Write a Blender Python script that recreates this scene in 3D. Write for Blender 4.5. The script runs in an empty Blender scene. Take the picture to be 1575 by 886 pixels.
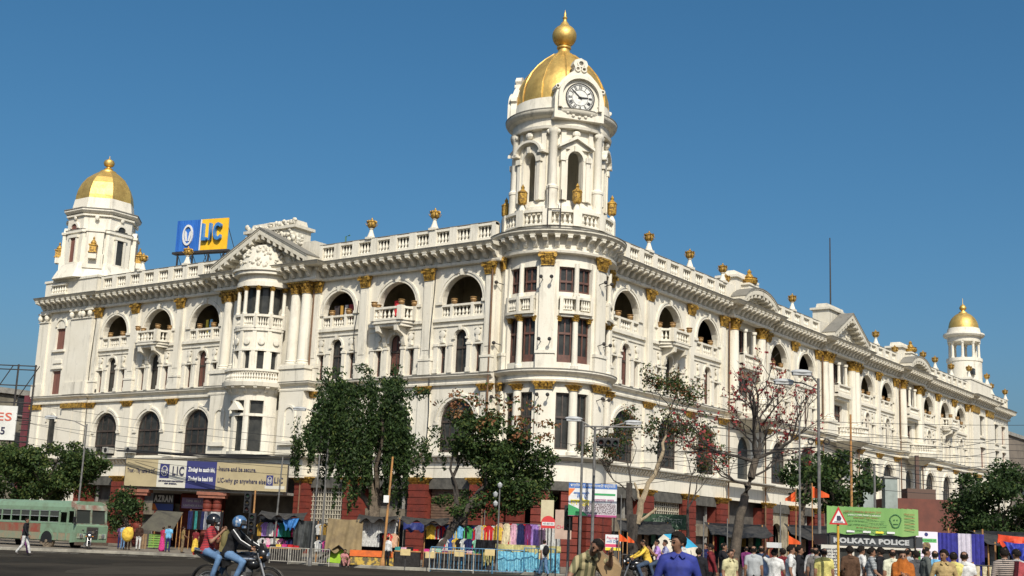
import bpy, math, random
import numpy as np
from mathutils import Vector, Matrix
from mathutils.geometry import tessellate_polygon
R = math.radians
random.seed(7)
rng = np.random.default_rng(7)
scene = bpy.context.scene
col = scene.collection

# ------------------------------------------------------------------ camera
YAW, PITCH, ROLL = R(36.23), R(11.286), R(2.326)
CAM = Vector((-65.695, -44.995, 1.6))
fw = Vector((math.cos(YAW)*math.cos(PITCH), math.sin(YAW)*math.cos(PITCH), math.sin(PITCH)))
rt = Vector((math.sin(YAW), -math.cos(YAW), 0)); up = rt.cross(fw)
r2 = math.cos(ROLL)*rt + math.sin(ROLL)*up; u2 = -math.sin(ROLL)*rt + math.cos(ROLL)*up
cam = bpy.data.cameras.new('camera'); camo = bpy.data.objects.new('camera', cam); col.objects.link(camo)
camo.matrix_world = Matrix(((r2.x, u2.x, -fw.x, CAM.x), (r2.y, u2.y, -fw.y, CAM.y), (r2.z, u2.z, -fw.z, CAM.z), (0, 0, 0, 1)))
cam.sensor_width = 36; cam.lens = 1945.2/1575*36; cam.clip_start = 0.2; cam.clip_end = 6000
scene.camera = camo
# ------------------------------------------------------------------ sky and sun
SUN_AZ, SUN_EL = R(227), R(42)
w = bpy.data.worlds.new('World'); scene.world = w; w.use_nodes = True
nt = w.node_tree; bg = nt.nodes['Background']
sk = nt.nodes.new('ShaderNodeTexSky'); sk.sky_type = 'NISHITA'; sk.sun_disc = False
sk.sun_elevation = SUN_EL; sk.sun_rotation = R(90) - SUN_AZ
sk.altitude = 0; sk.air_density = 1.0; sk.dust_density = 3.4; sk.ozone_density = 6.0
hs = nt.nodes.new('ShaderNodeHueSaturation'); hs.inputs['Hue'].default_value = .488; hs.inputs['Saturation'].default_value = 1.2
nt.links.new(sk.outputs[0], hs.inputs['Color']); nt.links.new(hs.outputs[0], bg.inputs[0]); bg.inputs[1].default_value = 0.106
sl = bpy.data.lights.new('sun', 'SUN'); sl.energy = 5.0; sl.angle = R(0.53); sl.color = (1.0, 0.935, 0.81)
so = bpy.data.objects.new('sun', sl); col.objects.link(so)
sd = Vector((math.cos(SUN_AZ)*math.cos(SUN_EL), math.sin(SUN_AZ)*math.cos(SUN_EL), math.sin(SUN_EL)))
so.rotation_euler = sd.to_track_quat('Z', 'Y').to_euler(); so.location = (-40, -60, 60)
vs = scene.view_settings; vs.view_transform = 'Standard'; vs.look = 'None'; vs.exposure = 0.0; vs.gamma = 1; vs.use_curve_mapping = False

# ------------------------------------------------------------------ helpers
class MB:
    def __init__(s): s.v = []; s.f = []
    def add(s, vs, fs):
        n = len(s.v); s.v += [tuple(q) for q in vs]; s.f += [tuple(i+n for i in f) for f in fs]; return s
    def box(s, x0, x1, y0, y1, z0, z1, t=0):
        v = [(x0,y0,z0),(x1,y0,z0),(x1,y1,z0),(x0,y1,z0),(x0+t,y0+t,z1),(x1-t,y0+t,z1),(x1-t,y1-t,z1),(x0+t,y1-t,z1)]
        return s.add(v, [(0,3,2,1),(4,5,6,7),(0,1,5,4),(1,2,6,5),(2,3,7,6),(3,0,4,7)])
    def lathe(s, prof, n=16, cx=0, cy=0, a0=0, a1=360, sx=1, sy=1):
        full = abs(a1-a0-360) < 1e-6; m = n if full else n+1; vs = []
        for r, z in prof:
            for k in range(m):
                a = R(a0+(a1-a0)*k/n); vs.append((cx+sx*r*math.cos(a), cy+sy*r*math.sin(a), z))
        fs = []
        for i in range(len(prof)-1):
            for k in range(n):
                k2 = (k+1) % m; fs.append((i*m+k, i*m+k2, (i+1)*m+k2, (i+1)*m+k))
        if full:
            if prof[0][0] > 1e-4: fs.append(tuple(range(m-1, -1, -1)))
            if prof[-1][0] > 1e-4: fs.append(tuple((len(prof)-1)*m+k for k in range(m)))
        return s.add(vs, fs)
    def prism(s, poly, y0, y1):           # poly in (x,z), extruded along y
        n = len(poly); vs = [(x, y0, z) for x, z in poly]+[(x, y1, z) for x, z in poly]
        return s.add(vs, [tuple(range(n)), tuple(range(2*n-1, n-1, -1))]+[(i, i+n, (i+1) % n+n, (i+1) % n) for i in range(n)])
    def prismx(s, poly, x0, x1):          # poly in (y,z), extruded along x
        n = len(poly); vs = [(x0, y, z) for y, z in poly]+[(x1, y, z) for y, z in poly]
        return s.add(vs, [tuple(range(n-1, -1, -1)), tuple(range(n, 2*n))]+[(i, (i+1) % n, (i+1) % n+n, i+n) for i in range(n)])
    def prismz(s, poly, z0, z1):
        n = len(poly); vs = [(x, y, z0) for x, y in poly]+[(x, y, z1) for x, y in poly]
        return s.add(vs, [tuple(range(n-1, -1, -1)), tuple(range(n, 2*n))]+[(i, (i+1) % n, (i+1) % n+n, i+n) for i in range(n)])
    def tube(s, pts, r, n=6, r1=None):
        P = [Vector(q) for q in pts]; m = len(P); r1 = r if r1 is None else r1; vs = []
        for i, q in enumerate(P):
            d = (P[min(i+1, m-1)]-P[max(i-1, 0)])
            if d.length < 1e-9: d = Vector((0, 0, 1))
            d.normalize()
            a = d.cross(Vector((0, 0, 1)) if abs(d.z) < .95 else Vector((1, 0, 0))).normalized(); b = d.cross(a)
            rr = r+(r1-r)*i/max(1, m-1)
            for k in range(n):
                t = 2*math.pi*k/n; vs.append(q+rr*(math.cos(t)*a+math.sin(t)*b))
        fs = [(i*n+k, i*n+(k+1) % n, (i+1)*n+(k+1) % n, (i+1)*n+k) for i in range(m-1) for k in range(n)]
        fs += [tuple(range(n-1, -1, -1)), tuple((m-1)*n+k for k in range(n))]
        return s.add(vs, fs)
    def ell(s, c, r, n=10, m=6, z0=-1, z1=1):
        prof = []
        for i in range(m+1):
            t = z0+(z1-z0)*i/m if (z0 > -1 or z1 < 1) else -math.cos(math.pi*i/m)
            prof.append((max(1e-5, math.sqrt(max(0, 1-t*t))), t))
        vs = []
        for q, t in prof:
            for k in range(n):
                a = 2*math.pi*k/n; vs.append((c[0]+r[0]*q*math.cos(a), c[1]+r[1]*q*math.sin(a), c[2]+r[2]*t))
        return s.add(vs, [(i*n+k, i*n+(k+1) % n, (i+1)*n+(k+1) % n, (i+1)*n+k) for i in range(m) for k in range(n)])
    def sweep(s, prof, path, closed=False):   # prof (outward, z); outward is the right of the path
        P = [Vector((a, b)) for a, b in path]; m = len(P); vs = []; k = len(prof)
        for i in range(m):
            d0 = P[i]-P[i-1] if (i > 0 or closed) else P[1]-P[0]
            d1 = P[(i+1) % m]-P[i] if (i < m-1 or closed) else P[i]-P[i-1]
            n0 = Vector((d0.y, -d0.x)).normalized(); n1 = Vector((d1.y, -d1.x)).normalized()
            nn = n0+n1; nn = nn/max(.3, (1+n0.dot(n1)))
            for o, z in prof: vs.append((P[i].x+nn.x*o, P[i].y+nn.y*o, z))
        fs = []
        for i in range(m if closed else m-1):
            j = (i+1) % m
            fs += [(i*k+a, j*k+a, j*k+(a+1) % k, i*k+(a+1) % k) for a in range(k)]
        if not closed: fs += [tuple(range(k-1, -1, -1)), tuple((m-1)*k+a for a in range(k))]
        return s.add(vs, fs)
    def arcbox(s, c, a0, a1, r0, r1, z0, z1, n=4):
        vs = []
        for k in range(n+1):
            a = R(a0+(a1-a0)*k/n); ca, sa = math.cos(a), math.sin(a)
            vs += [(c[0]+r0*ca, c[1]+r0*sa, z0), (c[0]+r1*ca, c[1]+r1*sa, z0), (c[0]+r1*ca, c[1]+r1*sa, z1), (c[0]+r0*ca, c[1]+r0*sa, z1)]
        fs = [(k*4+j, k*4+(j+1) % 4, k*4+4+(j+1) % 4, k*4+4+j) for k in range(n) for j in range(4)]
        return s.add(vs, fs+[(3, 2, 1, 0), (n*4, n*4+1, n*4+2, n*4+3)])
    def xf(s, M):
        s.v = [tuple(M @ Vector(q)) for q in s.v]; return s
    def join(s, o, M=None):
        return s.add([tuple(M @ Vector(q)) for q in o.v] if M else o.v, o.f)

def mesh_of(name, mb, mat=None, smooth=None):
    me = bpy.data.meshes.new(name); me.from_pydata(mb.v, [], mb.f); me.validate()
    if mat: me.materials.append(mat)
    if smooth:
        me.polygons.foreach_set('use_smooth', [True]*len(me.polygons)); me.set_sharp_from_angle(angle=R(smooth))
    me.update(); return me
def put(name, me, parent=None, loc=(0,0,0), rz=0, rot=None, scale=None):
    o = bpy.data.objects.new(name, me); col.objects.link(o); o.location = loc
    o.rotation_euler = rot if rot else (0, 0, rz)
    if scale: o.scale = scale
    if parent: o.parent = parent
    return o
def obj(name, mb, mat=None, parent=None, loc=(0,0,0), rz=0, smooth=None, rot=None):
    return put(name, mesh_of(name, mb, mat, smooth), parent, loc, rz, rot)
def tag(o, label=None, cat=None, group=None, kind=None):
    if label: o['label'] = label
    if cat: o['category'] = cat
    if group: o['group'] = group
    if kind: o['kind'] = kind
    return o
def empty(name, loc=(0,0,0), rz=0, label=None, cat=None, group=None):
    return tag(put(name, None, None, loc, rz), label, cat, group)
# camera grid: lateral metres right, depth metres ahead along its heading, from image pixels
def G(lat, dep, z=0): return Vector((CAM.x+rt.x*lat+math.cos(YAW)*dep, CAM.y+rt.y*lat+math.sin(YAW)*dep, z))
GR = YAW-R(90)      # objects whose front (-y) looks back down the camera heading

# ------------------------------------------------------------------ materials
MATS = {}
def M(name, c1, c2=None, scale=3.0, rough=.7, metal=0.0, bump=0.0, streak=False, spec=.5, lo=.4, hi=.65, bscale=None, coord='obj'):
    if name in MATS: return MATS[name]
    m = bpy.data.materials.new(name); m.use_nodes = True; t = m.node_tree; b = t.nodes['Principled BSDF']
    b.inputs['Base Color'].default_value = (*c1, 1); b.inputs['Roughness'].default_value = rough
    b.inputs['Metallic'].default_value = metal; b.inputs['Specular IOR Level'].default_value = spec
    if c2 or bump:
        if coord == 'obj': tc = t.nodes.new('ShaderNodeTexCoord').outputs['Object']
        else: tc = t.nodes.new('ShaderNodeNewGeometry').outputs['Position']
        mp = t.nodes.new('ShaderNodeMapping'); t.links.new(tc, mp.inputs[0])
        if streak: mp.inputs['Scale'].default_value = (1, 1, .12)
    if c2:
        nz = t.nodes.new('ShaderNodeTexNoise'); nz.inputs['Scale'].default_value = scale; nz.inputs['Detail'].default_value = 5; nz.inputs['Roughness'].default_value = .65
        t.links.new(mp.outputs[0], nz.inputs['Vector'])
        rp = t.nodes.new('ShaderNodeMapRange'); rp.inputs[1].default_value = lo; rp.inputs[2].default_value = hi
        t.links.new(nz.outputs[0], rp.inputs[0])
        mx = t.nodes.new('ShaderNodeMix'); mx.data_type = 'RGBA'; mx.inputs[6].default_value = (*c1, 1); mx.inputs[7].default_value = (*c2, 1)
        t.links.new(rp.outputs[0], mx.inputs[0]); t.links.new(mx.outputs[2], b.inputs['Base Color'])
    if bump:
        n2 = t.nodes.new('ShaderNodeTexNoise'); n2.inputs['Scale'].default_value = bscale or scale*4; n2.inputs['Detail'].default_value = 3
        t.links.new(mp.outputs[0], n2.inputs['Vector'])
        bp = t.nodes.new('ShaderNodeBump'); bp.inputs['Strength'].default_value = bump; bp.inputs['Distance'].default_value = .05
        t.links.new(n2.outputs[0], bp.inputs['Height']); t.links.new(bp.outputs[0], b.inputs['Normal'])
    MATS[name] = m; return m
def plaster(name, base, grime, amount, streaks):
    m = M(name, base, rough=.82, spec=.25); t = m.node_tree; b = t.nodes['Principled BSDF']
    g = t.nodes.new('ShaderNodeNewGeometry')
    def noise(scale, sc, lo, hi, det=6):
        mp = t.nodes.new('ShaderNodeMapping'); mp.inputs['Scale'].default_value = sc; t.links.new(g.outputs['Position'], mp.inputs[0])
        n = t.nodes.new('ShaderNodeTexNoise'); n.inputs['Scale'].default_value = scale; n.inputs['Detail'].default_value = det; n.inputs['Roughness'].default_value = .7
        t.links.new(mp.outputs[0], n.inputs['Vector'])
        r = t.nodes.new('ShaderNodeMapRange'); r.inputs[1].default_value = lo; r.inputs[2].default_value = hi; t.links.new(n.outputs[0], r.inputs[0]); return r.outputs[0]
    def mix(f, a, bcol, k):
        mu = t.nodes.new('ShaderNodeMath'); mu.operation = 'MULTIPLY'; mu.inputs[1].default_value = k; t.links.new(f, mu.inputs[0])
        mx = t.nodes.new('ShaderNodeMix'); mx.data_type = 'RGBA'; t.links.new(mu.outputs[0], mx.inputs[0])
        if isinstance(a, tuple): mx.inputs[6].default_value = (*a, 1)
        else: t.links.new(a, mx.inputs[6])
        mx.inputs[7].default_value = (*bcol, 1); return mx.outputs[2]
    c = mix(noise(.35, (1,1,1), .4, .7), base, (base[0]*.90, base[1]*.885, base[2]*.85), .8)
    c = mix(noise(2.2, (1,1,.07), .53, .72), c, grime, streaks)
    c = mix(noise(.9, (1,1,.5), .56, .74), c, (grime[0]*1.2, grime[1]*1.2, grime[2]*1.2), streaks*.8)
    c = mix(noise(5.0, (1,1,1), .60, .72), c, (grime[0]*.8, grime[1]*.8, grime[2]*.8), amount)
    t.links.new(c, b.inputs['Base Color'])
    n2 = t.nodes.new('ShaderNodeTexNoise'); n2.inputs['Scale'].default_value = 9; n2.inputs['Detail'].default_value = 4; t.links.new(g.outputs['Position'], n2.inputs['Vector'])
    bp = t.nodes.new('ShaderNodeBump'); bp.inputs['Strength'].default_value = .25; bp.inputs['Distance'].default_value = .04
    t.links.new(n2.outputs[0], bp.inputs['Height']); t.links.new(bp.outputs[0], b.inputs['Normal'])
    return m
WHITE = plaster('lime_plaster', (.70, .662, .566), (.22, .205, .17), .42, .55)
AGED = plaster('weathered_plaster', (.60, .565, .475), (.13, .12, .10), .75, .6)
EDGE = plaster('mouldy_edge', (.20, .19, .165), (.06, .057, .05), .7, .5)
SOOT = plaster('sooty_ledge', (.40, .38, .33), (.08, .08, .07), .7, .4)
GOLD = M('gilding', (.70, .47, .14), (.46, .29, .085), 1.3, .5, .72, .3, lo=.42, hi=.7, bscale=5)
GPAINT = M('gold_paint', (.52, .31, .055), (.10, .055, .02), 7, .5, .4, .5, lo=.44, hi=.62, bscale=14)
GLASS = M('dark_glass', (.022, .024, .024), (.055, .055, .05), 1.5, .22, 0, spec=.28, lo=.35, hi=.7, coord='w')
BROWN = M('brown_frame', (.13, .055, .038), (.07, .035, .028), 3, .6)
DARKF = M('dark_timber', (.035, .027, .022), (.07, .05, .04), 3, .6)
SHUT = M('shutter_brown', (.20, .085, .06), (.12, .05, .04), 4, .65, streak=True)
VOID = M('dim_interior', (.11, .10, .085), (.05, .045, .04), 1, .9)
CREAM = M('cream_interior', (.33, .28, .18), (.20, .17, .11), 1, .9, coord='w')
RED = M('red_ochre', (.165, .025, .0135), (.085, .016, .010), 2.2, .75, 0, .2, lo=.4, hi=.75, coord='w')
BLACK = M('black_paint', (.012, .012, .013), rough=.45)
IRON = M('dark_iron', (.03, .032, .035), (.06, .045, .035), 6, .55, .3)
LINT = M('lintel_grime', (.10, .095, .082), (.05, .048, .042), 2, .9, 0, .2)
CONC = M('concrete', (.30, .29, .26), (.19, .18, .16), 2, .9, 0, .2)
STEEL = M('galvanised', (.42, .43, .42), (.30, .31, .31), 5, .5, .5)
# ------------------------------------------------------------------ the great corner building
WIRE0 = M('cable', (.018,.018,.02), None, 1, .6)
B = empty('palatial_building', (0, 0, 0), 0, 'white palatial corner building with gilded domes, clock tower and arcaded balconies', 'building')
ZC, ZS, ZL = 19.73, 12.27, 6.9
def archpts(uc, w, zb, zs, n=14, rise=None):
    r = w/2; rise = r if rise is None else rise
    return [(uc-r, zb), (uc+r, zb)]+[(uc+r*math.cos(math.pi*k/n), zs+rise*math.sin(math.pi*k/n)) for k in range(n+1)]
def rect(uc, w, z0, z1): return [(uc-w/2, z0), (uc+w/2, z0), (uc+w/2, z1), (uc-w/2, z1)]
def wallpanel(u0, u1, z0, z1, holes, depth=.45, y=0):
    mb = MB(); loops = [[Vector((a, b, 0)) for a, b in L] for L in [[(u0, z0), (u1, z0), (u1, z1), (u0, z1)]]+holes]
    flat = [q for L in loops for q in L]
    mb.add([(q.x, y, q.y) for q in flat], [tuple(t) for t in tessellate_polygon(loops)])
    for L in holes:
        n = len(L); mb.add([(a, y, b) for a, b in L]+[(a, y+depth, b) for a, b in L], [(i, (i+1) % n, (i+1) % n+n, i+n) for i in range(n)])
    return mb
def archring(mb, uc, r0, r1, zs, y0, y1, n=16, rise=1.0):
    o = [(uc+r1*math.cos(math.pi*k/n), zs+rise*r1*math.sin(math.pi*k/n)) for k in range(n+1)]
    i = [(uc+r0*math.cos(math.pi*k/n), zs+rise*r0*math.sin(math.pi*k/n)) for k in range(n+1)]
    for k in range(n):
        mb.prism([i[k], o[k], o[k+1], i[k+1]], y0, y1)
# --- shared meshes (front is -y)
def capital_mesh(w, h, d):
    m = MB(); m.box(-w*.5, w*.5, -d*.55, .02, 0, h*.1)
    m.add([(-w*.45,-d*.5,h*.1),(w*.45,-d*.5,h*.1),(w*.62,-d,h*.84),(-w*.62,-d,h*.84),(-w*.45,.02,h*.1),(w*.45,.02,h*.1),(w*.62,.02,h*.84),(-w*.62,.02,h*.84)],
          [(0,1,2,3),(1,5,6,2),(4,0,3,7),(3,2,6,7)])
    for row, (zz, hh, k) in enumerate(((.08, .42, 4), (.4, .42, 3))):
        for j in range(k):
            x = (j-(k-1)/2)*w*.95/k; f = .55+.45*zz
            m.add([(x-w*.1,-d*f,h*zz),(x+w*.1,-d*f,h*zz),(x+w*.13,-d*(f+.38),h*(zz+hh*.8)),(x-w*.13,-d*(f+.38),h*(zz+hh*.8)),(x,-d*(f+.18),h*(zz+hh))],
                  [(0,1,2,3),(3,2,4)])
    for sx in (-1, 1):
        c = MB(); c.lathe([(h*.14, -d*.12), (h*.14, d*.22)], 8); c.xf(Matrix.Translation((sx*w*.58, -d*1.02, h*.74)) @ Matrix.Rotation(R(90), 4, 'X')); m.join(c)
    m.box(-w*.68, w*.68, -d*1.12, .03, h*.86, h); return m
def roundcap_mesh(r, h):
    m = MB(); m.lathe([(r*1.08, 0), (r*1.08, h*.08), (r*.92, h*.1), (r*1.0, h*.45), (r*1.35, h*.86)], 14)
    for row in range(2):
        for k in range(8):
            a = R(k*45+22.5*row); z = h*(.1+.3*row); rr = r*(1.0+.1*row); ca, sa = math.cos(a), math.sin(a); tx, ty = -sa*r*.32, ca*r*.32
            m.add([(ca*rr-tx, sa*rr-ty, z), (ca*rr+tx, sa*rr+ty, z), (ca*(rr+.4*r)+tx, sa*(rr+.4*r)+ty, z+h*.34), (ca*(rr+.4*r)-tx, sa*(rr+.4*r)-ty, z+h*.34), (ca*(rr+.15*r), sa*(rr+.15*r), z+h*.42)], [(0,1,2,3),(3,2,4)])
    for k in range(4):
        a = R(45+90*k); m.ell((math.cos(a)*r*1.5, math.sin(a)*r*1.5, h*.76), (r*.25, r*.25, h*.13), 6, 4)
    m.box(-r*1.4, r*1.4, -r*1.4, r*1.4, h*.87, h); return m
CAP3 = mesh_of('capital', capital_mesh(.80, .82, .30), GPAINT)
CAP1 = mesh_of('capital', capital_mesh(1.0, .44, .26), GPAINT)
CAPG = mesh_of('capital', capital_mesh(1.5, .44, .40), GPAINT)
ROUNDCAP = mesh_of('capital', roundcap_mesh(.40, .86), GPAINT)
SMALLCAP = mesh_of('capital', roundcap_mesh(.15, .34), GPAINT)
m = MB(); m.prismx([(0,.0),(-.16,.02),(-.30,.16),(-.42,.36),(-.72,.42),(-.98,.50),(-1.0,.66),(0,.66)], -.15, .15); m.box(-.19, .19, -1.02, 0, .66, .72)
CORBEL = mesh_of('corbel', m, WHITE)
m = MB(); m.box(-.3,.3,-.3,.3,0,.16); m.lathe([(.30,.16),(.26,.25),(.17,.5),(.11,.72),(.17,.78),(.17,.84)], 12)
URNBASE = mesh_of('urn_base', m, WHITE)
m = MB(); m.lathe([(.10,0),(.22,.06),(.30,.16),(.33,.34),(.28,.46),(.33,.50),(.33,.56),(.24,.60),(.12,.66),(.06,.72),(.05,.80),(.0,.84)], 14)
for k in range(8):
    a = R(45*k); m.ell((.33*math.cos(a), .33*math.sin(a), .52), (.07, .07, .10), 5, 4)
for k in range(4):
    a = R(90*k+45); m.tube([(.30*math.cos(a), .30*math.sin(a), .42), (.44*math.cos(a), .44*math.sin(a), .36), (.32*math.cos(a), .32*math.sin(a), .18)], .03, 4)
URN = mesh_of('gilded_urn', m, GPAINT, 40)
m = MB(); m.lathe([(.05,0),(.16,.05),(.23,.2),(.19,.3),(.26,.36),(.22,.40)], 10)
POT = mesh_of('pot', m, M('pot_gilt', (.33,.20,.07), (.20,.11,.05), 5, .6, .1), 40)
BALP = [(.11,0),(.11,.06),(.06,.12),(.115,.32),(.05,.62),(.045,.78),(.10,.84),(.10,.9)]
def baluster(mb, x, y, z0, h, k=1.0): mb.lathe([(r*k, z0+zz/.9*h) for r, zz in BALP], 6, x, y)
def window_mesh_arch(w, zs, frame, bars, transoms, t=.10):
    m = MB(); r = w/2
    m.box(-r, -r+frame, 0, t, 0, zs); m.box(r-frame, r, 0, t, 0, zs)
    archring(m, 0, r-frame, r, zs, 0, t, 12); m.box(-r+frame, r-frame, 0, t, 0, frame*1.3)
    for k in range(1, bars):
        x = -r+w*k/bars; top = zs+math.sqrt(max(0, (r-frame)**2-x*x)); m.box(x-.045, x+.045, .01, t-.01, frame*1.3, top)
    for z in transoms: m.box(-r+frame, r-frame, -.03, t-.02, z-.07, z+.07)
    return m
WIN1 = mesh_of('window', window_mesh_arch(3.0, 2.05, .13, 4, (.85, 2.05)), DARKF)
P1L = mesh_of('pane', MB().box(-.32, .32, 0, .02, 0, .62), GLASS)
P1M = mesh_of('pane', MB().box(-.32, .32, 0, .02, 0, 1.05), GLASS)
m = MB(); m.prism(archpts(0, 2.76, 0, .0)[2:], 0, .02); P1F = mesh_of('fanlight_pane', m, GLASS)
WIN2 = mesh_of('window', window_mesh_arch(1.04, 2.38, .06, 2, (1.7,)), DARKF)
m = MB(); m.prism(archpts(0, .92, 0, 2.38), 0, .02); P2 = mesh_of('pane', m, GLASS)
m = MB()
m.prism(archpts(0, .92, 0, 2.38), 0, .02)
for k in range(24): m.box(-.36, .36, -.03, .0, .1+k*.1, .15+k*.1)
SH2 = mesh_of('shutter', m, SHUT)
m = MB(); m.box(-.24,-.18,0,.08,0,1.85); m.box(.18,.24,0,.08,0,1.85); m.box(-.18,.18,0,.08,0,.07); m.box(-.18,.18,0,.08,1.78,1.85); m.box(-.18,.18,.01,.06,1.1,1.15)
WINS = mesh_of('window', m, BROWN)
PS = mesh_of('pane', MB().box(-.18, .18, 0, .02, .07, 1.78), GLASS)
m = MB(); m.lathe([(.20,0),(.24,.05),(.24,.12),(.16,.14)], 12); m.xf(Matrix.Rotation(R(90), 4, 'X')); m.box(-.10,.10,-.16,0,-.55,-.25); m.box(-.2,.2,-.14,0,-.62,-.55); m.box(-.26,.26,-.10,0,.24,.32)
MEDAL = mesh_of('medallion', m, WHITE, 40)
m = MB()
m.prismx([(0,0),(-.12,.02),(-.22,.3),(-.30,.62),(-.62,.82),(-1.0,.95),(-1.05,1.3),(0,1.3)], -.16, .16)
BRACKET = mesh_of('bracket', m, WHITE)
COURSE = {}
def course(w, h, d):
    k = (round(w, 2), round(h, 2), round(d, 2))
    if k not in COURSE:
        mm = MB(); e = .025
        mm.box(-w/2+e, w/2-e, -d+e, .0, 0, h); mm.box(-w/2, w/2, -d, .01, .03, h-.03)
        COURSE[k] = mesh_of('stone_course', mm, RED)
    return COURSE[k]

POS = {}
def place(F, u, y, z): return (F['c']*u-F['s']*y, F['s']*u+F['c']*y, z)
def fp(F, name, me, u=0, y=0, z=0, parent=None, flip=0):
    """a part put on a facade; under another part of the same facade if parent is given"""
    if parent is not None and parent is not B:
        pu = POS[parent.name]; o = put(name, me, parent, (u-pu[0], y-pu[1], z-pu[2]))
    else:
        o = put(name, me, B, place(F, u, y, z), F['rz']); 
    POS[o.name] = (u, y, z); return o
def fm(F, name, mb, mat, parent=None, smooth=None): return fp(F, name, mesh_of(name, mb, mat, smooth), parent=parent)

def balustrade(F, u0, u1, y, z0, z1, nb, die=.3, dies=(1, 1), parent=None, pots=()):
    m = MB(); h = z1-z0
    m.box(u0, u1, y-.16, y+.16, z0, z0+h*.16); m.box(u0, u1, y-.18, y+.18, z1-h*.15, z1)
    a, b = u0, u1
    if dies[0]: m.box(u0, u0+die, y-.20, y+.20, z0, z1+.02); a += die
    if dies[1]: m.box(u1-die, u1, y-.20, y+.20, z0, z1+.02); b -= die
    o = fm(F, 'balustrade', m, WHITE, parent)
    q = MB()
    for k in range(nb): baluster(q, a+(b-a)*(k+.5)/nb, y, z0+h*.16, h*.69, min(1.15, (b-a)/nb/.30))
    fm(F, 'balusters', q, WHITE, o)['kind'] = 'stuff'
    return o

def pilaster(F, u, w=.80, o=.22, z0=ZS+.1, cap=True, half=0):
    m = MB(); a, b = u-w/2, u+w/2
    if half < 0: a = u
    if half > 0: b = u
    m.box(a-.12, b+.12, -o-.12, 0, z0, z0+.95); m.box(a-.17, b+.17, -o-.17, 0, z0+.95, z0+1.1); m.box(a-.06, b+.06, -o-.06, 0, z0+1.1, z0+1.3)
    m.box(a, b, -o, 0, z0+1.3, 18.92); m.box(a+.12, b-.12, -o-.035, 0, z0+1.7, 18.6)
    p = fm(F, 'pilaster', m, WHITE)
    if cap: fp(F, 'capital', CAP3, u if not half else (a+b)/2, -o+.10, 18.91, p)
    return p
def pilaster1(F, u, w=1.0, o=.16):
    m = MB(); m.box(u-w/2, u+w/2, -o, 0, 7.0, 11.16); m.box(u-w/2-.08, u+w/2+.08, -o-.08, 0, 7.0, 7.5)
    p = fm(F, 'pilaster', m, WHITE); fp(F, 'capital', CAP1, u, -o+.06, 11.15, p)
def pier(F, u, w=1.5):
    m = MB(); m.box(u-w/2+.12, u+w/2-.12, -.30, .9, 0, 5.04); p = fm(F, 'pier', m, RED)
    for k in range(11):
        fp(F, 'stone_course', course(w, .44, .34), u, .0, .1+k*.45, p)
    fp(F, 'capital', CAPG, u, -.02, 5.04, p)

LATT = None
def ground_bay(F, u0, u1, kind):
    uc = (u0+u1)/2; hw = (u1-u0)/2-.75
    m = MB(); m.box(u0, u1, -.02, .5, 5.47, 6.72); fm(F, 'wall', m, WHITE)
    m = MB(); m.box(uc-hw, uc+hw, .02, .6, 4.75, 5.46); fm(F, 'lintel', m, LINT)
    if kind == 'lattice':
        m = MB(); n = 15
        for k in range(n+1): x = uc-hw+2*hw*k/n; m.box(x-.035, x+.035, .32, .38, 2.0, 4.74)
        for k in range(10): z = 2.0+2.74*k/9; m.box(uc-hw, uc+hw, .30, .37, z-.035, z+.035)
        g = fm(F, 'lattice_grille', m, M('grille_cream', (.50,.46,.36), (.30,.27,.21), 6, .7))
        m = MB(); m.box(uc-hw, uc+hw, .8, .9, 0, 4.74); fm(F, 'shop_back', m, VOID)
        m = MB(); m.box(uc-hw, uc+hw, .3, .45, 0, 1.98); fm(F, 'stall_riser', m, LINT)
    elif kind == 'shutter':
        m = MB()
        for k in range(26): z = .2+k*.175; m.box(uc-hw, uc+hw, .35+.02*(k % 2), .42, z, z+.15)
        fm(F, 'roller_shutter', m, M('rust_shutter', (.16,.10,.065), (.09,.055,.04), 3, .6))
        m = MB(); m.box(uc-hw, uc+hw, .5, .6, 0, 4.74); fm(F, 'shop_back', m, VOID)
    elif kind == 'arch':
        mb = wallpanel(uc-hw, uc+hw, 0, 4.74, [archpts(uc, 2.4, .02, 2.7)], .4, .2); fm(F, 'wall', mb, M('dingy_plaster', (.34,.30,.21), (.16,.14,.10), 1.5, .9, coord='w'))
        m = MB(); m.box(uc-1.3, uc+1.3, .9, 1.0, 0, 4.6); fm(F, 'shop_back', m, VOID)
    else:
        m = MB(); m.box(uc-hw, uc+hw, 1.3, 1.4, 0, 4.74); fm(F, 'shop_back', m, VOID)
        m = MB(); m.box(uc-hw, uc+hw, .4, .5, 2.5, 3.4); fm(F, 'shop_board', m, M('old_board', (.20,.17,.12), (.10,.08,.06), 2, .8))
        for sx in (-.5, .5):
            m = MB(); m.box(uc+sx*hw-.08, uc+sx*hw+.08, .5, .66, 0, 4.74); fm(F, 'post', m, CONC)

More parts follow.
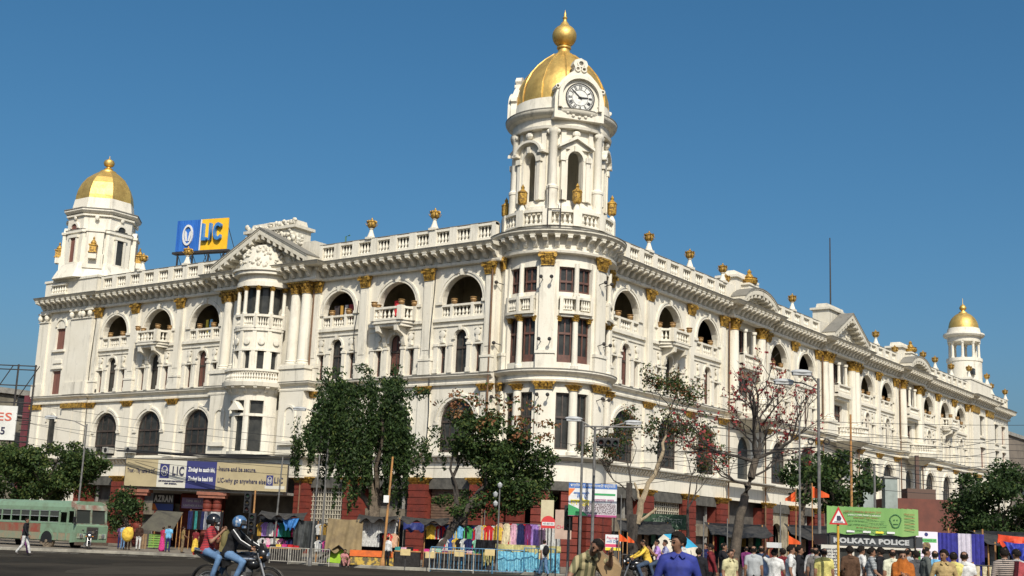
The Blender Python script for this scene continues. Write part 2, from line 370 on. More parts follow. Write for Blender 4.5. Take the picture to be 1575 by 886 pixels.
def bay(F, u0, u1, proj=False, gk='open', shut=None, ground=True):
    uc = (u0+u1)/2; W = u1-u0; aw = min(3.45, W-2.2)
    holes = [archpts(uc, aw, 16.2, 17.36), archpts(uc, 1.04, 12.47, 14.85, 10), rect(uc-1.5, .48, 12.47, 14.3), rect(uc+1.5, .48, 12.47, 14.3), archpts(uc, 3.0, 7.15, 9.2)]
    fm(F, 'wall', wallpanel(u0, u1, 6.72, 20.0, holes), WHITE)
    # third floor arch
    m = MB(); r = aw/2; archring(m, uc, r+.02, r+.20, 17.36, -.07, .02); archring(m, uc, r+.20, r+.34, 17.36, -.12, .02)
    m.box(uc-r-.5, uc-r+.03, -.12, .05, 17.16, 17.36); m.box(uc+r-.03, uc+r+.5, -.12, .05, 17.16, 17.36); m.prism([(uc-.13, 17.36+r), (uc+.13, 17.36+r), (uc+.2, 17.36+r+.42), (uc-.2, 17.36+r+.42)], -.2, 0)
    fm(F, 'archivolt', m, WHITE)
    for y_, z_0, z_1 in ((-.16, 15.96, 16.18), (-.08, 15.62, 15.74), (-.06, 12.3, 12.46)): fm(F, 'ledge', MB().box(u0+.5, u1-.5, y_, .0, z_0, z_1), WHITE)
    r = aw/2
    if not proj:
        o = balustrade(F, uc-r, uc-r+.95, .16, 16.2, 17.15, 3, .22, (0, 1)); balustrade(F, uc-r+.95, uc+r-.95, .16, 16.2, 17.15, 5, .22, (0, 0)); balustrade(F, uc+r-.95, uc+r, .16, 16.2, 17.15, 3, .22, (1, 0))
        for sx in (-.82, .82): fp(F, 'pot', POT, uc+sx, .16, 17.16)
    else:
        m = MB(); y = -1.0; hw = 1.25
        m.prismz([(uc-r, .1), (uc-r, -.1), (uc-hw, y-.1), (uc+hw, y-.1), (uc+r, -.1), (uc+r, .1)], 16.0, 16.2); m.prismz([(uc-r+.1, .1), (uc-hw, y+.05), (uc+hw, y+.05), (uc+r-.1, .1)], 15.8, 16.0)
        bl = fm(F, 'balcony', m, WHITE)
        m = MB()
        pts = [(uc-r+.05, -.12), (uc-hw, y), (uc+hw, y), (uc+r-.05, -.12)]
        for i in range(3):
            a, b = Vector(pts[i]), Vector(pts[i+1]); d = (b-a).normalized(); n = Vector((d.y, -d.x))*.14
            for zz0, zz1 in ((16.2, 16.35), (17.0, 17.15)):
                m.prismz([tuple(a+n), tuple(b+n), tuple(b-n), tuple(a-n)], zz0, zz1)
        for q in pts: m.box(q[0]-.2, q[0]+.2, q[1]-.2, q[1]+.2, 16.2, 17.2)
        fm(F, 'balustrade', m, WHITE, bl)
        m = MB()
        for i in range(3):
            a, b = Vector(pts[i]), Vector(pts[i+1]); n = 6 if i == 1 else 3
            for k in range(n): q = a+(b-a)*((k+.7)/(n+.4)); baluster(m, q.x, q.y, 16.35, .65)
        fm(F, 'balusters', m, WHITE, bl)['kind'] = 'stuff'
        for q in pts: fp(F, 'pot', POT, q[0], q[1], 17.2, bl)
        for sx in (-.85, .85): fp(F, 'bracket', BRACKET, uc+sx, 0, 14.55, bl)
    # second floor
    m = MB()
    for sx in (-1, 1):
        for x, ww in ((uc+sx*.78, .30), (uc+sx*2.05, .34)):
            m.box(x-ww/2, x+ww/2, -.10, 0, 12.46, 14.3); m.box(x-ww/2-.06, x+ww/2+.06, -.15, 0, 14.3, 14.46); m.box(x-ww/2-.05, x+ww/2+.05, -.14, 0, 12.46, 12.75)
        m.box(uc+sx*1.5-.34, uc+sx*1.5+.34, -.12, 0, 14.30, 14.42)
    archring(m, uc, .54, .70, 14.85, -.08, 0, 12); m.box(uc-.68, uc-.46, -.12, 0, 14.72, 14.85); m.box(uc+.46, uc+.68, -.12, 0, 14.72, 14.85); m.prism([(uc-.09,15.33),(uc+.09,15.33),(uc+.13,15.62),(uc-.13,15.62)], -.15, 0)
    fm(F, 'aedicule', m, WHITE)
    for sx in (-1, 1):
        fp(F, 'medallion', MEDAL, uc+sx*1.5, 0, 15.12)
        w_ = fp(F, 'window', WINS, uc+sx*1.5, .25, 12.46); fp(F, 'pane', PS, uc+sx*1.5, .28, 12.46, w_)
    w_ = fp(F, 'window', WIN2, uc, .25, 12.47); s2 = random.random() < .22 if shut is None else shut
    fp(F, 'shutter' if s2 else 'pane', SH2 if s2 else P2, uc, .30, 12.47, w_)
    # first floor
    m = MB(); archring(m, uc, 1.52, 1.72, 9.2, -.07, .02); archring(m, uc, 1.72, 1.88, 9.2, -.13, .02); m.prism([(uc-.15,10.7),(uc+.15,10.7),(uc+.24,11.16),(uc-.24,11.16)], -.22, 0)
    m.box(uc-1.95, uc-1.49, -.10, .05, 8.98, 9.2); m.box(uc+1.49, uc+1.95, -.10, .05, 8.98, 9.2)
    fm(F, 'archivolt', m, WHITE)
    w_ = fp(F, 'window', WIN1, uc, .22, 7.15)
    for k in range(4):
        x = uc-1.5+.375+.75*k; x = min(max(x, uc-1.06), uc+1.06)
        fp(F, 'pane', P1L, x, .27, 7.33, w_); fp(F, 'pane', P1M, x, .27, 8.07, w_)
    fp(F, 'fanlight_pane', P1F, uc, .27, 9.27, w_)
    # loggia room
    m = MB(); m.box(u0, u1, .45, 3.6, 16.0, 16.14); fm(F, 'loggia_floor', m, CONC)
    m = MB(); m.box(u0, u1, 3.5, 3.6, 6.0, 19.9); m.box(u0, u0+.1, .46, 3.5, 16.14, 19.85); m.box(u0, u1, .46, 3.5, 19.75, 19.9); fm(F, 'loggia_wall', m, CREAM)
    m = MB(); m.box(uc-1.1, uc-.1, 3.4, 3.49, 16.15, 18.6); m.box(uc+.3, uc+1.3, 3.4, 3.49, 16.15, 18.6); fm(F, 'loggia_door', m, DARKF)
    if ground: ground_bay(F, u0, u1, gk)

CORN = [(-.3, 19.76), (.30, 19.76), (.34, 19.86), (.34, 19.95), (.16, 19.98), (.16, 20.70), (-.3, 20.70)]
SLAB = [(-.3, 20.72), (1.06, 20.72), (1.12, 20.80), (1.22, 20.90), (1.22, 20.97), (-.3, 21.02)]
def entab(F, path):
    m = MB(); m.sweep(CORN, path); fm(F, 'frieze', m, WHITE)
    m = MB(); m.sweep(SLAB, path); fm(F, 'cornice', m, AGED); fm(F, 'cornice_edge', MB().sweep([(.6, 20.98), (1.25, 20.93), (1.27, 20.99), (.6, 21.06)], path), EDGE)
    for i in range(len(path)-1):
        a, b = Vector(path[i]), Vector(path[i+1]); d = b-a; L = d.length
        if L < .9:
            continue
        n = max(1, round(L/.79)); d.normalize(); ang = math.atan2(d.y, d.x)
        for k in range(n):
            q = a+d*(L*(k+.5)/n)
            nrm = Vector((d.y, -d.x)); q2 = q+nrm*.15
            o = fp(F, 'corbel', CORBEL, q2.x, q2.y, 20.0); o.rotation_euler[2] += ang
def parapet(F, u0, u1, y=.05):
    n = max(1, round((u1-u0)/1.9)); L = (u1-u0)/n
    m = MB(); m.box(u0, u1, y-.25, y+.25, 20.98, 21.32); fm(F, 'parapet', m, WHITE); fm(F, 'coping', MB().box(u0, u1, y-.21, y+.21, 22.525, 22.57), EDGE)
    fm(F, 'parapet_dark_back', MB().box(u0, u1, y+.26, y+.34, 21.3, 22.5), EDGE)  # dark panel added so the gaps between balusters read dark
    for k in range(n): balustrade(F, u0+k*L, u0+(k+1)*L, y, 21.32, 22.5, 4, .32, (1, 1))
def urn(F, u, y=.05, z=22.52, s=1.0):
    b = fp(F, 'urn_base', URNBASE, u, y, z); g = fp(F, 'gilded_urn', URN, u, y, z+.8, b)
STRING = [(-.1, 11.62), (.18, 11.62), (.20, 11.75), (.12, 11.80), (.12, 12.0), (.26, 12.06), (.40, 12.18), (.40, 12.27), (-.1, 12.34)]
LEDGE = [(-.1, 6.70), (.30, 6.76), (.46, 6.84), (.46, 6.92), (-.1, 6.98)]
def strings(F, path):
    fm(F, 'string_course', MB().sweep(STRING, path), WHITE); fm(F, 'string_edge', MB().sweep([(.1, 12.29), (.42, 12.25), (.43, 12.30), (.1, 12.38)], path), EDGE); fm(F, 'ledge', MB().sweep(LEDGE, path), SOOT)
def dentils(F, u0, u1, y=0):
    m = MB(); n = round((u1-u0)/.42)
    for k in range(n):
        x = u0+(u1-u0)*(k+.5)/n; m.prismx([(y, 6.42), (y-.12, 6.46), (y-.30, 6.7), (y-.30, 6.755), (y, 6.755)], x-.1, x+.1)
    fm(F, 'dentils', m, WHITE)['kind'] = 'stuff'
def column(F, u, y, z0=ZS+1.2, z1=18.9, r=.42):
    h = z1-z0; m = MB(); m.box(u-r*1.35, u+r*1.35, y-r*1.35, y+r*1.35, z0-.02, z0+.14)
    m.lathe([(r*1.3, z0+.14), (r*1.34, z0+.22), (r*1.1, z0+.30), (r*1.2, z0+.38), (r, z0+.46), (r, z0+h*.4), (r*.88, z1)], 20, u, y)
    p = fm(F, 'column', m, WHITE, None, 35); fp(F, 'capital', ROUNDCAP, u, y, z1-.02, p)
def pediment(F, uc, hw, y0, kind, z=21.0, rise=None):
    """raking cornice with modillions round a recessed tympanum"""
    m = MB(); t = MB(); e = MB(); n = 1 if kind == 'tri' else 10
    rise = rise or (hw*.5 if kind == 'tri' else hw*.42)
    if kind == 'tri': pts = [(-hw, 0), (0, rise), (hw, 0)]
    else: pts = [(hw*math.sin(R(-62+124*k/n))/math.sin(R(62)), rise*(math.cos(R(-62+124*k/n))-math.cos(R(62)))/(1-math.cos(R(62)))) for k in range(n+1)]
    for i in range(len(pts)-1):
        (a, az), (b, bz) = pts[i], pts[i+1]
        m.prism([(uc+a, z+az), (uc+b, z+bz), (uc+b, z+bz+.42), (uc+a, z+az+.42)], y0-1.0, y0+.3)
        m.prism([(uc+a*.99, z+az+.42), (uc+b*.99, z+bz+.42), (uc+b*.99, z+bz+.52), (uc+a*.99, z+az+.50)], y0-1.06, y0+.3)
        e.prism([(uc+a, z+az+.50), (uc+b, z+bz+.50), (uc+b, z+bz+.56), (uc+a, z+az+.56)], y0-1.1, y0+.28)
        k = max(1, round(math.hypot(b-a, bz-az)/.75))
        for j in range(k):
            f = (j+.5)/k; x = uc+a+(b-a)*f; zz = z+az+(bz-az)*f; sl = (bz-az)/(b-a)
            m.prism([(x-.13, zz-.02-.13*sl-.24), (x+.13, zz-.02+.13*sl-.24), (x+.13, zz+.13*sl+.02), (x-.13, zz-.13*sl+.02)], y0-1.0, y0)
    fm(F, 'pediment', m, AGED); fm(F, 'pediment_edge', e, EDGE)
    t.prism([(uc+a, z+b) for a, b in pts], y0+.02, y0+.5); tp = fm(F, 'tympanum', t, WHITE)
    q = MB(); rr = random.Random(int(abs(uc)*10))
    for k in range(46):
        x = rr.uniform(-hw*.75, hw*.75); lim = rise*(1-abs(x)/hw)*.75 if kind == 'tri' else rise*.75*(1-(x/hw)**2)
        if lim < .15: continue
        zz = rr.uniform(.12, max(.14, lim)); s = rr.uniform(.10, .24); q.ell((uc+x, y0, z+zz), (s, .16, s*rr.uniform(.7, 1.4)), 6, 4)
    fm(F, 'relief_carving', q, AGED, tp, 60)['kind'] = 'stuff'

LF = dict(rz=R(-90), c=0.0, s=-1.0); RF = dict(rz=0.0, c=1.0, s=0.0)
# ---------------- left wing (u = -distance along the street)
LB = [(-10.08, -4.4), (-16.0, -10.08), (-21.25, -16.0), (-36.1, -30.2), (-41.8, -36.1), (-47.2, -41.8)]
for (a, b), pj, gk in zip(LB, (0, 1, 0, 0, 1, 0), ('shutter', 'open', 'lattice', 'open', 'open', 'open')): bay(LF, a, b, pj, gk, ground=True)
for u in (-10.08, -16.0, -36.1, -41.8):
    pilaster(LF, u); pilaster1(LF, u); pier(LF, u)
for u in (-4.85, -20.75, -30.7, -46.75): pilaster(LF, u, .6); pilaster1(LF, u, .8)
for u in (-5.0, -20.9, -30.6, -46.8): pier(LF, u, 1.3)
for a, b in ((-21.2, -4.4), (-47.2, -30.2)): dentils(LF, a, b)
PO = .75
fm(LF, 'wall', MB().box(-4.42, -3.0, .6, .9, 5.4, 20.6), WHITE); fm(LF, 'wall', MB().box(-4.42, -3.0, .65, .9, 0, 5.4), RED); fm(LF, 'wall', MB().box(-4.42, -4.38, .02, .62, 5.4, 20.6), WHITE)
strings(LF, [(-54.75, -.2), (-47.2, -.2), (-47.2, 0), (-30.9, 0), (-30.9, -PO), (-20.5, -PO), (-20.5, 0), (-4.3, 0)])
entab(LF, [(-54.75, -.2), (-47.2, -.2), (-47.2, 0), (-30.9, 0), (-30.9, -PO), (-20.5, -PO), (-20.5, 0), (-4.0, 0)])
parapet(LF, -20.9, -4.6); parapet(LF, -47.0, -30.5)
for u in (-10.08, -16.0, -36.1, -41.8): urn(LF, u)
# portico with the bow window
uc = -25.75
m = MB(); m.box(-30.2, -21.25, -.0, .5, 6.72, 20.0); fm(LF, 'wall', m, WHITE)
for sx in (-1, 1):
    m = MB(); a, b = sorted((uc+sx*2.55, uc+sx*5.0)); m.box(a, b, -PO-.15, 0, 6.98, 11.62); m.box(a-.1, b+.1, -PO-.35, 0, ZS+.05, ZS+.95); m.box(a-.2, b+.2, -PO-.45, 0, ZS+.95, ZS+1.2); fm(LF, 'pedestal', m, WHITE)
    for k in (3.1, 4.2): column(LF, uc+sx*k, -.45)
    mb = MB(); ua = uc+sx*3.75
    archring(mb, ua, .45, .62, 10.0, -PO-.25, -PO-.1, 10); mb.box(ua-.62, ua-.45, -PO-.25, -PO-.1, 8.0, 10.0); mb.box(ua+.45, ua+.62, -PO-.25, -PO-.1, 8.0, 10.0); mb.box(ua-.8, ua+.8, -PO-.4, -PO-.1, 7.7, 8.0); fm(LF, 'niche', mb, WHITE)
for k in (-4.75, 4.75): pilaster(LF, uc+k, .7, .2)
m = MB(); m.box(-30.9, -20.5, -PO, .1, 5.4, 6.72); fm(LF, 'wall', m, WHITE)
pediment(LF, uc, 5.25, -PO, 'tri', 21.0, 2.6)
m = MB(); bx, by, br = uc, -.6, 2.05
def bow_arc(mb, r0, r1, z0, z1, n=24, a0=180, a1=360): mb.arcbox((bx, by), a0, a1, r0, r1, z0, z1, n)
m = MB(); bow_arc(m, 0.05, br, 13.9+.65, 16.25); bow_arc(m, .05, br+.12, 16.05, 16.25); bow_arc(m, .05, br+.1, 14.55, 14.7); bow_arc(m, .05, br, 12.3, 13.1)
for k in range(7): a = 180+30*k; m.arcbox((bx, by), max(180, a-8), min(360, a+8), .1, br, 13.1, 14.56, 3); m.arcbox((bx, by), max(180, a-4), min(360, a+4), br, br+.08, 13.1, 16.05, 2)
bw = fm(LF, 'bow_window', m, WHITE)
m = MB(); bow_arc(m, .1, br-.25, 13.1, 14.56); fm(LF, 'pane', m, GLASS, bw)
for k in range(6):
    a = R(195+30*k); c = MB(); c.lathe([(.2, 0), (.26, .05), (.26, .12), (.16, .14)], 12); c.xf(Matrix.Translation((bx+br*math.cos(a), by+br*math.sin(a), 15.25)) @ Matrix.Rotation(a+R(90), 4, 'Z') @ Matrix.Rotation(R(90), 4, 'X')); fm(LF, 'medallion', c, WHITE, bw)
m = MB(); bow_arc(m, br-.14, br+.14, 16.25, 16.42); bow_arc(m, br-.16, br+.16, 17.1, 17.28)
for k in range(7): a = R(180+30*k); m.box(bx+br*math.cos(a)-.16, bx+br*math.cos(a)+.16, by+br*math.sin(a)-.16, by+br*math.sin(a)+.16, 16.25, 17.3)
fm(LF, 'balustrade', m, WHITE, bw)
m = MB()
for k in range(36):
    if k % 6 == 0: continue
    a = R(180+5*k); baluster(m, bx+br*math.cos(a), by+br*math.sin(a), 16.42, .68, .8)
fm(LF, 'balusters', m, WHITE, bw)['kind'] = 'stuff'
for k in range(7):
    a = R(180+30*k); x, y = bx+(br-.05)*math.cos(a), by+(br-.05)*math.sin(a); c = MB(); c.lathe([(.2, 17.28), (.2, 17.4), (.155, 17.45), (.135, 19.1)], 12, x, y); fm(LF, 'colonnette', c, WHITE, bw, 35); fp(LF, 'capital', SMALLCAP, x, y, 19.08, bw)
m = MB(); bow_arc(m, .05, br+.16, 19.40, 19.75); bow_arc(m, .05, br+.06, 19.75, 20.3); bow_arc(m, .05, br+.42, 20.3, 20.55); bow_arc(m, .05, br+.55, 20.55, 20.7); fm(LF, 'bow_entablature', m, WHITE, bw)
m = MB(); m.lathe([(br+.1, 20.7), (br*.98, 21.3), (br*.80, 22.1), (br*.5, 22.75), (.01, 23.05)], 20, bx, by-.1, 180, 360); fm(LF, 'half_dome', m, AGED, bw, 50)
m = MB(); bow_arc(m, .1, br-.55, 17.0, 19.45); fm(LF, 'pane', m, GLASS, bw)  # dark glazed drum put in so the gaps between colonnettes read dark
m = MB(); rr = random.Random(5)
for k in range(70):
    a_ = R(rr.uniform(190, 350)); e_ = rr.uniform(0, .8)**1.2; r_ = (br+.05)*math.cos(e_*1.3); m.ell((bx+r_*math.cos(a_), by-.1+r_*math.sin(a_), 20.75+2.2*math.sin(e_*1.3)), (rr.uniform(.07, .2), rr.uniform(.07, .2), rr.uniform(.06, .2)), 6, 4)
fm(LF, 'relief_carving', m, AGED, bw, 60)['kind'] = 'stuff'
m = MB(); bow_arc(m, br+.25, br+.55, 12.2, 12.35); bow_arc(m, br+.25, br+.55, 13.0, 13.16); fm(LF, 'balcony_rail', m, WHITE, bw)
m = MB()
for k in range(40): a = R(180+4.6*k); baluster(m, bx+(br+.4)*math.cos(a), by+(br+.4)*math.sin(a), 12.35, .65, .9)
fm(LF, 'balusters', m, WHITE, bw)['kind'] = 'stuff'
m = MB(); m.lathe([(br-.1, 11.2), (br+.1, 11.5), (br+.2, 11.75), (br+.62, 11.9), (br+.68, 12.2), (.1, 12.21)], 26, bx, by, 180, 360); fm(LF, 'balcony_floor', m, WHITE, bw)
for k in range(9):
    a = R(188+20.5*k); c = MB(); c.prismx([(0, 0), (-.2, .1), (-.3, .3), (-.55, .38), (-.55, .5), (0, .5)], -.13, .13); c.xf(Matrix.Translation((bx+(br)*math.cos(a), by+(br)*math.sin(a), 11.4)) @ Matrix.Rotation(a+R(90), 4, 'Z')); fm(LF, 'corbel', c, WHITE, bw)
m = MB(); bow_arc(m, .05, br-.05, 10.9, 11.6); bow_arc(m, .05, br-.05, 6.98, 7.2); bow_arc(m, br-.3, br-.02, 9.75, 9.95)
for a, b in ((180, 196), (216, 228), (252, 264), (288, 300), (330, 360)): m.arcbox((bx, by), a, b, .1, br-.05, 7.2, 10.9, 4)
m.prism([(bx-.62, 10.15), (bx+.62, 10.15), (bx, 10.8)], by-br-.25, by-br+.3)
fm(LF, 'bow_window', m, WHITE)
m = MB(); bow_arc(m, .1, br-.32, 7.2, 10.9); fm(LF, 'pane', m, GLASS)
# attic behind the pediment
ua_ = uc-.35
m = MB(); m.box(ua_-2.6, ua_+2.6, -.35, 1.4, 20.9, 24.2); m.box(ua_-2.85, ua_+2.85, -.55, 1.6, 24.2, 24.42); m.box(ua_-2.4, ua_+2.4, -.25, 1.3, 24.42, 24.95, .12); m.box(ua_+2.6, ua_+4.6, -.1, 1.2, 20.9, 23.0); m.box(ua_-4.4, ua_-2.6, -.1, 1.2, 20.9, 22.9); fm(LF, 'attic', m, AGED)
m = MB(); rr = random.Random(3)
for k in range(150):
    x = ua_+rr.uniform(-2.7, 3.4); z = rr.uniform(22.4, 24.9 if x < ua_+2.6 else 23.6); m.ell((x, -.36 if x < ua_+2.6 else -.1, z), (rr.uniform(.08, .26), .16, rr.uniform(.08, .24)), 6, 4)
fm(LF, 'relief_carving', m, AGED, None, 60)['kind'] = 'stuff'
m = MB(); m.tube([(-19.6, 1.2, 21), (-19.6, 1.2, 23.4), (-19.2, 1.2, 23.45)], .06, 6); m.tube([(-18.6, 1.4, 22.4), (-17.2, 1.4, 22.5)], .06, 6); fm(LF, 'roof_pipe', m, M('pipe_green', (.06,.16,.11), None, 1, .5))

# ---------------- end pavilion of the left wing with its octagonal turret
PV = -.2
hs = [rect(-51.9, 1.25, 16.45, 18.3), rect(-51.9, 1.2, 12.5, 14.55), archpts(-51.9, 1.15, 7.3, 10.1, 10)]
fm(LF, 'wall', wallpanel(-55.0, -47.2, 0, 20.0, hs, .35, PV), WHITE)
m = MB(); m.box(-55.05, -54.6, PV-.0, 16, 0, 20.0); m.box(-47.25, -47.2, PV, .1, 0, 20.0); fm(LF, 'wall', m, WHITE)
for a, b in ((-54.95, -53.6), (-50.2, -48.6), (-48.6, -47.25)):
    m = MB(); o = .18 if b < -49 else .30
    m.box(a, b, PV-o, PV, 12.35, 18.9); m.box(a-.1, b+.1, PV-o-.12, PV, 12.35, 13.4); m.box(a+.05, b-.05, PV-o+.02, PV, 7.0, 11.2); fm(LF, 'pilaster', m, WHITE)
    m = MB(); m.box(a-.08, b+.08, PV-o-.12, PV, 11.18, 11.6); fm(LF, 'capital', m, GPAINT)
    m = MB(); m.box(a-.05, b+.05, PV-o-.10, PV, 18.9, 19.0); m.box(a-.12, b+.12, PV-o-.16, PV, 19.6, 19.76)
    for x in (a+.2, b-.2): m.ell((x, PV-o-.1, 19.3), (.24, .2, .28), 8, 5)
    fm(LF, 'capital', m, WHITE)
for z0, z1, h, mm in ((16.45, 18.3, 1.25, SHUT), (12.5, 14.55, 1.2, SHUT), (7.3, 10.1, 1.15, GLASS)):
    m = MB(); m.box(-51.9-h/2, -51.9+h/2, PV+.18, PV+.3, z0, z1+(.55 if z0 < 8 else 0)); wv = fm(LF, 'window', m, mm)
m = MB(); archring(m, -51.9, .62, .82, 18.45, PV-.1, PV, 12); m.box(-52.8, -51.0, PV-.2, PV, 16.2, 16.4); m.box(-52.7, -51.1, PV-.14, PV, 14.7, 14.85); m.box(-52.5, -51.3, PV-.1, PV, 15.2, 15.5); archring(m, -51.9, .6, .78, 10.1, PV-.1, PV, 12); fm(LF, 'window_surround', m, WHITE)
m = MB(); m.box(-54.7, -47.2, PV-.15, PV+6.6, 21.0, 22.5); m.box(-54.8, -47.1, PV-.25, PV+6.7, 22.5, 22.7); fm(LF, 'parapet', m, WHITE)
balustrade(LF, -53.6, -51.4, PV-.25, 21.3, 22.3, 6, .1, (0, 0))
TL = (-51.5, 2.6)
def octo(mb, r, z0, z1, r1=None, rot=22.5):
    mb.lathe([(r, z0), (r1 or r, z1)], 8, TL[0], TL[1], rot, rot+360)
m = MB(); octo(m, 3.9, 22.7, 23.5, 3.5); octo(m, 3.45, 23.5, 24.1, 3.2); octo(m, 3.0, 24.1, 28.9); octo(m, 3.15, 26.9, 27.15); octo(m, 3.2, 28.4, 28.55); octo(m, 3.2, 28.65, 28.85, 3.45); octo(m, 3.45, 28.85, 29.0); octo(m, 2.85, 29.0, 30.2, 2.65)
tt = fm(LF, 'turret', m, WHITE); e_ = MB(); octo(e_, 3.5, 29.0, 29.08); octo(e_, 3.18, 27.15, 27.2); fm(LF, 'turret_edge', e_, EDGE, tt)
for k in range(8):
    a = R(-90+45*k); n = Vector((math.cos(a), math.sin(a))); rzz = a+R(90)
    Mx = Matrix.Translation((TL[0]+n.x*2.78, TL[1]+n.y*2.78, 0)) @ Matrix.Rotation(rzz, 4, 'Z')
    if k % 2:
        c = MB(); c.box(-.85, .85, -.5, .1, 23.6, 24.9); c.box(-.75, .75, -.42, .1, 24.9, 26.9); c.box(-.85, .85, -.52, .1, 26.9, 27.1); c.prism([(-.75, 27.1), (.75, 27.1), (.4, 27.6), (-.4, 27.6)], -.4, .1); c.ell((0, -.3, 28.2), (.2, .12, .25), 8, 5); c.xf(Mx); fm(LF, 'buttress', c, WHITE, tt)
        c = MB(); c.box(-.35, .35, -.98, -.5, 24.4, 24.9); c.xf(Mx); fm(LF, 'lantern_base', c, WHITE, tt)
        c = MB(); c.box(-.28, .28, -1.02, -.46, 24.9, 25.55); c.box(-.36, .36, -1.08, -.4, 25.55, 25.65); c.box(-.36, .36, -1.08, -.4, 24.9, 25.0); c.lathe([(.2, 25.65), (.26, 25.8), (.16, 26.0), (.06, 26.1), (.1, 26.25), (0, 26.4)], 10, 0, -.74); c.xf(Mx); fm(LF, 'gilded_lantern', c, GPAINT, tt)
    else:
        c = MB(); c.box(-.55, -.36, -.14, .05, 24.2, 26.5); c.box(.36, .55, -.14, .05, 24.2, 26.5); c.box(-.65, .65, -.2, .05, 26.45, 26.7); archring(c, 0, .42, .62, 27.3, -.18, .05, 12); c.box(-.7, .7, -.2, .05, 24.0, 24.2); c.ell((0, -.1, 28.3), (.2, .1, .22), 8, 5); c.xf(Mx); fm(LF, 'window_surround', c, WHITE, tt)
        c2 = MB(); c2.lathe([(.42, 0), (.42, .05)], 14); c2.xf(Mx @ Matrix.Translation((0, -.02, 27.32)) @ Matrix.Rotation(R(90), 4, 'X')); c = MB(); c.box(-.36, .36, -.03, .05, 24.2, 26.45); c.xf(Mx); c.join(c2)
        fm(LF, 'window', c, GLASS if k % 4 else SHUT, tt)
m = MB(); m.lathe([(2.62, 30.15), (2.60, 30.55), (2.48, 31.15), (2.22, 31.80), (1.8, 32.40), (1.2, 32.90), (.75, 33.20), (.6, 33.35)], 8, TL[0], TL[1], 22.5, 382.5); dm = fm(LF, 'dome', m, GOLD, tt)
m = MB(); m.lathe([(.75, 33.17), (.72, 33.30), (.45, 33.37), (.36, 33.50), (.4, 33.55), (.22, 33.65), (.2, 33.75), (.42, 33.87), (.5, 34.10), (.42, 34.33), (.1, 34.50), (.03, 34.65), (.0, 34.85)], 14, TL[0], TL[1]); fm(LF, 'finial', m, GOLD, tt, 40)

# ---------------- services on the facades
for u in (-45.9, -43.5, -40.6):
    q = MB(); q.box(-.45, .45, -.5, .0, 0, .5); ac = fp(LF, 'air_conditioner', mesh_of('air_conditioner', q, M('ac_grey', (.42,.41,.37), (.30,.29,.26), 4, .6)), u, -.02, 7.32); q = MB(); q.lathe([(.19, 0), (.19, .02)], 14); q.xf(Matrix.Translation((0, -.51, .25)) @ Matrix.Rotation(R(90), 4, 'X')); put('fan_grille', mesh_of('fan_grille', q, BLACK), ac)
for F_, u, z0, z1 in ((LF, -9.55, 7.2, 19.6), (LF, -47.0, 7.0, 19.9), (LF, -16.6, 12.4, 18.0)):
    q = MB(); q.tube([(u+.12*math.sin(k*.9), -.30, z0+(z1-z0)*k/9) for k in range(10)], .03, 5); fm(F_, 'facade_cable', q, WIRE0)
PIPE = M('drain_rust', (.17,.095,.05), (.10,.06,.04), 3, .8)
for F_, u, z1 in ((RF, 24.85, 19.6), (RF, 31.6, 19.6), (RF, 43.9, 19.6), (RF, 52.7, 19.6), (RF, 64.6, 19.6), (RF, 71.4, 19.6), (LF, -4.55, 19.6), (LF, -21.0, 19.6)):
    q = MB(); q.tube([(u, -.32, 0.2), (u, -.32, z1)], .07, 6); fm(F_, 'drainpipe', q, PIPE)
rr = random.Random(8)
for F_, uc_, y_, cs in ((LF, -18.6, .6, ((.05,.04,.04), (.45,.25,.05), (.45,.42,.4), (.25,.03,.04))), (LF, -13.0, .9, ((.55,.03,.04), (.4,.35,.3))), (LF, -33.1, .8, ((.5,.4,.05), (.2,.4,.55))), (RF, 35.0, .8, ((.2,.03,.05), (.05,.05,.06)))):
    for k, c in enumerate(cs): q = MB(); x = uc_-.8+.45*k+rr.uniform(-.1, .1); q.prism([(x-.2, 16.9), (x+.2, 16.95), (x+.24, 18.0), (x-.22, 18.0)], y_, y_+.05); fm(F_, 'laundry', q, M('laundry_%d' % int(sum(c)*1000), c, None, 1, .9))
# ---------------- right wing
RB = [(6.3, 12.43), (12.43, 18.71), (18.71, 24.6), (31.9, 37.96), (37.96, 43.7), (52.95, 58.75), (58.75, 64.3), (71.75, 77.65), (77.65, 83.61), (83.61, 89.2)]
for (a, b), pj, gk in zip(RB, (0,1,0,0,0,0,0,0,1,0), ('open','lattice','open','arch','open','open','shutter','open','open','open')): bay(RF, a, b, pj, gk)
for u in (12.43, 18.71, 37.96, 58.75, 77.65, 83.61): pilaster(RF, u); pilaster1(RF, u); pier(RF, u)
for u in (6.9, 24.1, 32.4, 43.2, 53.45, 63.8, 72.25, 88.7): pilaster(RF, u, .6); pilaster1(RF, u, .8); pier(RF, u, 1.3)
POR = [(28.25, 2.55, 'seg', 3.4), (48.3, 3.3, 'tri', 4.4), (68.0, 2.5, 'seg', 3.4)]
path = [(6.0, 0)]
for c_, h_, k_, w_ in POR: path += [(c_-w_, 0), (c_-w_, -.55), (c_+w_, -.55), (c_+w_, 0)]
path += [(89.2, 0), (89.2, -.45), (98.0, -.45), (98.0, .6), (109.5, .6)]
strings(RF, path); entab(RF, path)
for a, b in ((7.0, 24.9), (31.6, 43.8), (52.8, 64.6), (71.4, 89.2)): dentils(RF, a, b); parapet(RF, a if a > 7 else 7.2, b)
for u in (12.43, 18.71, 24.3, 37.96, 58.75, 73.5, 77.65, 83.61): urn(RF, u)
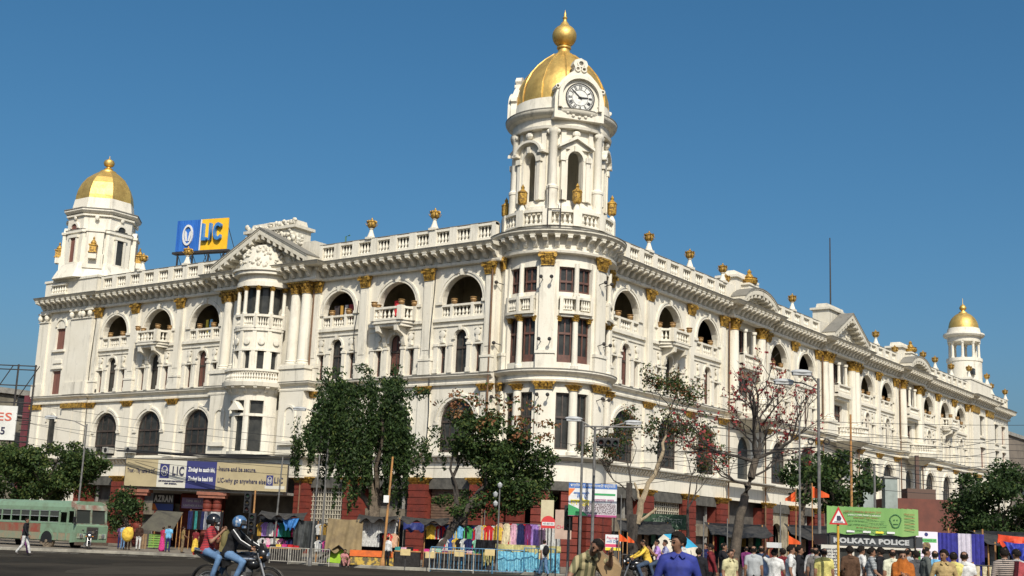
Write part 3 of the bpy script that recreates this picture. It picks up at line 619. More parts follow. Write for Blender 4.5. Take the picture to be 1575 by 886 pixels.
for c_, h_, k_, w_ in POR:
    a, b = (c_-w_-.3, c_+w_+.3)
    hs = [rect(c_, 2.6, 16.2, 19.3), rect(c_, 2.0, 12.5, 15.3), archpts(c_, 2.4, 7.15, 9.4)]
    fm(RF, 'wall', wallpanel(a, b, 6.72, 20.0, hs, .5), WHITE)
    m = MB(); m.box(a, b, -.02, .5, 5.4, 6.72); fm(RF, 'wall', m, WHITE)
    m = MB(); m.box(c_-1.3, c_+1.3, .55, .65, 16.2, 19.3); m.box(c_-1.0, c_+1.0, .3, .4, 12.5, 15.3); m.box(c_-1.2, c_+1.2, .3, .4, 7.15, 10.6); wv = fm(RF, 'window', m, GLASS)
    m = MB()
    for x in (-1.0, -.05, .92): m.box(c_+x, c_+x+.1, .24, .31, 12.5, 15.3)
    m.box(c_-1, c_+1, .22, .3, 14.3, 14.45)
    for x in (-1.3, -.45, .35, 1.18): m.box(c_+x, c_+x+.12, .46, .56, 16.2, 19.3)
    fm(RF, 'window_frame', m, BROWN, wv)
    m = MB(); m.box(c_-1.75, c_+1.75, -.75, 0, 15.95, 16.2); m.box(c_-1.5, c_+1.5, -.55, 0, 15.7, 15.95); bl = fm(RF, 'balcony', m, WHITE)
    balustrade(RF, c_-1.7, c_+1.7, -.55, 16.2, 17.15, 9, .25)
    for x in (-.85, .85):
        m = MB(); m.lathe([(.2, 17.15), (.2, 17.3), (.15, 17.35), (.13, 18.9), (.22, 19.0), (.22, 19.2)], 10, c_+x, -.45); fm(RF, 'colonnette', m, WHITE, bl, 35)
    for sx in (-1, 1):
        ks = (h_-.5, h_+.55) if k_ == 'tri' else (h_,)
        for k in ks: column(RF, c_+sx*k, -.30, ZS+1.2, 18.9, .42)
        m = MB(); p0, p1 = sorted((c_+sx*(ks[0]-.7), c_+sx*(ks[-1]+.7))); m.box(p0, p1, -.85, 0, ZS+.05, ZS+1.0); m.box(p0-.1, p1+.1, -.95, 0, ZS+1.0, ZS+1.2); fm(RF, 'pedestal', m, WHITE)
        pilaster(RF, c_+sx*(w_-.35), .6, .15)
    # curved balcony on the string course
    m = MB(); m.lathe([(.6, 10.9), (1.5, 11.3), (2.0, 11.6), (2.35, 11.75), (2.4, 12.2), (.1, 12.22)], 20, c_, -.5, 180, 360); cb = fm(RF, 'balcony_floor', m, AGED)
    m = MB(); m.arcbox((c_, -.5), 180, 360, 2.05, 2.3, 12.2, 12.35, 20); m.arcbox((c_, -.5), 180, 360, 2.05, 2.32, 13.0, 13.15, 20); fm(RF, 'balcony_rail', m, WHITE, cb)
    m = MB()
    for k in range(26): t = R(180+7*k); baluster(m, c_+2.18*math.cos(t), -.5+2.18*math.sin(t), 12.35, .65)
    fm(RF, 'balusters', m, WHITE, cb)['kind'] = 'stuff'
    pediment(RF, c_, w_+.1 if k_ == 'tri' else w_-.25, -.55, k_, 21.0, 2.45 if k_ == 'tri' else 1.05)
    m = MB(); ww = 2.3 if k_ == 'tri' else 1.9; zt = 24.6 if k_ == 'tri' else 23.9
    m.box(c_-ww, c_+ww, -.1, 1.5, 20.9, zt-.5); m.box(c_-ww-.2, c_+ww+.2, -.3, 1.7, zt-.5, zt-.3); m.box(c_-ww+.2, c_+ww-.2, .1, 1.3, zt-.3, zt+.15, .1)
    m.box(c_-ww-1.5, c_-ww, -.05, 1.3, 20.9, 22.7); m.box(c_+ww, c_+ww+1.5, -.05, 1.3, 20.9, 22.7); fm(RF, 'attic', m, AGED if k_ == 'tri' else WHITE)
    if k_ == 'seg':
        for x, y, z in ((-2.9, .3, 22.7), (0, -.2, 22.3), (2.9, .3, 22.7)):
            if x: fp(RF, 'gilded_urn', URN, c_+x, y, z)
            else:
                m = MB(); m.box(c_-.8, c_+.8, -.75, .0, 21.6, 22.9); m.box(c_-.95, c_+.95, -.85, .0, 22.9, 23.05); fm(RF, 'urn_base', m, WHITE)
                m = MB(); m.lathe([(.3, 23.05), (.62, 23.15), (.72, 23.4), (.6, 23.55), (.68, 23.6), (.35, 23.7), (.26, 23.9), (.14, 24.0), (.2, 24.15), (0, 24.4)], 16, c_, -.4); fm(RF, 'gilded_urn', m, GPAINT, None, 40)
# flagpole on the roof
m = MB(); m.tube([(54.2, 3.0, 20.9), (54.2, 3.0, 33.1)], .11, 8, .06); fm(RF, 'flagpole', m, IRON)
# ---------------- end pavilion, end wing and the round turret
hs = [rect(93.6, 1.4, z0, z1) for z0, z1 in ((7.2, 10.4), (12.5, 15.0), (16.4, 18.8))]
fm(RF, 'wall', wallpanel(89.2, 98.0, 0, 20.0, hs, .4, -.45), WHITE)
m = MB(); m.box(89.2, 89.25, -.45, .1, 0, 20); m.box(97.95, 98.0, -.45, .7, 0, 20); fm(RF, 'wall', m, WHITE)
for z0, z1 in ((7.2, 10.4), (12.5, 15.0), (16.4, 18.8)):
    m = MB(); m.box(92.9, 94.3, -.2, -.1, z0, z1); fm(RF, 'window', m, SHUT if z0 == 12.5 else GLASS)
    m = MB(); m.box(92.6, 94.6, -.65, -.45, z1, z1+.25); m.box(92.6, 94.6, -.65, -.45, z0-.25, z0); fm(RF, 'window_surround', m, WHITE)
for a, b in ((89.3, 90.6), (90.7, 91.9), (95.4, 96.6), (96.7, 97.9)):
    m = MB(); m.box(a, b, -.65, -.45, 12.35, 18.95); m.box(a, b, -.6, -.45, 6.98, 11.2); fm(RF, 'pilaster', m, WHITE)
    m = MB(); m.box(a-.05, b+.05, -.78, -.45, 18.95, 19.74); m.box(a-.05, b+.05, -.72, -.45, 11.2, 11.6); fm(RF, 'capital', m, GPAINT)
hs = [rect(u, 1.3, z0, z1) for u in (100.6, 103.8, 107.0) for z0, z1 in ((7.2, 10.2), (12.6, 15.4), (16.4, 18.8))]
fm(RF, 'wall', wallpanel(98.0, 109.5, 0, 20.0, hs, .4, .6), WHITE)
for u in (100.6, 103.8, 107.0):
    for z0, z1 in ((7.2, 10.2), (12.6, 15.4), (16.4, 18.8)):
        m = MB(); m.box(u-.65, u+.65, .85, .95, z0, z1); fm(RF, 'window', m, SHUT if (u+z0) % 2 > 1 else GLASS)
        m = MB(); m.box(u-.85, u+.85, .42, .6, z1, z1+.2); m.box(u-.85, u+.85, .42, .6, z0-.2, z0); fm(RF, 'window_surround', m, WHITE)
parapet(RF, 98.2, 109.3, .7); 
m = MB(); m.box(89.3, 97.9, -.5, 6.2, 21.0, 22.9); m.box(89.2, 98.0, -.6, 6.3, 22.9, 23.1); m.box(109.4, 109.5, .7, 14, 0, 21); fm(RF, 'parapet', m, WHITE)
for u, y in ((89.8, -.2), (97.4, -.2)): urn(RF, u, y, 23.1)
for u in (102.5, 109.0): urn(RF, u, .7)
TR = (97.0, 2.4)
m = MB(); m.lathe([(2.45, 22.9), (2.45, 23.3), (2.1, 23.5), (2.1, 26.0), (2.2, 26.1), (2.2, 26.5), (.1, 26.52)], 28, *TR); tr = fm(RF, 'turret', m, WHITE, None, 35)
for k in range(8):
    t = R(45*k+10); m = MB(); m.lathe([(.24, 26.5), (.24, 26.65), (.18, 26.7), (.15, 28.3), (.23, 28.4), (.23, 28.6)], 10, TR[0]+1.75*math.cos(t), TR[1]+1.75*math.sin(t)); fm(RF, 'colonnette', m, WHITE, tr, 35)
m = MB(); m.lathe([(.1, 28.58), (2.0, 28.6), (2.05, 29.2), (2.4, 29.3), (2.55, 29.5), (2.5, 29.7), (2.1, 29.8), (1.95, 30.4), (.1, 30.42)], 28, *TR); fm(RF, 'turret_entablature', m, WHITE, tr, 35)
m = MB(); m.lathe([(1.85, 30.4), (1.82, 30.8), (1.68, 31.3), (1.4, 31.8), (1.0, 32.2), (.55, 32.45), (.4, 32.55)], 28, *TR); fm(RF, 'dome', m, GOLD, tr, 60)
m = MB(); m.lathe([(.55, 32.4), (.5, 32.6), (.25, 32.7), (.22, 32.8), (.42, 33.0), (.45, 33.2), (.3, 33.45), (.1, 33.6), (.03, 33.75), (.02, 34.4), (0, 34.45)], 14, *TR); fm(RF, 'finial', m, GOLD, tr, 40)
m = MB(); m.box(TR[0]-2.3, TR[0]-1.5, TR[1]-1.75, TR[1]-1.2, 24.2, 25.0); fm(RF, 'window', m, GLASS, tr)

# ---------------- corner clock tower
T = (3.6, 2.1); TB = 214.2
def TA(a): return TB+a
m = MB(); m.lathe([(3.55, 5.3), (3.55, 7.0)], 48, *T); m.lathe([(3.6, 10.95), (3.6, 12.9)], 48, *T); m.lathe([(3.6, 6.9), (3.6, 7.35)], 48, *T)
m.lathe([(3.62, 15.9), (3.62, 16.3)], 48, *T); m.lathe([(3.6, 19.15), (3.6, 21.2)], 48, *T); m.lathe([(3.5, 17.0), (3.5, 17.5)], 48, *T)
m.lathe([(2.9, 5.0), (2.9, 21.5)], 32, *T)
tw = fm(RF, 'clock_tower', m, WHITE, None, 35)
def ring(name, prof, mat=WHITE, n=64):
    c = MB(); c.lathe(prof, n, *T); return fm(RF, name, c, mat, tw, 35)
ring('ledge', [(3.4, 6.6), (3.9, 6.76), (4.1, 6.86), (4.1, 6.96), (3.4, 7.02)], SOOT)
ring('string_course', [(3.5, 11.6), (3.95, 11.62), (4.0, 11.75), (3.9, 11.82), (3.9, 12.02), (4.1, 12.1), (4.25, 12.25), (4.25, 12.36), (3.5, 12.5)])
ring('frieze', [(3.5, 19.95), (4.02, 20.0), (4.06, 20.15), (3.85, 20.22), (3.85, 21.1), (3.5, 21.12)])
ring('cornice_edge', [(4.2, 21.44), (4.7, 21.40), (4.72, 21.46), (4.2, 21.55)], EDGE); ring('string_edge', [(3.9, 12.38), (4.27, 12.34), (4.28, 12.40), (3.9, 12.48)], EDGE)
ring('cornice', [(3.5, 21.1), (4.5, 21.12), (4.6, 21.25), (4.68, 21.3), (4.68, 21.42), (3.4, 21.6)], AGED)
for k in range(34):
    t = TA(360*k/34); c = fp(RF, 'corbel', CORBEL, T[0]+3.83*math.cos(R(t)), T[1]+3.83*math.sin(R(t)), 20.38, tw); c.rotation_euler[2] = R(t+90); c.scale = (1, .72, 1)
PIL = [-8.5+60*k for k in range(-2, 4)]
for p in PIL:
    if abs(p) > 130: continue
    m = MB(); c = T
    m.arcbox(c, TA(p-8), TA(p+8), 3.3, 3.86, 6.98, 11.1, 4); m.arcbox(c, TA(p-9), TA(p+9), 3.3, 3.95, 12.4, 13.4, 4); m.arcbox(c, TA(p-9.6), TA(p+9.6), 3.3, 4.02, 13.4, 13.6, 4)
    m.arcbox(c, TA(p-7.5), TA(p+7.5), 3.3, 3.86, 13.6, 19.2, 4); m.arcbox(c, TA(p-11.5), TA(p+11.5), 3.3, 3.68, 12.4, 19.5, 4); m.arcbox(c, TA(p-12), TA(p+12), 3.3, 3.66, 6.98, 11.0, 4)
    pp = fm(RF, 'pilaster', m, WHITE, tw)
    for z, me, rr, sc in ((19.15, CAP3, 3.78, 1.1), (11.12, CAP1, 3.80, 1.15)):
        q = fp(RF, 'capital', me, T[0]+rr*math.cos(R(TA(p))), T[1]+rr*math.sin(R(TA(p))), z, tw); q.rotation_euler[2] = R(TA(p)+90); q.scale = (sc, 1, 1.05 if z > 15 else 1.1)
    if abs(p) < 80:
        for z in (18.2, 14.15, 10.6):
            for d in (-4.5, 4.5):
                t = R(TA(p+d)); x, y = math.cos(t), math.sin(t); c = MB(); c.tube([(T[0]+3.85*x, T[1]+3.85*y, z), (T[0]+4.35*x, T[1]+4.35*y, z+.1)], .03, 5); c.ell((T[0]+4.4*x, T[1]+4.4*y, z+.1), (.13, .13, .13), 8, 5); fm(RF, 'floodlight', c, IRON, tw)
for s_ in range(-2, 3):
    a = -38.5+60*s_
    for d in (-1, 1):
        w0, w1 = sorted((a+d*3.2, a+d*17.6))
        for z0, z1, mull in ((7.35, 10.95, 9.4), (12.9, 15.9, 14.8), (17.5, 19.15, 18.2)):
            m = MB(); fr = 1.1
            m.arcbox(T, TA(w0), TA(w0+fr), 3.28, 3.42, z0, z1, 1); m.arcbox(T, TA(w1-fr), TA(w1), 3.28, 3.42, z0, z1, 1); mm_ = (w0+w1)/2; m.arcbox(T, TA(mm_-.7), TA(mm_+.7), 3.28, 3.40, z0, z1, 1)
            m.arcbox(T, TA(w0), TA(w1), 3.28, 3.43, z0, z0+.12, 3); m.arcbox(T, TA(w0), TA(w1), 3.28, 3.43, z1-.12, z1, 3); m.arcbox(T, TA(w0), TA(w1), 3.28, 3.43, mull-.07, mull+.07, 3)
            if z0 == 12.9: m.arcbox(T, TA(w0), TA(w1), 3.28, 3.41, z0, z0+.5, 3)
            fr_ = fm(RF, 'window', m, BROWN if z0 > 8 else DARKF, tw)
            m = MB(); m.arcbox(T, TA(w0+.5), TA(w1-.5), 3.2, 3.32, z0, z1, 4); fm(RF, 'pane', m, GLASS, tw)
    m = MB(); m.arcbox(T, TA(a-17.6), TA(a+17.6), 3.4, 3.95, 16.02, 16.2, 8); m.arcbox(T, TA(a-17.6), TA(a+17.6), 3.4, 3.80, 15.85, 16.02, 8); m.arcbox(T, TA(a-17.6), TA(a+17.6), 3.4, 3.9, 17.0, 17.15, 8)
    for q in (-17.2, -1.6, 14): m.arcbox(T, TA(a+q), TA(a+q+3.2), 3.5, 3.95, 16.2, 17.2, 1)
    m.arcbox(T, TA(a-3), TA(a+3), 3.4, 3.76, 12.4, 12.8, 2)
    m.arcbox(T, TA(a-17.6), TA(a+17.6), 3.5, 3.66, 16.2, 16.32, 8)
    fm(RF, 'spandrel_balcony', m, WHITE, tw)
    m = MB()
    for q in (-12.9, -10.4, -7.9, -5.4, 5.4, 7.9, 10.4, 12.9): t = R(TA(a+q)); baluster(m, T[0]+3.78*math.cos(t), T[1]+3.78*math.sin(t), 16.3, .7, .85)
    fm(RF, 'balusters', m, WHITE, tw)['kind'] = 'stuff'
    for z0, z1, r in ((7.0, 11.1, .30), (12.5, 15.6, .2), (17.15, 19.4, .17)):
        t = R(TA(a)); x, y = T[0]+3.62*math.cos(t), T[1]+3.62*math.sin(t); m = MB(); m.lathe([(r*1.3, z0), (r*1.3, z0+.2), (r, z0+.26), (r*.9, z1)], 14, x, y); fm(RF, 'colonnette', m, WHITE, tw, 35)
        if z0 < 17: q = fp(RF, 'capital', SMALLCAP, x, y, z1-.02, tw); q.scale = (r/.15*1.05, r/.15*1.05, 1.1)
    for d in (-17, 17): 
        if 1: t = R(TA(a+d)); q = fp(RF, 'capital', SMALLCAP, T[0]+3.55*math.cos(t), T[1]+3.55*math.sin(t), 15.55, tw)
# belfry stage
ring('belfry_base', [(3.2, 21.5), (3.75, 21.55), (3.75, 21.85), (3.5, 21.9), (3.5, 22.0), (3.0, 22.1)])
m = MB()
for z0, z1, r in ((21.85, 21.98, .18), (22.75, 22.92, .2)): m.arcbox(T, 0, 360, 3.68-r, 3.68+r, z0, z1, 60)
for k in range(12): m.arcbox(T, TA(19+30*k-4.4), TA(19+30*k+4.4), 3.46, 3.92, 21.85, 22.96, 2)
fm(RF, 'balustrade', m, WHITE, tw)
m = MB()
for k in range(12):
    for j in range(4): t = R(TA(19+30*k+4.4+(j+.5)*21.2/4)); baluster(m, T[0]+3.68*math.cos(t), T[1]+3.68*math.sin(t), 21.98, .78, 1.1)
fm(RF, 'balusters', m, WHITE, tw)['kind'] = 'stuff'
DR, DI = 3.05, 2.6
ring('belfry_sill', [(2.5, 22.0), (3.3, 22.0), (3.3, 23.3), (3.15, 23.4), (3.05, 23.75), (2.5, 23.78)])
ring('belfry_floor', [(2.6, 23.7), (.01, 23.72)])
hw = 9.8; dz = 26.55; dr = DR*math.sin(R(hw))
for k in range(6):
    a = 19+60*k; m = MB()
    m.arcbox(T, TA(a+hw), TA(a+60-hw), DI, DR, 23.7, 28.7, 10)
    n = 10
    for j in range(n):
        b0, b1 = a-hw+2*hw*j/n, a-hw+2*hw*(j+1)/n
        def top(b): x = DR*math.sin(R(b-a)); return dz+math.sqrt(max(0, dr*dr-x*x))*1.25
        vs = []
        for b in (b0, b1):
            t = R(TA(b)); ca, sa = math.cos(t), math.sin(t)
            vs += [(T[0]+DI*ca, T[1]+DI*sa, top(b)), (T[0]+DR*ca, T[1]+DR*sa, top(b)), (T[0]+DR*ca, T[1]+DR*sa, 28.7), (T[0]+DI*ca, T[1]+DI*sa, 28.7)]
        m.add(vs, [(0,1,5,4),(1,2,6,5),(2,3,7,6),(3,0,4,7)])
    fm(RF, 'belfry_wall', m, WHITE, tw)
    Mx = Matrix.Translation((T[0]+DR*math.cos(R(TA(a)))*.985, T[1]+DR*math.sin(R(TA(a)))*.985, 0)) @ Matrix.Rotation(R(TA(a)+90), 4, 'Z')
    c = MB(); archring(c, 0, .55, .74, 26.5, -.16, .2, 12, 1.2); c.box(-.74, -.54, -.14, .2, 23.75, 26.5); c.box(.54, .74, -.14, .2, 23.75, 26.5); c.box(-1.0, -.74, -.22, .2, 23.75, 26.4); c.box(.74, 1.0, -.22, .2, 23.75, 26.4); c.box(-1.1, -.7, -.3, .2, 26.4, 26.75); c.box(.7, 1.1, -.3, .2, 26.4, 26.75)
    if k % 2 == 0:
        for sg in (-1, 1): c.prism([(0, 27.95), (sg*1.25, 27.25), (sg*1.25, 27.43), (0, 28.18)][::sg], -.42, .2)
        c.prism([(-1.2, 27.25), (1.2, 27.25), (0, 27.95)], -.15, .2)
    else:
        archring(c, 0, 1.05, 1.25, 27.0, -.42, .2, 12, .75); c.box(-1.4, -.95, -.42, .2, 26.95, 27.1); c.box(.95, 1.4, -.42, .2, 26.95, 27.1)
    c.ell((0, -.2, 28.3), (.3, .2, .25), 8, 5); c.box(-.12, .12, -.3, .1, 27.1, 27.5)
    c.xf(Mx); fm(RF, 'window_surround', c, WHITE, tw)
    t = R(TA(a-27.5)); x, y = T[0]+3.22*math.cos(t), T[1]+3.22*math.sin(t)
    m = MB(); m.lathe([(.38, 22.0), (.38, 24.4), (.42, 24.45), (.42, 24.6), (.30, 24.75), (.27, 28.2), (.34, 28.3), (.38, 28.45), (.38, 28.6)], 16, x, y)
    for d in (-1, 1): m.ell((x-math.sin(t)*.34*d+.1*math.cos(t), y+math.cos(t)*.34*d+.1*math.sin(t), 28.42), (.14, .14, .16), 8, 5)
    fm(RF, 'column', m, WHITE, tw, 35)
    m = MB(); m.arcbox(T, TA(a-27.5-15), TA(a-27.5-9), 2.9, 3.2, 23.75, 28.6, 1); m.arcbox(T, TA(a-27.5+9), TA(a-27.5+15), 2.9, 3.2, 23.75, 28.6, 1); fm(RF, 'pilaster', m, WHITE, tw)
    t = R(TA(a)); x, y = T[0]+3.68*math.cos(t), T[1]+3.68*math.sin(t)
    m = MB(); m.lathe([(.26, 22.95), (.22, 23.1), (.12, 23.3), (.12, 23.4)], 10, x, y); fm(RF, 'lantern_base', m, WHITE, tw)
    m = MB(); m.lathe([(.18, 23.4), (.30, 23.5), (.32, 23.7), (.32, 24.15), (.36, 24.2), (.30, 24.3), (.16, 24.4), (.10, 24.5), (.14, 24.6), (.05, 24.75), (0, 24.85)], 8, x, y); fm(RF, 'gilded_lantern', m, GPAINT, tw)
ring('belfry_entablature', [(2.5, 28.6), (3.45, 28.62), (3.5, 28.8), (3.35, 28.85), (3.35, 29.35), (3.6, 29.45), (2.4, 29.46)])
ring('belfry_edge', [(3.4, 29.88), (3.87, 29.83), (3.88, 29.89), (3.4, 30.05)], EDGE)
ring('belfry_cornice', [(3.2, 29.44), (3.6, 29.46), (3.78, 29.6), (3.85, 29.72), (3.85, 29.85), (3.3, 30.05)], AGED)
ring('dome_drum', [(2.6, 29.95), (3.4, 30.0), (3.35, 30.5), (3.3, 30.85), (3.0, 30.9)])
DP = [(3.2, 30.75), (3.22, 31.2), (3.14, 31.8), (2.95, 32.45), (2.6, 33.15), (2.1, 33.8), (1.5, 34.4), (1.05, 34.75), (.8, 34.95)]
m = MB(); m.lathe(DP, 64, *T); dm = fm(RF, 'dome', m, GOLD, tw, 60)
for k in range(12):
    t = R(TA(4+30*k)); m = MB(); m.tube([(T[0]+r*1.005*math.cos(t), T[1]+r*1.005*math.sin(t), z) for r, z in DP], .06, 5); fm(RF, 'dome_rib', m, GOLD, tw)
m = MB(); m.lathe([(1.0, 34.75), (.85, 34.95), (.55, 35.1), (.42, 35.3), (.40, 35.5), (.5, 35.55), (.5, 35.66), (.36, 35.72)]+[(.86*math.sin(R(q)), 36.48-.84*math.cos(R(q))) for q in range(25, 165, 14)]+[(.34, 37.28), (.28, 37.42), (.14, 37.6), (.12, 37.75), (.18, 37.85), (.08, 38.0), (.1, 38.15), (.04, 38.3), (0, 38.5)], 28, *T); fm(RF, 'finial', m, GOLD, tw, 50)
# clock gables
CLK = M('clock_white', (.74, .73, .68), (.5, .5, .46), 3, .5)
TEXTS = []
def text(body, size, mat, parent, M4, width=None, ext=.01, name='lettering', bold=0.0):
    cu = bpy.data.curves.new('text', 'FONT'); cu.body = body; cu.size = size; cu.extrude = ext; cu.align_x = 'CENTER'; cu.align_y = 'CENTER'; cu.resolution_u = 3; cu.offset = bold; cu.space_character = 1.0+bold*7
    o = bpy.data.objects.new(name, cu); col.objects.link(o); TEXTS.append((o, mat, parent, M4, width, name)); return o
FRONT = Matrix.Rotation(R(90), 4, 'X')    # text lying in xy -> upright, facing -y
for a in (19, 139, 259):
    GRD = 3.30 if a == 19 else 2.95
    Mx = Matrix.Translation((T[0]+GRD*math.cos(R(TA(a))), T[1]+GRD*math.sin(R(TA(a))), 0)) @ Matrix.Rotation(R(TA(a)+90), 4, 'Z')
    c = MB(); zc = 30.72
    prof = [(-1.75, 29.2), (1.75, 29.2), (1.75, 30.6), (1.62, 31.1), (1.78, 31.2), (1.72, 31.45), (1.45, 31.6), (1.2, 31.95), (.75, 32.4), (.45, 32.6), (.4, 32.9), (.52, 33.1), (.42, 33.38), (0, 33.55), (-.42, 33.38), (-.52, 33.1), (-.4, 32.9), (-.45, 32.6), (-.75, 32.4), (-1.2, 31.95), (-1.45, 31.6), (-1.72, 31.45), (-1.78, 31.2), (-1.62, 31.1), (-1.75, 30.6)]
    c.prism(prof if a == 19 else [(x, max(z, 30.0)) for x, z in prof], -.30, .35 if a == 19 else .1)
    archring(c, 0, 1.3, 1.55, zc, -.55, -.25, 24); c.box(-1.55, -1.3, -.55, -.25, 29.9, zc); c.box(1.3, 1.55, -.55, -.25, 29.9, zc)
    for x, z, s in ((-.22, 32.75, .2), (.22, 32.75, .2), (0, 33.15, .27), (-1.6, 31.35, .16), (1.6, 31.35, .16)):
        q = MB(); q.lathe([(s*.55, -.04), (s*.6, .06), (s, .06), (s, -.04), (s*.55, -.04)], 12); q.xf(Matrix.Translation((x, -.34, z)) @ FRONT); c.join(q)
    for k in range(9): tt_ = R(200+17.5*k); c.ell((1.45*math.cos(tt_), -.34, zc+1.35*math.sin(tt_)), (.13, .09, .1), 6, 4)
    c.xf(Mx); gb = fm(RF, 'clock_gable', c, WHITE, tw)
    q = MB(); q.lathe([(1.02, 0), (1.02, .06), (.01, .061)], 40); q.xf(Mx @ Matrix.Translation((0, -.30, zc)) @ FRONT); ck = fm(RF, 'clock_face', q, CLK, tw)
    q = MB(); L = lambda r0, r1, z: q.lathe([(r0, z), (r1, z), (r1, z+.03), (r0, z+.03), (r0, z)], 40)
    L(.96, 1.03, .055); L(.86, .885, .055); L(.545, .565, .055)
    for k in range(60):
        tt_ = R(6*k); x, y = math.cos(tt_), math.sin(tt_); q.add([(.885*x-.012*y, .885*y+.012*x, .08), (.885*x+.012*y, .885*y-.012*x, .08), (.97*x+.012*y, .97*y-.012*x, .08), (.97*x-.012*y, .97*y+.012*x, .08)], [(0,1,2,3)])
    for k, rn in enumerate(('XII','I','II','III','IIII','V','VI','VII','VIII','IX','X','XI')):
        n = len(rn); wd = {'I': .06, 'V': .13, 'X': .13}; tot = sum(wd[ch] for ch in rn)*.95; x0 = -tot/2; tt_ = R(-30*k)
        for ch in rn:
            cw = wd[ch]*.95; cx = x0+cw/2; x0 += cw
            st = {'I': [(0, 0)], 'V': [(-1, 0), (1, 0)], 'X': [(-1, 1), (1, -1)]}[ch]
            for e0, e1 in st:
                dx0, dx1 = e0*cw*.32, e1*cw*.32; pv = []
                for (xx, yy) in ((cx+dx0-.017, .83), (cx+dx0+.017, .83), (cx+dx1+.017, .60), (cx+dx1-.017, .60)): pv.append((xx*math.cos(tt_)-yy*math.sin(tt_), xx*math.sin(tt_)+yy*math.cos(tt_), .08))
                q.add(pv, [(0,1,2,3)])
    q.xf(Mx @ Matrix.Translation((0, -.30, zc)) @ FRONT); fm(RF, 'clock_numerals', q, BLACK, tw)
    for ang, ln, wd in ((86, .58, .05), (-48, .92, .035)):
        q = MB(); q.prismz([(-wd, -.15), (wd, -.15), (wd*.9, ln*.8), (0, ln), (-wd*.9, ln*.8)], .09, .11); q.lathe([(.08, .08), (.08, .12)], 10)
        q.xf(Mx @ Matrix.Translation((0, -.30, zc)) @ FRONT @ Matrix.Rotation(R(-ang), 4, 'Z')); fm(RF, 'clock_hand', q, BLACK, tw)
# iron ladder frame on the belfry balcony
t = R(TA(-7)); m = MB()
for d in (-3, 9): u_ = R(TA(d-7)); m.tube([(T[0]+4.0*math.cos(u_), T[1]+4.0*math.sin(u_), 21.6), (T[0]+4.0*math.cos(u_), T[1]+4.0*math.sin(u_), 24.5-.3*(d > 0))], .035, 5)
for z in (21.8, 22.9): m.tube([(T[0]+4.0*math.cos(R(TA(-10))), T[1]+4.0*math.sin(R(TA(-10))), z), (T[0]+4.0*math.cos(R(TA(2))), T[1]+4.0*math.sin(R(TA(2))), z)], .03, 5)
fm(RF, 'iron_frame', m, IRON, tw)
# ground storey of the tower
for p in (-98.5, -68.5, -38.5, -8.5, 21.5, 51.5, 81.5):
    m = MB(); m.arcbox(T, TA(p-9), TA(p+9), 3.0, 3.5, 0, 5.0, 3); pp = fm(RF, 'pier', m, RED, tw)
    for k in range(11):
        m = MB(); m.arcbox(T, TA(p-9.5), TA(p+9.5), 3.2, 3.62, .12+k*.45, .52+k*.45, 3); fm(RF, 'stone_course', m, RED, tw)
m = MB(); m.lathe([(3.3, 4.75), (3.75, 4.8), (3.75, 5.35), (3.3, 5.4)], 40, *T); fm(RF, 'lintel', m, LINT, tw)
# ---------------- body of the building behind the facades
m = MB(); m.box(.6, 20, 3.0, 54.5, 20.6, 20.9); m.box(20, 109.3, .7, 20, 20.6, 20.9); m.box(7, 20, .7, 3.0, 20.6, 20.9); obj('roof', m, CONC, B)
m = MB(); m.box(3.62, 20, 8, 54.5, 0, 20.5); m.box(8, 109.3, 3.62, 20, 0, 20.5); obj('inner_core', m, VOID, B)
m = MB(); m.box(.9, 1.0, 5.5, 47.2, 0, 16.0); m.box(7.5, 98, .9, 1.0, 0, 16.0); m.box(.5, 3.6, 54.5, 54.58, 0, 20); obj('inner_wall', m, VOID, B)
# ------------------------------------------------------------------ ground of the junction
ASPH = M('asphalt', (.044,.038,.030), (.022,.0195,.016), .22, .95, 0, .2, spec=.05, coord='w', bscale=25)
m = MB(); m.box(-3000, 3000, -3000, 3000, -.4, 0); tag(obj('road', m, ASPH), kind='structure')
PAVE = [(-90,74),(-26,71),(-21,72.6),(-16,71.6),(-13,69),(-11,66.4),(-8,64),(-5.3,62.6),(1,62.6),(3.5,60.5),(4.6,50),(5.2,38),(6.2,27),(9,22.5),(16,20),(120,20),(120,260),(-90,260)]
def inpave(x, y):
    c = False; n = len(PAVE)
    for i in range(n):
        (x0, y0), (x1, y1) = PAVE[i], PAVE[i-1]
        if (y0 > y) != (y1 > y) and x < (x1-x0)*(y-y0)/(y1-y0)+x0: c = not c
    return c
def gz(lat, dep): return .13 if inpave(lat, dep) else 0.0
m = MB(); m.prismz([tuple(G(a, b)[:2]) for a, b in PAVE], -.05, .13); tag(obj('pavement', m, M('paving', (.20,.17,.13), (.10,.085,.065), .8, .9, 0, .3, coord='w')), kind='structure')
m = MB(); KR = [G(a, b) for a, b in PAVE[:16]]
m.sweep([(0, -.02), (.16, -.02), (.16, .13), (.13, .15), (0, .15)], [(q.x, q.y) for q in KR]); tag(obj('kerb', m, M('kerb_stone', (.30,.28,.23), (.15,.14,.12), 1.2, .9, coord='w')), kind='structure')
m = MB()
rr = random.Random(5)
for k in range(26):
    a = -27+k*.62; q = G(a, 69.0 if a < -15 else 69-(a+15)*.6); L = rr.uniform(.15, .45)
    if rr.random() < .75: m.box(q.x-L, q.x+L*.8, q.y-.07, q.y+.05, .001, .005)
tag(obj('road_marking', m, M('worn_paint', (.42,.41,.37), (.12,.115,.105), 3, .9, coord='w', lo=.35, hi=.6)), kind='structure')

def thing_at(name, lat, dep, label, cat, group=None, rz=0, z=None):
    return empty(name, G(lat, dep, gz(lat, dep) if z is None else z), GR+rz, label, cat, group)

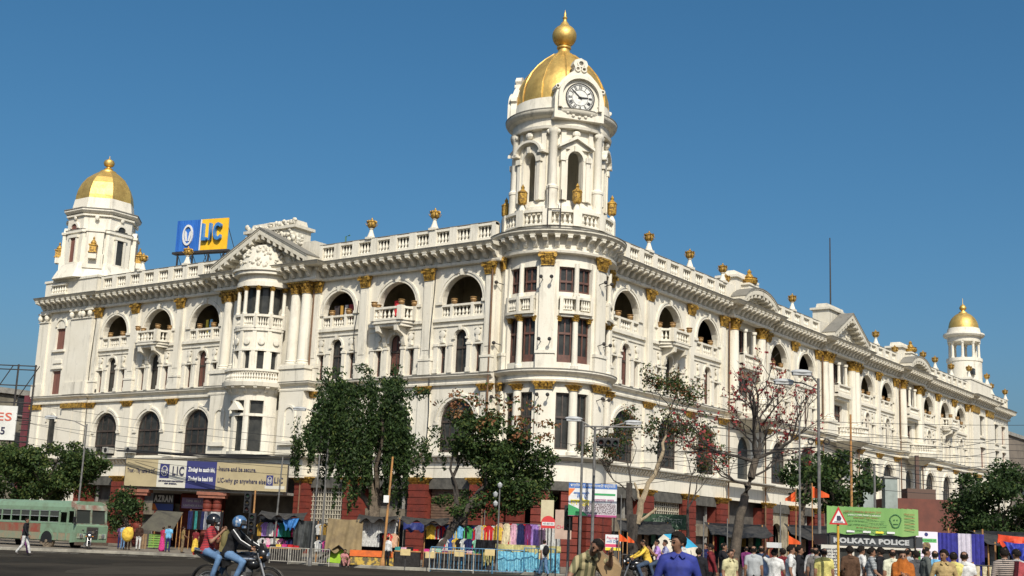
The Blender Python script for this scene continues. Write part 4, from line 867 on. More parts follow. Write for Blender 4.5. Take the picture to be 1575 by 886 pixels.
# ------------------------------------------------------------------ porch of the corner insurance office (part of the building) and its hoarding
PD = 90.5
def gpart(name, mb, mat, smooth=None): return put(name, mesh_of(name, mb, mat, smooth), B, G(0, 0), GR)
def gbox(mb, l0, l1, d0, d1, z0, z1): return mb.box(l0, l1, d0, d1, z0, z1)
m = MB(); m.prismz([(-26.9, PD+.2), (-15.6, PD+.2), (-14.2, 95), (-19.5, 104), (-26.9, 104)], 4.12, 4.3); gpart('porch_roof', m, CONC)
for l in (-26.1, -20.6):
    for dx in (-.34, .34):
        m = MB(); m.lathe([(.36, .13), (.36, .5), (.30, .55), (.28, 3.7)], 14, l+dx, PD+.6); pc = gpart('porch_column', m, RED, 35)
        for k in range(8):
            c = MB(); c.lathe([(.31, .62+k*.39), (.335, .66+k*.39), (.335, .93+k*.39), (.31, .97+k*.39)], 14, l+dx, PD+.6); put('stone_course', mesh_of('stone_course', c, RED, 40), pc)
    m = MB(); m.box(l-.95, l+.95, PD+.1, PD+1.1, 3.7, 3.9); m.box(l-1.05, l+1.05, PD+.02, PD+1.2, 3.9, 4.12); gpart('porch_capital', m, M('red_brown', (.28,.10,.06), (.17,.07,.045), 3, .8))
for l in (-23.4,):
    m = MB(); m.box(l-.65, l+.65, PD+5.5, PD+6.6, .13, 4.1); pc = gpart('pier', m, RED)
    for k in range(9): c = MB(); c.box(l-.70, l+.70, PD+5.42, PD+6.6, .2+k*.43, .58+k*.43); put('stone_course', mesh_of('stone_course', c, RED), pc)
H = empty('hoarding', G(-21.08, PD, 0), GR, 'long beige and navy insurance hoarding over the porch with red columns', 'hoarding')
HB = M('hoarding_beige', (.36,.30,.175), (.30,.25,.145), .8, .6, coord='w'); HW = M('hoarding_white', (.47,.46,.40), None, 1, .6); NAVY = M('navy_print', (.018,.022,.12), None, 1, .5); INK = M('ink_dark', (.02,.02,.05), None, 1, .6); LETW = M('letter_white', (.62,.62,.60), None, 1, .6)
x0, x1, zb, zt = -5.72, 5.72, 4.32, 6.22
obj('frame', MB().box(x0-.05, x1+.05, .02, .35, zb-.06, zt+.06), IRON, H)
obj('panel', MB().box(x0, -3.45, -.04, .02, zb, zt), HB, H); obj('panel', MB().box(-3.45, -1.42, -.04, .02, zb, zt), HW, H)
obj('panel', MB().box(-1.42, .72, -.04, .02, zb, zt), NAVY, H); obj('panel', MB().box(.72, x1, -.04, .02, zb, zt), HB, H)
def HT(s, size, mat, x, z, wd, b=.012): text(s, size, mat, H, Matrix.Translation((x, -.06, z)) @ FRONT, wd, .01, 'lettering', b)
HT('Trust - Thy name is LIC', .42, INK, -4.6, 5.4, 1.95); HT('LIC', .85, INK, -1.98, 5.45, .82, .03)
HT('LIFE INSURANCE CORPORATION', .12, INK, -2.45, 4.75, 1.75); HT('OF INDIA', .12, INK, -2.45, 4.58, .9)
HT('Zindagi ke saath bhi,', .42, LETW, -.33, 5.62, 1.9); HT('Zindagi ke baad bhi', .42, LETW, -.38, 4.98, 1.75)
HT('Insure and be secure.', .46, INK, 2.2, 5.75, 2.65); HT('LIC-why go anywhere else?', .46, INK, 2.6, 4.95, 3.5); HT('LIC', .55, INK, 5.15, 5.08, .62, .02)
def emblem(par, x, z, s, y=-.06):
    obj('emblem_plate', MB().box(x-s*.5, x+s*.5, y, y+.03, z-s*.75, z+s*.75), NAVY, par)
    q = MB()
    for k in range(24):
        a, b = R(15*k), R(15*k+15); q.prism([(x+s*.30*math.sin(a), z+s*.48*math.cos(a)), (x+s*.36*math.sin(a), z+s*.56*math.cos(a)), (x+s*.36*math.sin(b), z+s*.56*math.cos(b)), (x+s*.30*math.sin(b), z+s*.48*math.cos(b))], y-.02, y)
    for sg in (-1, 1):
        q.prism([(x+sg*s*.05, z-s*.3), (x+sg*s*.12, z-s*.32), (x+sg*s*.24, z+s*.05), (x+sg*s*.22, z+s*.3), (x+sg*s*.12, z+s*.1)][::sg], y-.02, y)
    q.prism([(x-s*.05, z-s*.1), (x+s*.05, z-s*.1), (x, z+s*.18)], y-.02, y)
    obj('emblem', q, HW, par)
emblem(H, -2.95, 5.45, .66); emblem(H, 4.52, 5.08, .48); obj('plate', MB().box(4.2, 5.6, -.045, -.03, 4.5, 4.72), HW, H)
for l, z0, z1, nm, mats in ((-25.2, 3.25, 3.95, 'AZKAN', ('w', 'b')), ):
    S = thing_at('shop_sign', -24.6, 93, 'small shop sign with white lettering over an orange and blue stripe', 'sign', z=0); 
    obj('board', MB().box(-.75, .75, 0, .08, 2.7, 3.95), M('sign_dark', (.04,.04,.045), None, 1, .6), S); obj('stripe', MB().box(-.75, .75, -.02, 0, 2.75, 3.2), M('sign_blue', (.03,.06,.24), None, 1, .5), S); obj('corner_patch', MB().prism([(-.75, 2.76), (-.35, 2.76), (-.6, 3.2), (-.75, 3.2)], -.035, -.02), M('sign_orange', (.60,.17,.02), None, 1, .5), S)
    text('AZRAN', .62, LETW, S, Matrix.Translation((0, -.04, 3.55)) @ FRONT, 1.35, .01, 'lettering', .03)
S = thing_at('shop_sign', -22.2, 92.6, 'mauve shop sign hanging between the red porch columns', 'sign', z=0)
obj('board', MB().box(-.95, .95, 0, .08, 2.95, 3.7), M('mauve_board', (.26,.17,.30), (.20,.13,.24), 2, .6), S); text('TIME BELT', .22, LETW, S, Matrix.Translation((-.1, -.02, 3.48)) @ FRONT, 1.1); text('LEATHER & BAGS', .2, LETW, S, Matrix.Translation((-.05, -.02, 3.15)) @ FRONT, 1.5)

# ------------------------------------------------------------------ sign frame on the roof
RS = empty('rooftop_sign', (1.9, 36.8, 20.9), R(-90)+R(14), 'blue and yellow insurance sign on a steel frame behind the parapet', 'sign')
SBLUE = M('sign_sky', (.035,.16,.52), (.02,.10,.40), 2, .45, streak=True); SYEL = M('sign_yellow', (.85,.50,.02), (.75,.40,.02), 1, .45); LBL = M('letter_blue', (.04,.18,.45), None, 1, .4)
RS.scale = (.88, 1, 1); zz0, zz1 = 3.35, 6.0
m = MB()
for k in range(13): m.box(-2.9+.2*k, -2.72+.2*k, -.04, .05, zz0, zz1)
obj('panel', m, SBLUE, RS); obj('panel', MB().box(-.22, -.08, -.06, .05, zz0, zz1), LETW, RS); obj('panel', MB().box(-.06, 2.9, -.05, .05, zz0, zz1), SYEL, RS)
m = MB()
for k in range(20):
    a, b = R(18*k), R(18*k+18); m.prism([(-1.55+.44*math.sin(a), 4.7+.72*math.cos(a)), (-1.55+.58*math.sin(a), 4.7+.9*math.cos(a)), (-1.55+.58*math.sin(b), 4.7+.9*math.cos(b)), (-1.55+.44*math.sin(b), 4.7+.72*math.cos(b))], -.16, -.02)
for sg in (-1, 1): m.prism([(-1.55+sg*.05, 4.2), (-1.55+sg*.2, 4.18), (-1.55+sg*.36, 4.7), (-1.55+sg*.33, 5.1), (-1.55+sg*.16, 4.9)][::sg], -.12, -.02)
obj('emblem', m, LETW, RS)
text('LIC', 2.0, LBL, RS, Matrix.Translation((1.25, -.22, 4.75)) @ FRONT, 2.1, .16, 'lettering', .05)
m = MB(); m.box(-3.2, 3.2, -.1, .5, 3.12, 3.3)
for x in (-2.6, -.9, .9, 2.6): m.box(x-.06, x+.06, -.05, .07, 0, 3.2); m.tube([(x, 0, 3.1), (x, 2.2, .1)], .04, 4); m.tube([(x, .05, 5.8), (x, 2.6, 2.0)], .04, 4); m.tube([(x, 2.2, .0), (x, 2.6, 2.1)], .04, 4)
for x in (-2.6, -.9, .9): m.tube([(x, 0, 0), (x+1.7, 0, 3.1)], .035, 4); m.tube([(x, 2.2, .3), (x+1.7, 2.4, 1.8)], .035, 4)
obj('frame', m, IRON, RS)

# ------------------------------------------------------------------ trees
def leafmat(name, c, tr=.25):
    m = bpy.data.materials.new(name); m.use_nodes = True; t = m.node_tree; b = t.nodes['Principled BSDF']; b.inputs['Roughness'].default_value = .6; b.inputs['Specular IOR Level'].default_value = .2
    oi = t.nodes.new('ShaderNodeNewGeometry'); nz = t.nodes.new('ShaderNodeTexNoise'); nz.inputs['Scale'].default_value = 1.3; nz.inputs['Detail'].default_value = 3; t.links.new(oi.outputs['Position'], nz.inputs['Vector'])
    mx = t.nodes.new('ShaderNodeMix'); mx.data_type = 'RGBA'; mx.inputs[6].default_value = (c[0]*.65, c[1]*.65, c[2]*.65, 1); mx.inputs[7].default_value = (c[0]*1.35, c[1]*1.3, c[2]*1.2, 1)
    t.links.new(nz.outputs[0], mx.inputs[0]); t.links.new(mx.outputs[2], b.inputs['Base Color'])
    tl = t.nodes.new('ShaderNodeBsdfTranslucent'); t.links.new(mx.outputs[2], tl.inputs[0]); ms = t.nodes.new('ShaderNodeMixShader'); ms.inputs[0].default_value = tr
    t.links.new(b.outputs[0], ms.inputs[1]); t.links.new(tl.outputs[0], ms.inputs[2]); t.links.new(ms.outputs[0], t.nodes['Material Output'].inputs[0]); return m
LG = [leafmat('leaf_dark', (.026,.050,.017)), leafmat('leaf_mid', (.045,.080,.022)), leafmat('leaf_light', (.095,.125,.035))]
LR = [leafmat('leaf_russet', (.20,.085,.04)), leafmat('leaf_rust', (.22,.12,.055))]
FLW = [leafmat('petal_red', (.27,.035,.04)), leafmat('petal_pink', (.34,.09,.09))]
BARK = M('bark', (.16,.125,.09), (.07,.055,.04), 5, .9, 0, .6, coord='w'); BARKM = M('bark_grey', (.10,.08,.06), (.05,.04,.03), 5, .9, 0, .6, coord='w'); BARKD = M('bark_dark', (.06,.05,.042), (.03,.025,.02), 5, .9, 0, .6, coord='w'); BARKL = M('bark_pale', (.36,.29,.19), (.22,.17,.11), 4, .9, 0, .4, coord='w')
def leafmesh(name, P, size, mats, w=None, hang=0.0, aspect=.55):
    n = len(P); d = rng.normal(size=(n, 3)); d[:, 2] = d[:, 2]*(1-hang)-hang*1.6; d /= np.linalg.norm(d, axis=1)[:, None]
    e = np.cross(d, rng.normal(size=(n, 3))); e /= np.linalg.norm(e, axis=1)[:, None]+1e-9
    s = size*rng.uniform(.6, 1.35, n)[:, None]; v = np.empty((n, 4, 3)); v[:, 0] = P-d*s*.5; v[:, 1] = P+e*s*.5*aspect; v[:, 2] = P+d*s*.5; v[:, 3] = P-e*s*.5*aspect
    me = bpy.data.meshes.new(name); me.vertices.add(n*4); me.vertices.foreach_set('co', v.reshape(-1)); me.loops.add(n*4); me.loops.foreach_set('vertex_index', np.arange(n*4, dtype=np.int32))
    me.polygons.add(n); me.polygons.foreach_set('loop_start', np.arange(0, n*4, 4, dtype=np.int32)); me.polygons.foreach_set('loop_total', np.full(n, 4, dtype=np.int32))
    for q in mats: me.materials.append(q)
    me.polygons.foreach_set('material_index', rng.choice(len(mats), n, p=w).astype(np.int32)); me.update(calc_edges=True); return me
def ballpts(C, r, n, shell=.5):
    d = rng.normal(size=(n, 3)); d /= np.linalg.norm(d, axis=1)[:, None]; return np.array(C)+d*np.array(r)*(rng.uniform(0, 1, n)**shell)[:, None]
def clumps(C, rad, k, cr, per, top=0.0):
    out = []; cs = []
    for i in range(k):
        d = rng.normal(size=3); d /= np.linalg.norm(d); d[2] = abs(d[2])*top+d[2]*(1-top); c = np.array(C)+d*np.array(rad)*rng.uniform(.45, 1.0); r = cr*rng.uniform(.55, 1.3); cs.append(c)
        out.append(ballpts(c, (r*1.15, r*1.15, r*.75), int(per*(r/cr)**1.5), .45))
    return np.vstack(out), cs
def limb(mb, a, b, r0, r1, wob=.15, n=5, seg=6):
    a, b = Vector(a), Vector(b); L = (b-a).length; pts = []
    for i in range(n+1):
        t = i/n; q = a.lerp(b, t); k = math.sin(math.pi*t)*wob*L*.35; pts.append(q+Vector((random.uniform(-k, k), random.uniform(-k, k), random.uniform(-k, k)*.5)))
    mb.tube(pts, r0, seg, r1); return pts
def grow(mb, p, d, L, r, lev, tips, spread=.75, kids=(2, 3), bend=.2, rise=.15):
    p = Vector(p); d = Vector(d).normalized(); q = p; pts = [p]
    for i in range(4):
        d = (d+Vector((random.uniform(-bend, bend), random.uniform(-bend, bend), random.uniform(-bend, bend)+rise*.3))).normalized(); q = q+d*L/4; pts.append(q)
    mb.tube(pts, r, 5 if lev < 3 else 7, r*.62)
    if lev == 0: tips.append(pts[2]); tips.append(pts[-1]); return
    for k in range(random.randint(*kids)):
        s = pts[-1] if k == 0 else pts[random.choice((2, 3, 4))]
        nd = (d+Vector((random.uniform(-1, 1), random.uniform(-1, 1), random.uniform(-.5, .8)))*spread).normalized()
        grow(mb, s, nd, L*random.uniform(.6, .85), r*.55, lev-1, tips, spread, kids, bend, rise)
    if lev <= 2: tips.append(pts[-1])
def local(T_, lat, dep, z): return ((lat-T_[0]), (dep-T_[1]), z)
def tree(name, lat, dep, label): return thing_at(name, lat, dep, label, 'tree', 'trees on the pavement')

# weeping tree
random.seed(11)
t = tree('weeping_tree', -7.0, 67.5, 'tall weeping tree with long dark hanging foliage before the red shop piers')
m = MB(); limb(m, (0, 0, 0), (.35, .2, 3.4), .42, .30, .1); limb(m, (.35, .2, 3.2), (-.6, .3, 6.6), .28, .12); limb(m, (.35, .2, 3.2), (1.6, .4, 6.8), .24, .10); limb(m, (.2, .1, 2.6), (-2.2, .2, 6.0), .18, .07); limb(m, (.35, .2, 3.4), (2.6, -.2, 5.8), .16, .06); limb(m, (.35,.2,3.4), (.5,-1.6,7.5), .16, .06)
obj('trunk', m, BARK, t, smooth=60)
P = []
for k in range(205):
    a = rng.uniform(0, 2*math.pi); q = math.sqrt(rng.uniform(0, 1)); x = -.35+3.8*q*math.cos(a); y = 2.4*q*math.sin(a); zt = 10.5-2.6*q**2+.7*math.sin(x*2.1)+.5*math.sin(y*3+1)+rng.uniform(-1.2, .6)-.35*max(0, x)
    lowest = 2.2+rng.uniform(0, 2.2) if -1.8 < x < 1.9 else (4.0+rng.uniform(-.6, 2.2) if x < 0 else 5.0+rng.uniform(-.8, 1.2))
    if math.sin(x*3.3+1.2)*math.cos(y*2.7) > .45: continue
    ln = max(.8, (zt-lowest)*rng.uniform(.3, 1.0)); zt -= rng.uniform(0, .6)*max(0, zt-lowest-ln)
    n = int(ln*62); s = rng.uniform(0, 1, n); dx, dy = rng.normal(0, .35, 2); wd = .26*(1-.72*s)
    P.append(np.stack([x+dx*s**.5+rng.normal(0, 1, n)*wd*.6, y+dy*s**.5+rng.normal(0, 1, n)*wd*.6, zt-ln*s], 1))
Q, _ = clumps((-.3, 0, 9.0), (3.1, 2.2, 1.3), 20, .5, 120, .5); P.append(Q)
put('crown', leafmesh('crown', np.vstack(P), .21, LG, [.62, .33, .05], .6, .42), t)
# leaning tree with russet sprays
random.seed(12)
t = tree('leaning_tree', -2.2, 65.0, 'leafy tree with russet flower sprays at its top, behind the coloured garments')
m = MB(); a = limb(m, (-1.3, 0, .0), (-.2, .1, 2.2), .30, .24, .15); limb(m, (-.2, .1, 2.1), (2.1, .5, 4.9), .22, .10, .2); limb(m, (-.2, .1, 2.0), (-.3, .4, 6.0), .17, .06); limb(m, (.6, .2, 3.0), (3.6, .3, 4.6), .13, .05); limb(m, (-.1, .2, 3.4), (-1.0, .2, 7.2), .10, .03); limb(m, (1.3, .3, 4.0), (1.2, .4, 7.2), .09, .03)
obj('trunk', m, BARKD, t, smooth=60)
Pa, _ = clumps((2.7, .4, 4.9), (2.2, 1.8, 2.0), 62, .6, 170); Pb, _ = clumps((1.0, .4, 6.6), (2.3, 1.6, 1.5), 48, .5, 130); Pc, _ = clumps((1.3, .3, 3.3), (2.7, 1.4, 1.1), 34, .45, 85)
put('crown', leafmesh('crown', np.vstack([Pa, Pb, Pc]), .19, LG, [.42, .43, .15], .15), t)
Pr, _ = clumps((1.0, .0, 8.0), (2.9, 1.5, 1.3), 52, .34, 17); Pr2, _ = clumps((3.4, -.1, 6.9), (1.6, 1.0, 1.0), 20, .3, 18); put('russet_sprays', leafmesh('russet_sprays', np.vstack([Pr, Pr2]), .20, LR+[LG[1]], [.38, .30, .32], .45), t)
# sparse tree with cut limbs
random.seed(21)
t = tree('pollarded_tree', 6.0, 56.5, 'pale barked tree with lopped limbs and thin sparse leaves beside the rally banner')
m = MB(); tips = []
limb(m, (-.3, 0, 0), (-.25, 0, 2.8), .30, .22, .1); limb(m, (-.25, .1, 0), (-.45, .1, 4.2), .2, .15, .05)
obj('trunk', m, BARKD, t, smooth=60)
m = MB(); limb(m, (-.1, -.05, 2.4), (.1, 0, 3.5), .17, .15, .1); limb(m, (.1, 0, 3.4), (.95, .1, 5.4), .13, .09, .1); limb(m, (.1, 0, 3.2), (-.25, 0, 4.2), .08, .05); limb(m, (0, -.05, 2.5), (.75, -.1, 3.1), .08, .06, .05); limb(m, (.95, .1, 5.4), (1.15, .1, 6.9), .09, .04); obj('pale_limb', m, BARKL, t, smooth=60)
m = MB()
for s, d, L in (((.95, .1, 5.4), (.1, .1, 1), 1.3), ((-.2, 0, 3.4), (-.5, .2, 1), 1.3), ((1.1, .1, 6.6), (.2, 0, 1), 1.0), ((.2, .1, 3.9), (.8, .3, .9), 1.4), ((2.2, .5, 3.2), (.0, .1, 1), 1.5), ((2.2, .5, 3.2), (.6, .1, .7), 1.4), ((-.4, .1, 4.1), (-.2, .2, 1), 1.4)): grow(m, s, d, L, .04, 4, tips, .8)
limb(m, (2.2, .6, 0), (2.2, .5, 3.2), .09, .06, .1)
obj('branch', m, BARKD, t)
Q = np.vstack([ballpts(tuple(q), (.32, .32, .26), 12) for q in tips if rng.uniform() < .85]); put('crown', leafmesh('crown', Q, .13, [LG[0], LG[1], LR[0], LG[2]], [.36, .2, .24, .2], .1), t)
# silk cotton tree in flower
random.seed(33)
t = tree('silk_cotton_tree', 9.0, 50.0, 'leaning bare tree with red blossom and grey trunk before the right wing')
m = MB(); tips = []; limb(m, (-.15, 0, 0), (.25, 0, 2.9), .25, .18, .05, 6, 8); limb(m, (.25, 0, 2.8), (.85, 0, 5.0), .18, .14, .05, 6, 8)
obj('trunk', m, BARKM, t, smooth=60)
m = MB()
for s, d, L, r in (((.85, 0, 4.9), (-.9, .2, .35), 1.5, .075), ((.85, 0, 5.0), (.1, .1, 1), 1.4, .09), ((.85, 0, 5.0), (1, -.2, .65), 1.6, .08), ((.85, 0, 4.8), (.3, 1, .7), 1.3, .06), ((.85, 0, 5.0), (-.45, -.5, 1), 1.35, .07), ((.6, 0, 4.0), (-1, -.1, .2), 1.3, .05), ((.7, 0, 4.3), (1, .1, .3), 1.2, .05), ((.85, 0, 5.0), (.5, .2, 1), 1.3, .07)): grow(m, s, d, L, r, 4, tips, .75, (3, 3), .2, .12)
obj('branch', m, BARKD, t)
Q = np.vstack([ballpts(tuple(q), (.10, .10, .09), 4) for q in tips if rng.uniform() < .26]); put('blossom', leafmesh('blossom', Q, .10, FLW+[LR[0]], [.55, .25, .2], 0, .9), t)
# green tree behind the police booth
def bushtree(name, lat, dep, label, C, rad, k, cr, per, trunk, size, w, seed, hang=.1):
    global rng
    random.seed(seed); rng = np.random.default_rng(seed)
    t = tree(name, lat, dep, label); m = MB(); limb(m, (0, 0, 0), (C[0]*.5, C[1]*.5, trunk), .2, .13, .1)
    Q, cs = clumps(C, rad, k, cr, per)
    for c in cs[::4]: limb(m, (C[0]*.5, C[1]*.5, trunk-.2), tuple(c), .09, .02, .15, 4, 5)
    obj('trunk', m, BARK, t, smooth=60); put('crown', leafmesh('crown', Q, size, LG, w, hang), t); return t
bushtree('broadleaf_tree', 15.6, 60.0, 'green broad leaved tree between the flags and grey posts', (.1, 0, 4.9), (2.0, 1.6, 1.6), 40, .5, 120, 3.4, .22, [.5, .4, .1], 41)
bushtree('broadleaf_tree', 13.0, 56.0, 'small broad leaved tree under the street lamp pole', (.2, 0, 4.6), (1.2, 1.1, .9), 18, .42, 80, 3.6, .20, [.5, .4, .1], 42)
bushtree('round_tree', 21.3, 55.0, 'dense round dark tree above the blue and white cloth screen', (.1, 0, 3.7), (2.15, 1.9, 2.1), 90, .55, 200, 2.6, .16, [.72, .25, .03], 43)
bushtree('broadleaf_tree', -31.2, 88.0, 'wide bright green tree spreading above the green bus', (-.2, 0, 5.0), (4.0, 2.6, 2.2), 95, .75, 230, 3.4, .24, [.25, .5, .25], 44)
bushtree('broadleaf_tree', -25.0, 87.0, 'small dark tree behind the bus beside the red columns', (-.6, 0, 2.5), (1.1, 1.0, 1.5), 26, .5, 120, 1.6, .20, [.65, .33, .02], 45)
bushtree('broadleaf_tree', -37.5, 92.0, 'tree at the foot of the steel billboard frame', (-.2, 0, 4.4), (2.6, 2.2, 2.0), 45, .7, 160, 3.0, .24, [.4, .45, .15], 46)

# ------------------------------------------------------------------ poles, lamps, wires
LAMPW = M('lamp_shell', (.40,.41,.41), (.28,.29,.29), 4, .5); POLE = M('pole_grey', (.17,.165,.155), (.09,.088,.084), 3, .6, .2); RUST = M('pole_rust', (.40,.20,.06), (.22,.11,.05), 3, .7)
def lamphead(par, x, y, z, ang, s=1.0):
    q = MB(); q.ell((0, 0, 0), (.42*s, .17*s, .11*s), 12, 6); q.box(-.34*s, .34*s, -.13*s, .13*s, -.12*s, -.04*s); q.xf(Matrix.Translation((x, y, z)) @ Matrix.Rotation(ang, 4, 'Z')); o = obj('lamp_head', q, LAMPW, par, smooth=40); return o
def pole(name, lat, dep, h, r, mat, label, cat='pole', group=None, r1=None, lean=0):
    t = thing_at(name, lat, dep, label, cat, group); m = MB(); m.tube([(0, 0, -.02), (lean, 0, h)], r, 8, r1 or r*.7); m.lathe([(r*1.8, 0), (r*1.8, .25), (r*1.1, .4)], 8); obj('shaft', m, mat, t, smooth=40); return t
t = pole('street_lamp', 3.5, 50, 6.15, .07, POLE, 'twin armed street lamp beside the curved corner of the building', 'street lamp', 'street lamps')
m = MB(); m.tube([(0, 0, 6.0), (-.3, 0, 6.2), (-.62, 0, 6.38)], .035, 6); m.tube([(0, 0, 6.0), (.6, 0, 6.15), (1.2, 0, 6.33)], .035, 6); obj('arm', m, POLE, t); lamphead(t, -.85, 0, 6.42, 0, .85); lamphead(t, 1.5, 0, 6.37, 0, .85)
t = pole('street_lamp', 11.1, 45, 7.6, .07, POLE, 'tall street lamp with two heads over the blossoming tree', 'street lamp', 'street lamps')
m = MB(); m.tube([(0, 0, 7.4), (-.25, 0, 7.7), (-.55, 0, 7.8)], .03, 6); m.tube([(0, 0, 7.2), (-.5, .3, 7.45), (-1.0, .4, 7.5)], .03, 6); obj('arm', m, POLE, t); lamphead(t, -.6, 0, 7.8, 0, .95); lamphead(t, -1.15, .4, 7.5, 0, .95)
q = MB()
for dx in (-.28, .28): c = MB(); c.tube([(dx+.1*math.cos(R(a)), 0, 5.35+.1*math.sin(R(a))) for a in range(0, 361, 30)], .025, 4); q.join(c)
obj('insulator', q, IRON, t)
t = pole('street_lamp', -26.4, 80, 7.6, .07, POLE, 'single arm street lamp rising out of the tree above the bus', 'street lamp', 'street lamps')
m = MB(); m.tube([(0, 0, 7.4), (-.8, 0, 7.75), (-2.0, 0, 7.9)], .035, 6); obj('arm', m, POLE, t); lamphead(t, -2.3, 0, 7.95, 0, 1.0)
t = pole('street_lamp', -9.2, 66, 7.5, .06, POLE, 'street lamp half hidden in the weeping tree', 'street lamp', 'street lamps'); m = MB(); m.tube([(0, 0, 7.3), (-.7, 0, 7.6), (-1.2, 0, 7.75)], .035, 6); obj('arm', m, POLE, t); lamphead(t, -1.6, 0, 7.78, 0, .9)
pole('utility_pole', -9.25, 62.8, 5.35, .055, POLE, 'thin grey pole beside the black hanging tarpaulin', lean=.12); pole('utility_pole', -11.75, 66.6, 5.4, .055, POLE, 'thin pale pole in front of the beige part of the hoarding', lean=.15)
pole('bamboo_pole', -5.75, 63, 5.3, .07, RUST, 'rust orange pole with a small white box by the white shirts', lean=.2)
obj('meter_box', MB().box(-.12, .14, -.16, -.06, 3.05, 3.4), LETW, bpy.data.objects['bamboo_pole'])
pole('utility_pole', 13.6, 50, 6.9, .06, RUST, 'ochre painted pole above the police booth'); pole('utility_pole', 11.9, 41, 4.3, .05, POLE, 'short pale pole at the left end of the green banner'); pole('utility_pole', 10.3, 44.5, 6.0, .045, POLE, 'thin bare pole left of the orange flag')
for l, d, h in ((4.6, 50, 3.4), (8.4, 48, 2.6), (7.2, 46, 2.6), (-.9, 64, 2.9), (2.85, 63, 2.5), (9.3, 43, 3.1)):
    pole('thin_post', l, d, h, .03, POLE, 'thin steel post standing on the crowded pavement', 'post', 'thin posts on the pavement')
t = pole('lamp_standard', -.2, 62.9, 4.0, .05, POLE, 'old lamp standard with small glass lanterns before the red piers', 'street lamp')
q = MB()
for z, x in ((3.2, -.18), (3.65, -.2), (4.1, 0)): q.lathe([(.06, z-.12), (.11, z-.05), (.13, z+.06), (.04, z+.14), (0, z+.18)], 8, x, -.05)
obj('lantern', q, LAMPW, t)
# traffic signals
def signal(par, x, y, z, horiz, glow=None):
    n = 3
    for k in range(1):
        q = MB()
        if horiz: q.box(x-.42, x+.42, y-.08, y+.08, z-.13, z+.13)
        else: q.box(x-.17, x+.17, y-.1, y+.1, z-.5, z+.5)
        o = obj('signal_head', q, BLACK, par)
    for k in (-1, 0, 1):
        px, pz = (x+k*.27, z) if horiz else (x, z+k*.32); q = MB(); q.lathe([(.10, .0), (.115, .13), (.10, .13), (.09, .01)], 12); q.xf(Matrix.Translation((px, y-.1, pz)) @ FRONT); obj('visor', q, BLACK, par)
        q = MB(); q.lathe([(.09, 0), (.01, .03)], 12); q.xf(Matrix.Translation((px, y-.1, pz)) @ FRONT); obj('lens', q, M('lens%d' % k, ((.05,.012,.01), (.05,.035,.01), (.01,.04,.02))[k+1], None, 1, .25), par)
t = pole('traffic_signal', 2.9, 48, 6.1, .06, POLE, 'traffic signal gantry with black heads beside the twin armed lamp', 'traffic signal'); m = MB(); m.tube([(0, 0, 5.95), (2.2, 0, 6.0)], .035, 6); obj('arm', m, POLE, t); signal(t, .95, -.1, 5.35, True)
m = MB(); m.box(.55, 1.4, -.03, .03, 5.5, 5.56); m.tube([(.95, 0, 5.5), (.95, 0, 6.0)], .025, 5); obj('hanger', m, IRON, t)
t = pole('traffic_signal', -12.0, 62, 3.5, .06, RUST, 'rusty traffic signal with grey heads under the hoarding', 'traffic signal'); signal(t, -.3, -.1, 2.9, False); signal(t, .0, -.2, 1.9, False)
t = pole('traffic_signal', 2.7, 52.5, 2.9, .05, POLE, 'black traffic signal below the rally banner', 'traffic signal'); signal(t, -.02, -.1, 2.6, False)
# overhead wires
WIRE = M('cable', (.018,.018,.02), None, 1, .6)
def wire(a, b, sag, r=.014, lab='black overhead cable sagging across the facade', n=9):
    a, b = Vector(a), Vector(b); m = MB(); o = a
    m.tube([tuple(a.lerp(b, i/n)-a-Vector((0, 0, sag*4*(i/n)*(1-i/n)))) for i in range(n+1)], r, 4); tag(obj('overhead_cable', m, WIRE, None, tuple(a)), lab, 'cable', lab)
rr = random.Random(9)
RL = 'dark overhead cable strung before the right wing'
for k in range(11):
    z = 6.4+.3*k+rr.uniform(-.2, .2); wire(G(8+rr.uniform(-1, 1), 58, z*.83), G(32+rr.uniform(0, 8), 66+rr.uniform(0, 10), z+rr.uniform(-1, 1.0)), rr.uniform(.2, .7), .012, RL)
for k in range(5): wire(G(11.1, 45, 5.2+.15*k), G(24, 62, 5.0+.6*k), .5, .013, RL)
for k in range(5): wire(G(11.1, 45, 5.3), G(3.0+rr.uniform(-1, 2), 66, 5.2+rr.uniform(-1, 1.5)), .3, .012, RL)
LL = 'dark overhead cable strung before the left wing'
for k in range(6): z = 6.0+.42*k+rr.uniform(-.15, .15); wire(G(-34, 88, z+1.0+rr.uniform(-.2, .6)), G(-8, 72+rr.uniform(-1, 3), z*.8+rr.uniform(-.3, .3)), rr.uniform(.1, .5), .012, LL)
for k in range(7): wire(G(-27+rr.uniform(-1, 1), 89.6, 6.62+rr.uniform(0, .3)), G(-14.5, 87, 6.5+rr.uniform(-.1, .3)), rr.uniform(.05, .2), .025, 'thick black cable drooping along the top of the hoarding')
for k in range(2): wire(G(-9.2, 66, 5.1+.3*k), G(4, 70, 6.0+.3*k), .3, .014, LL)

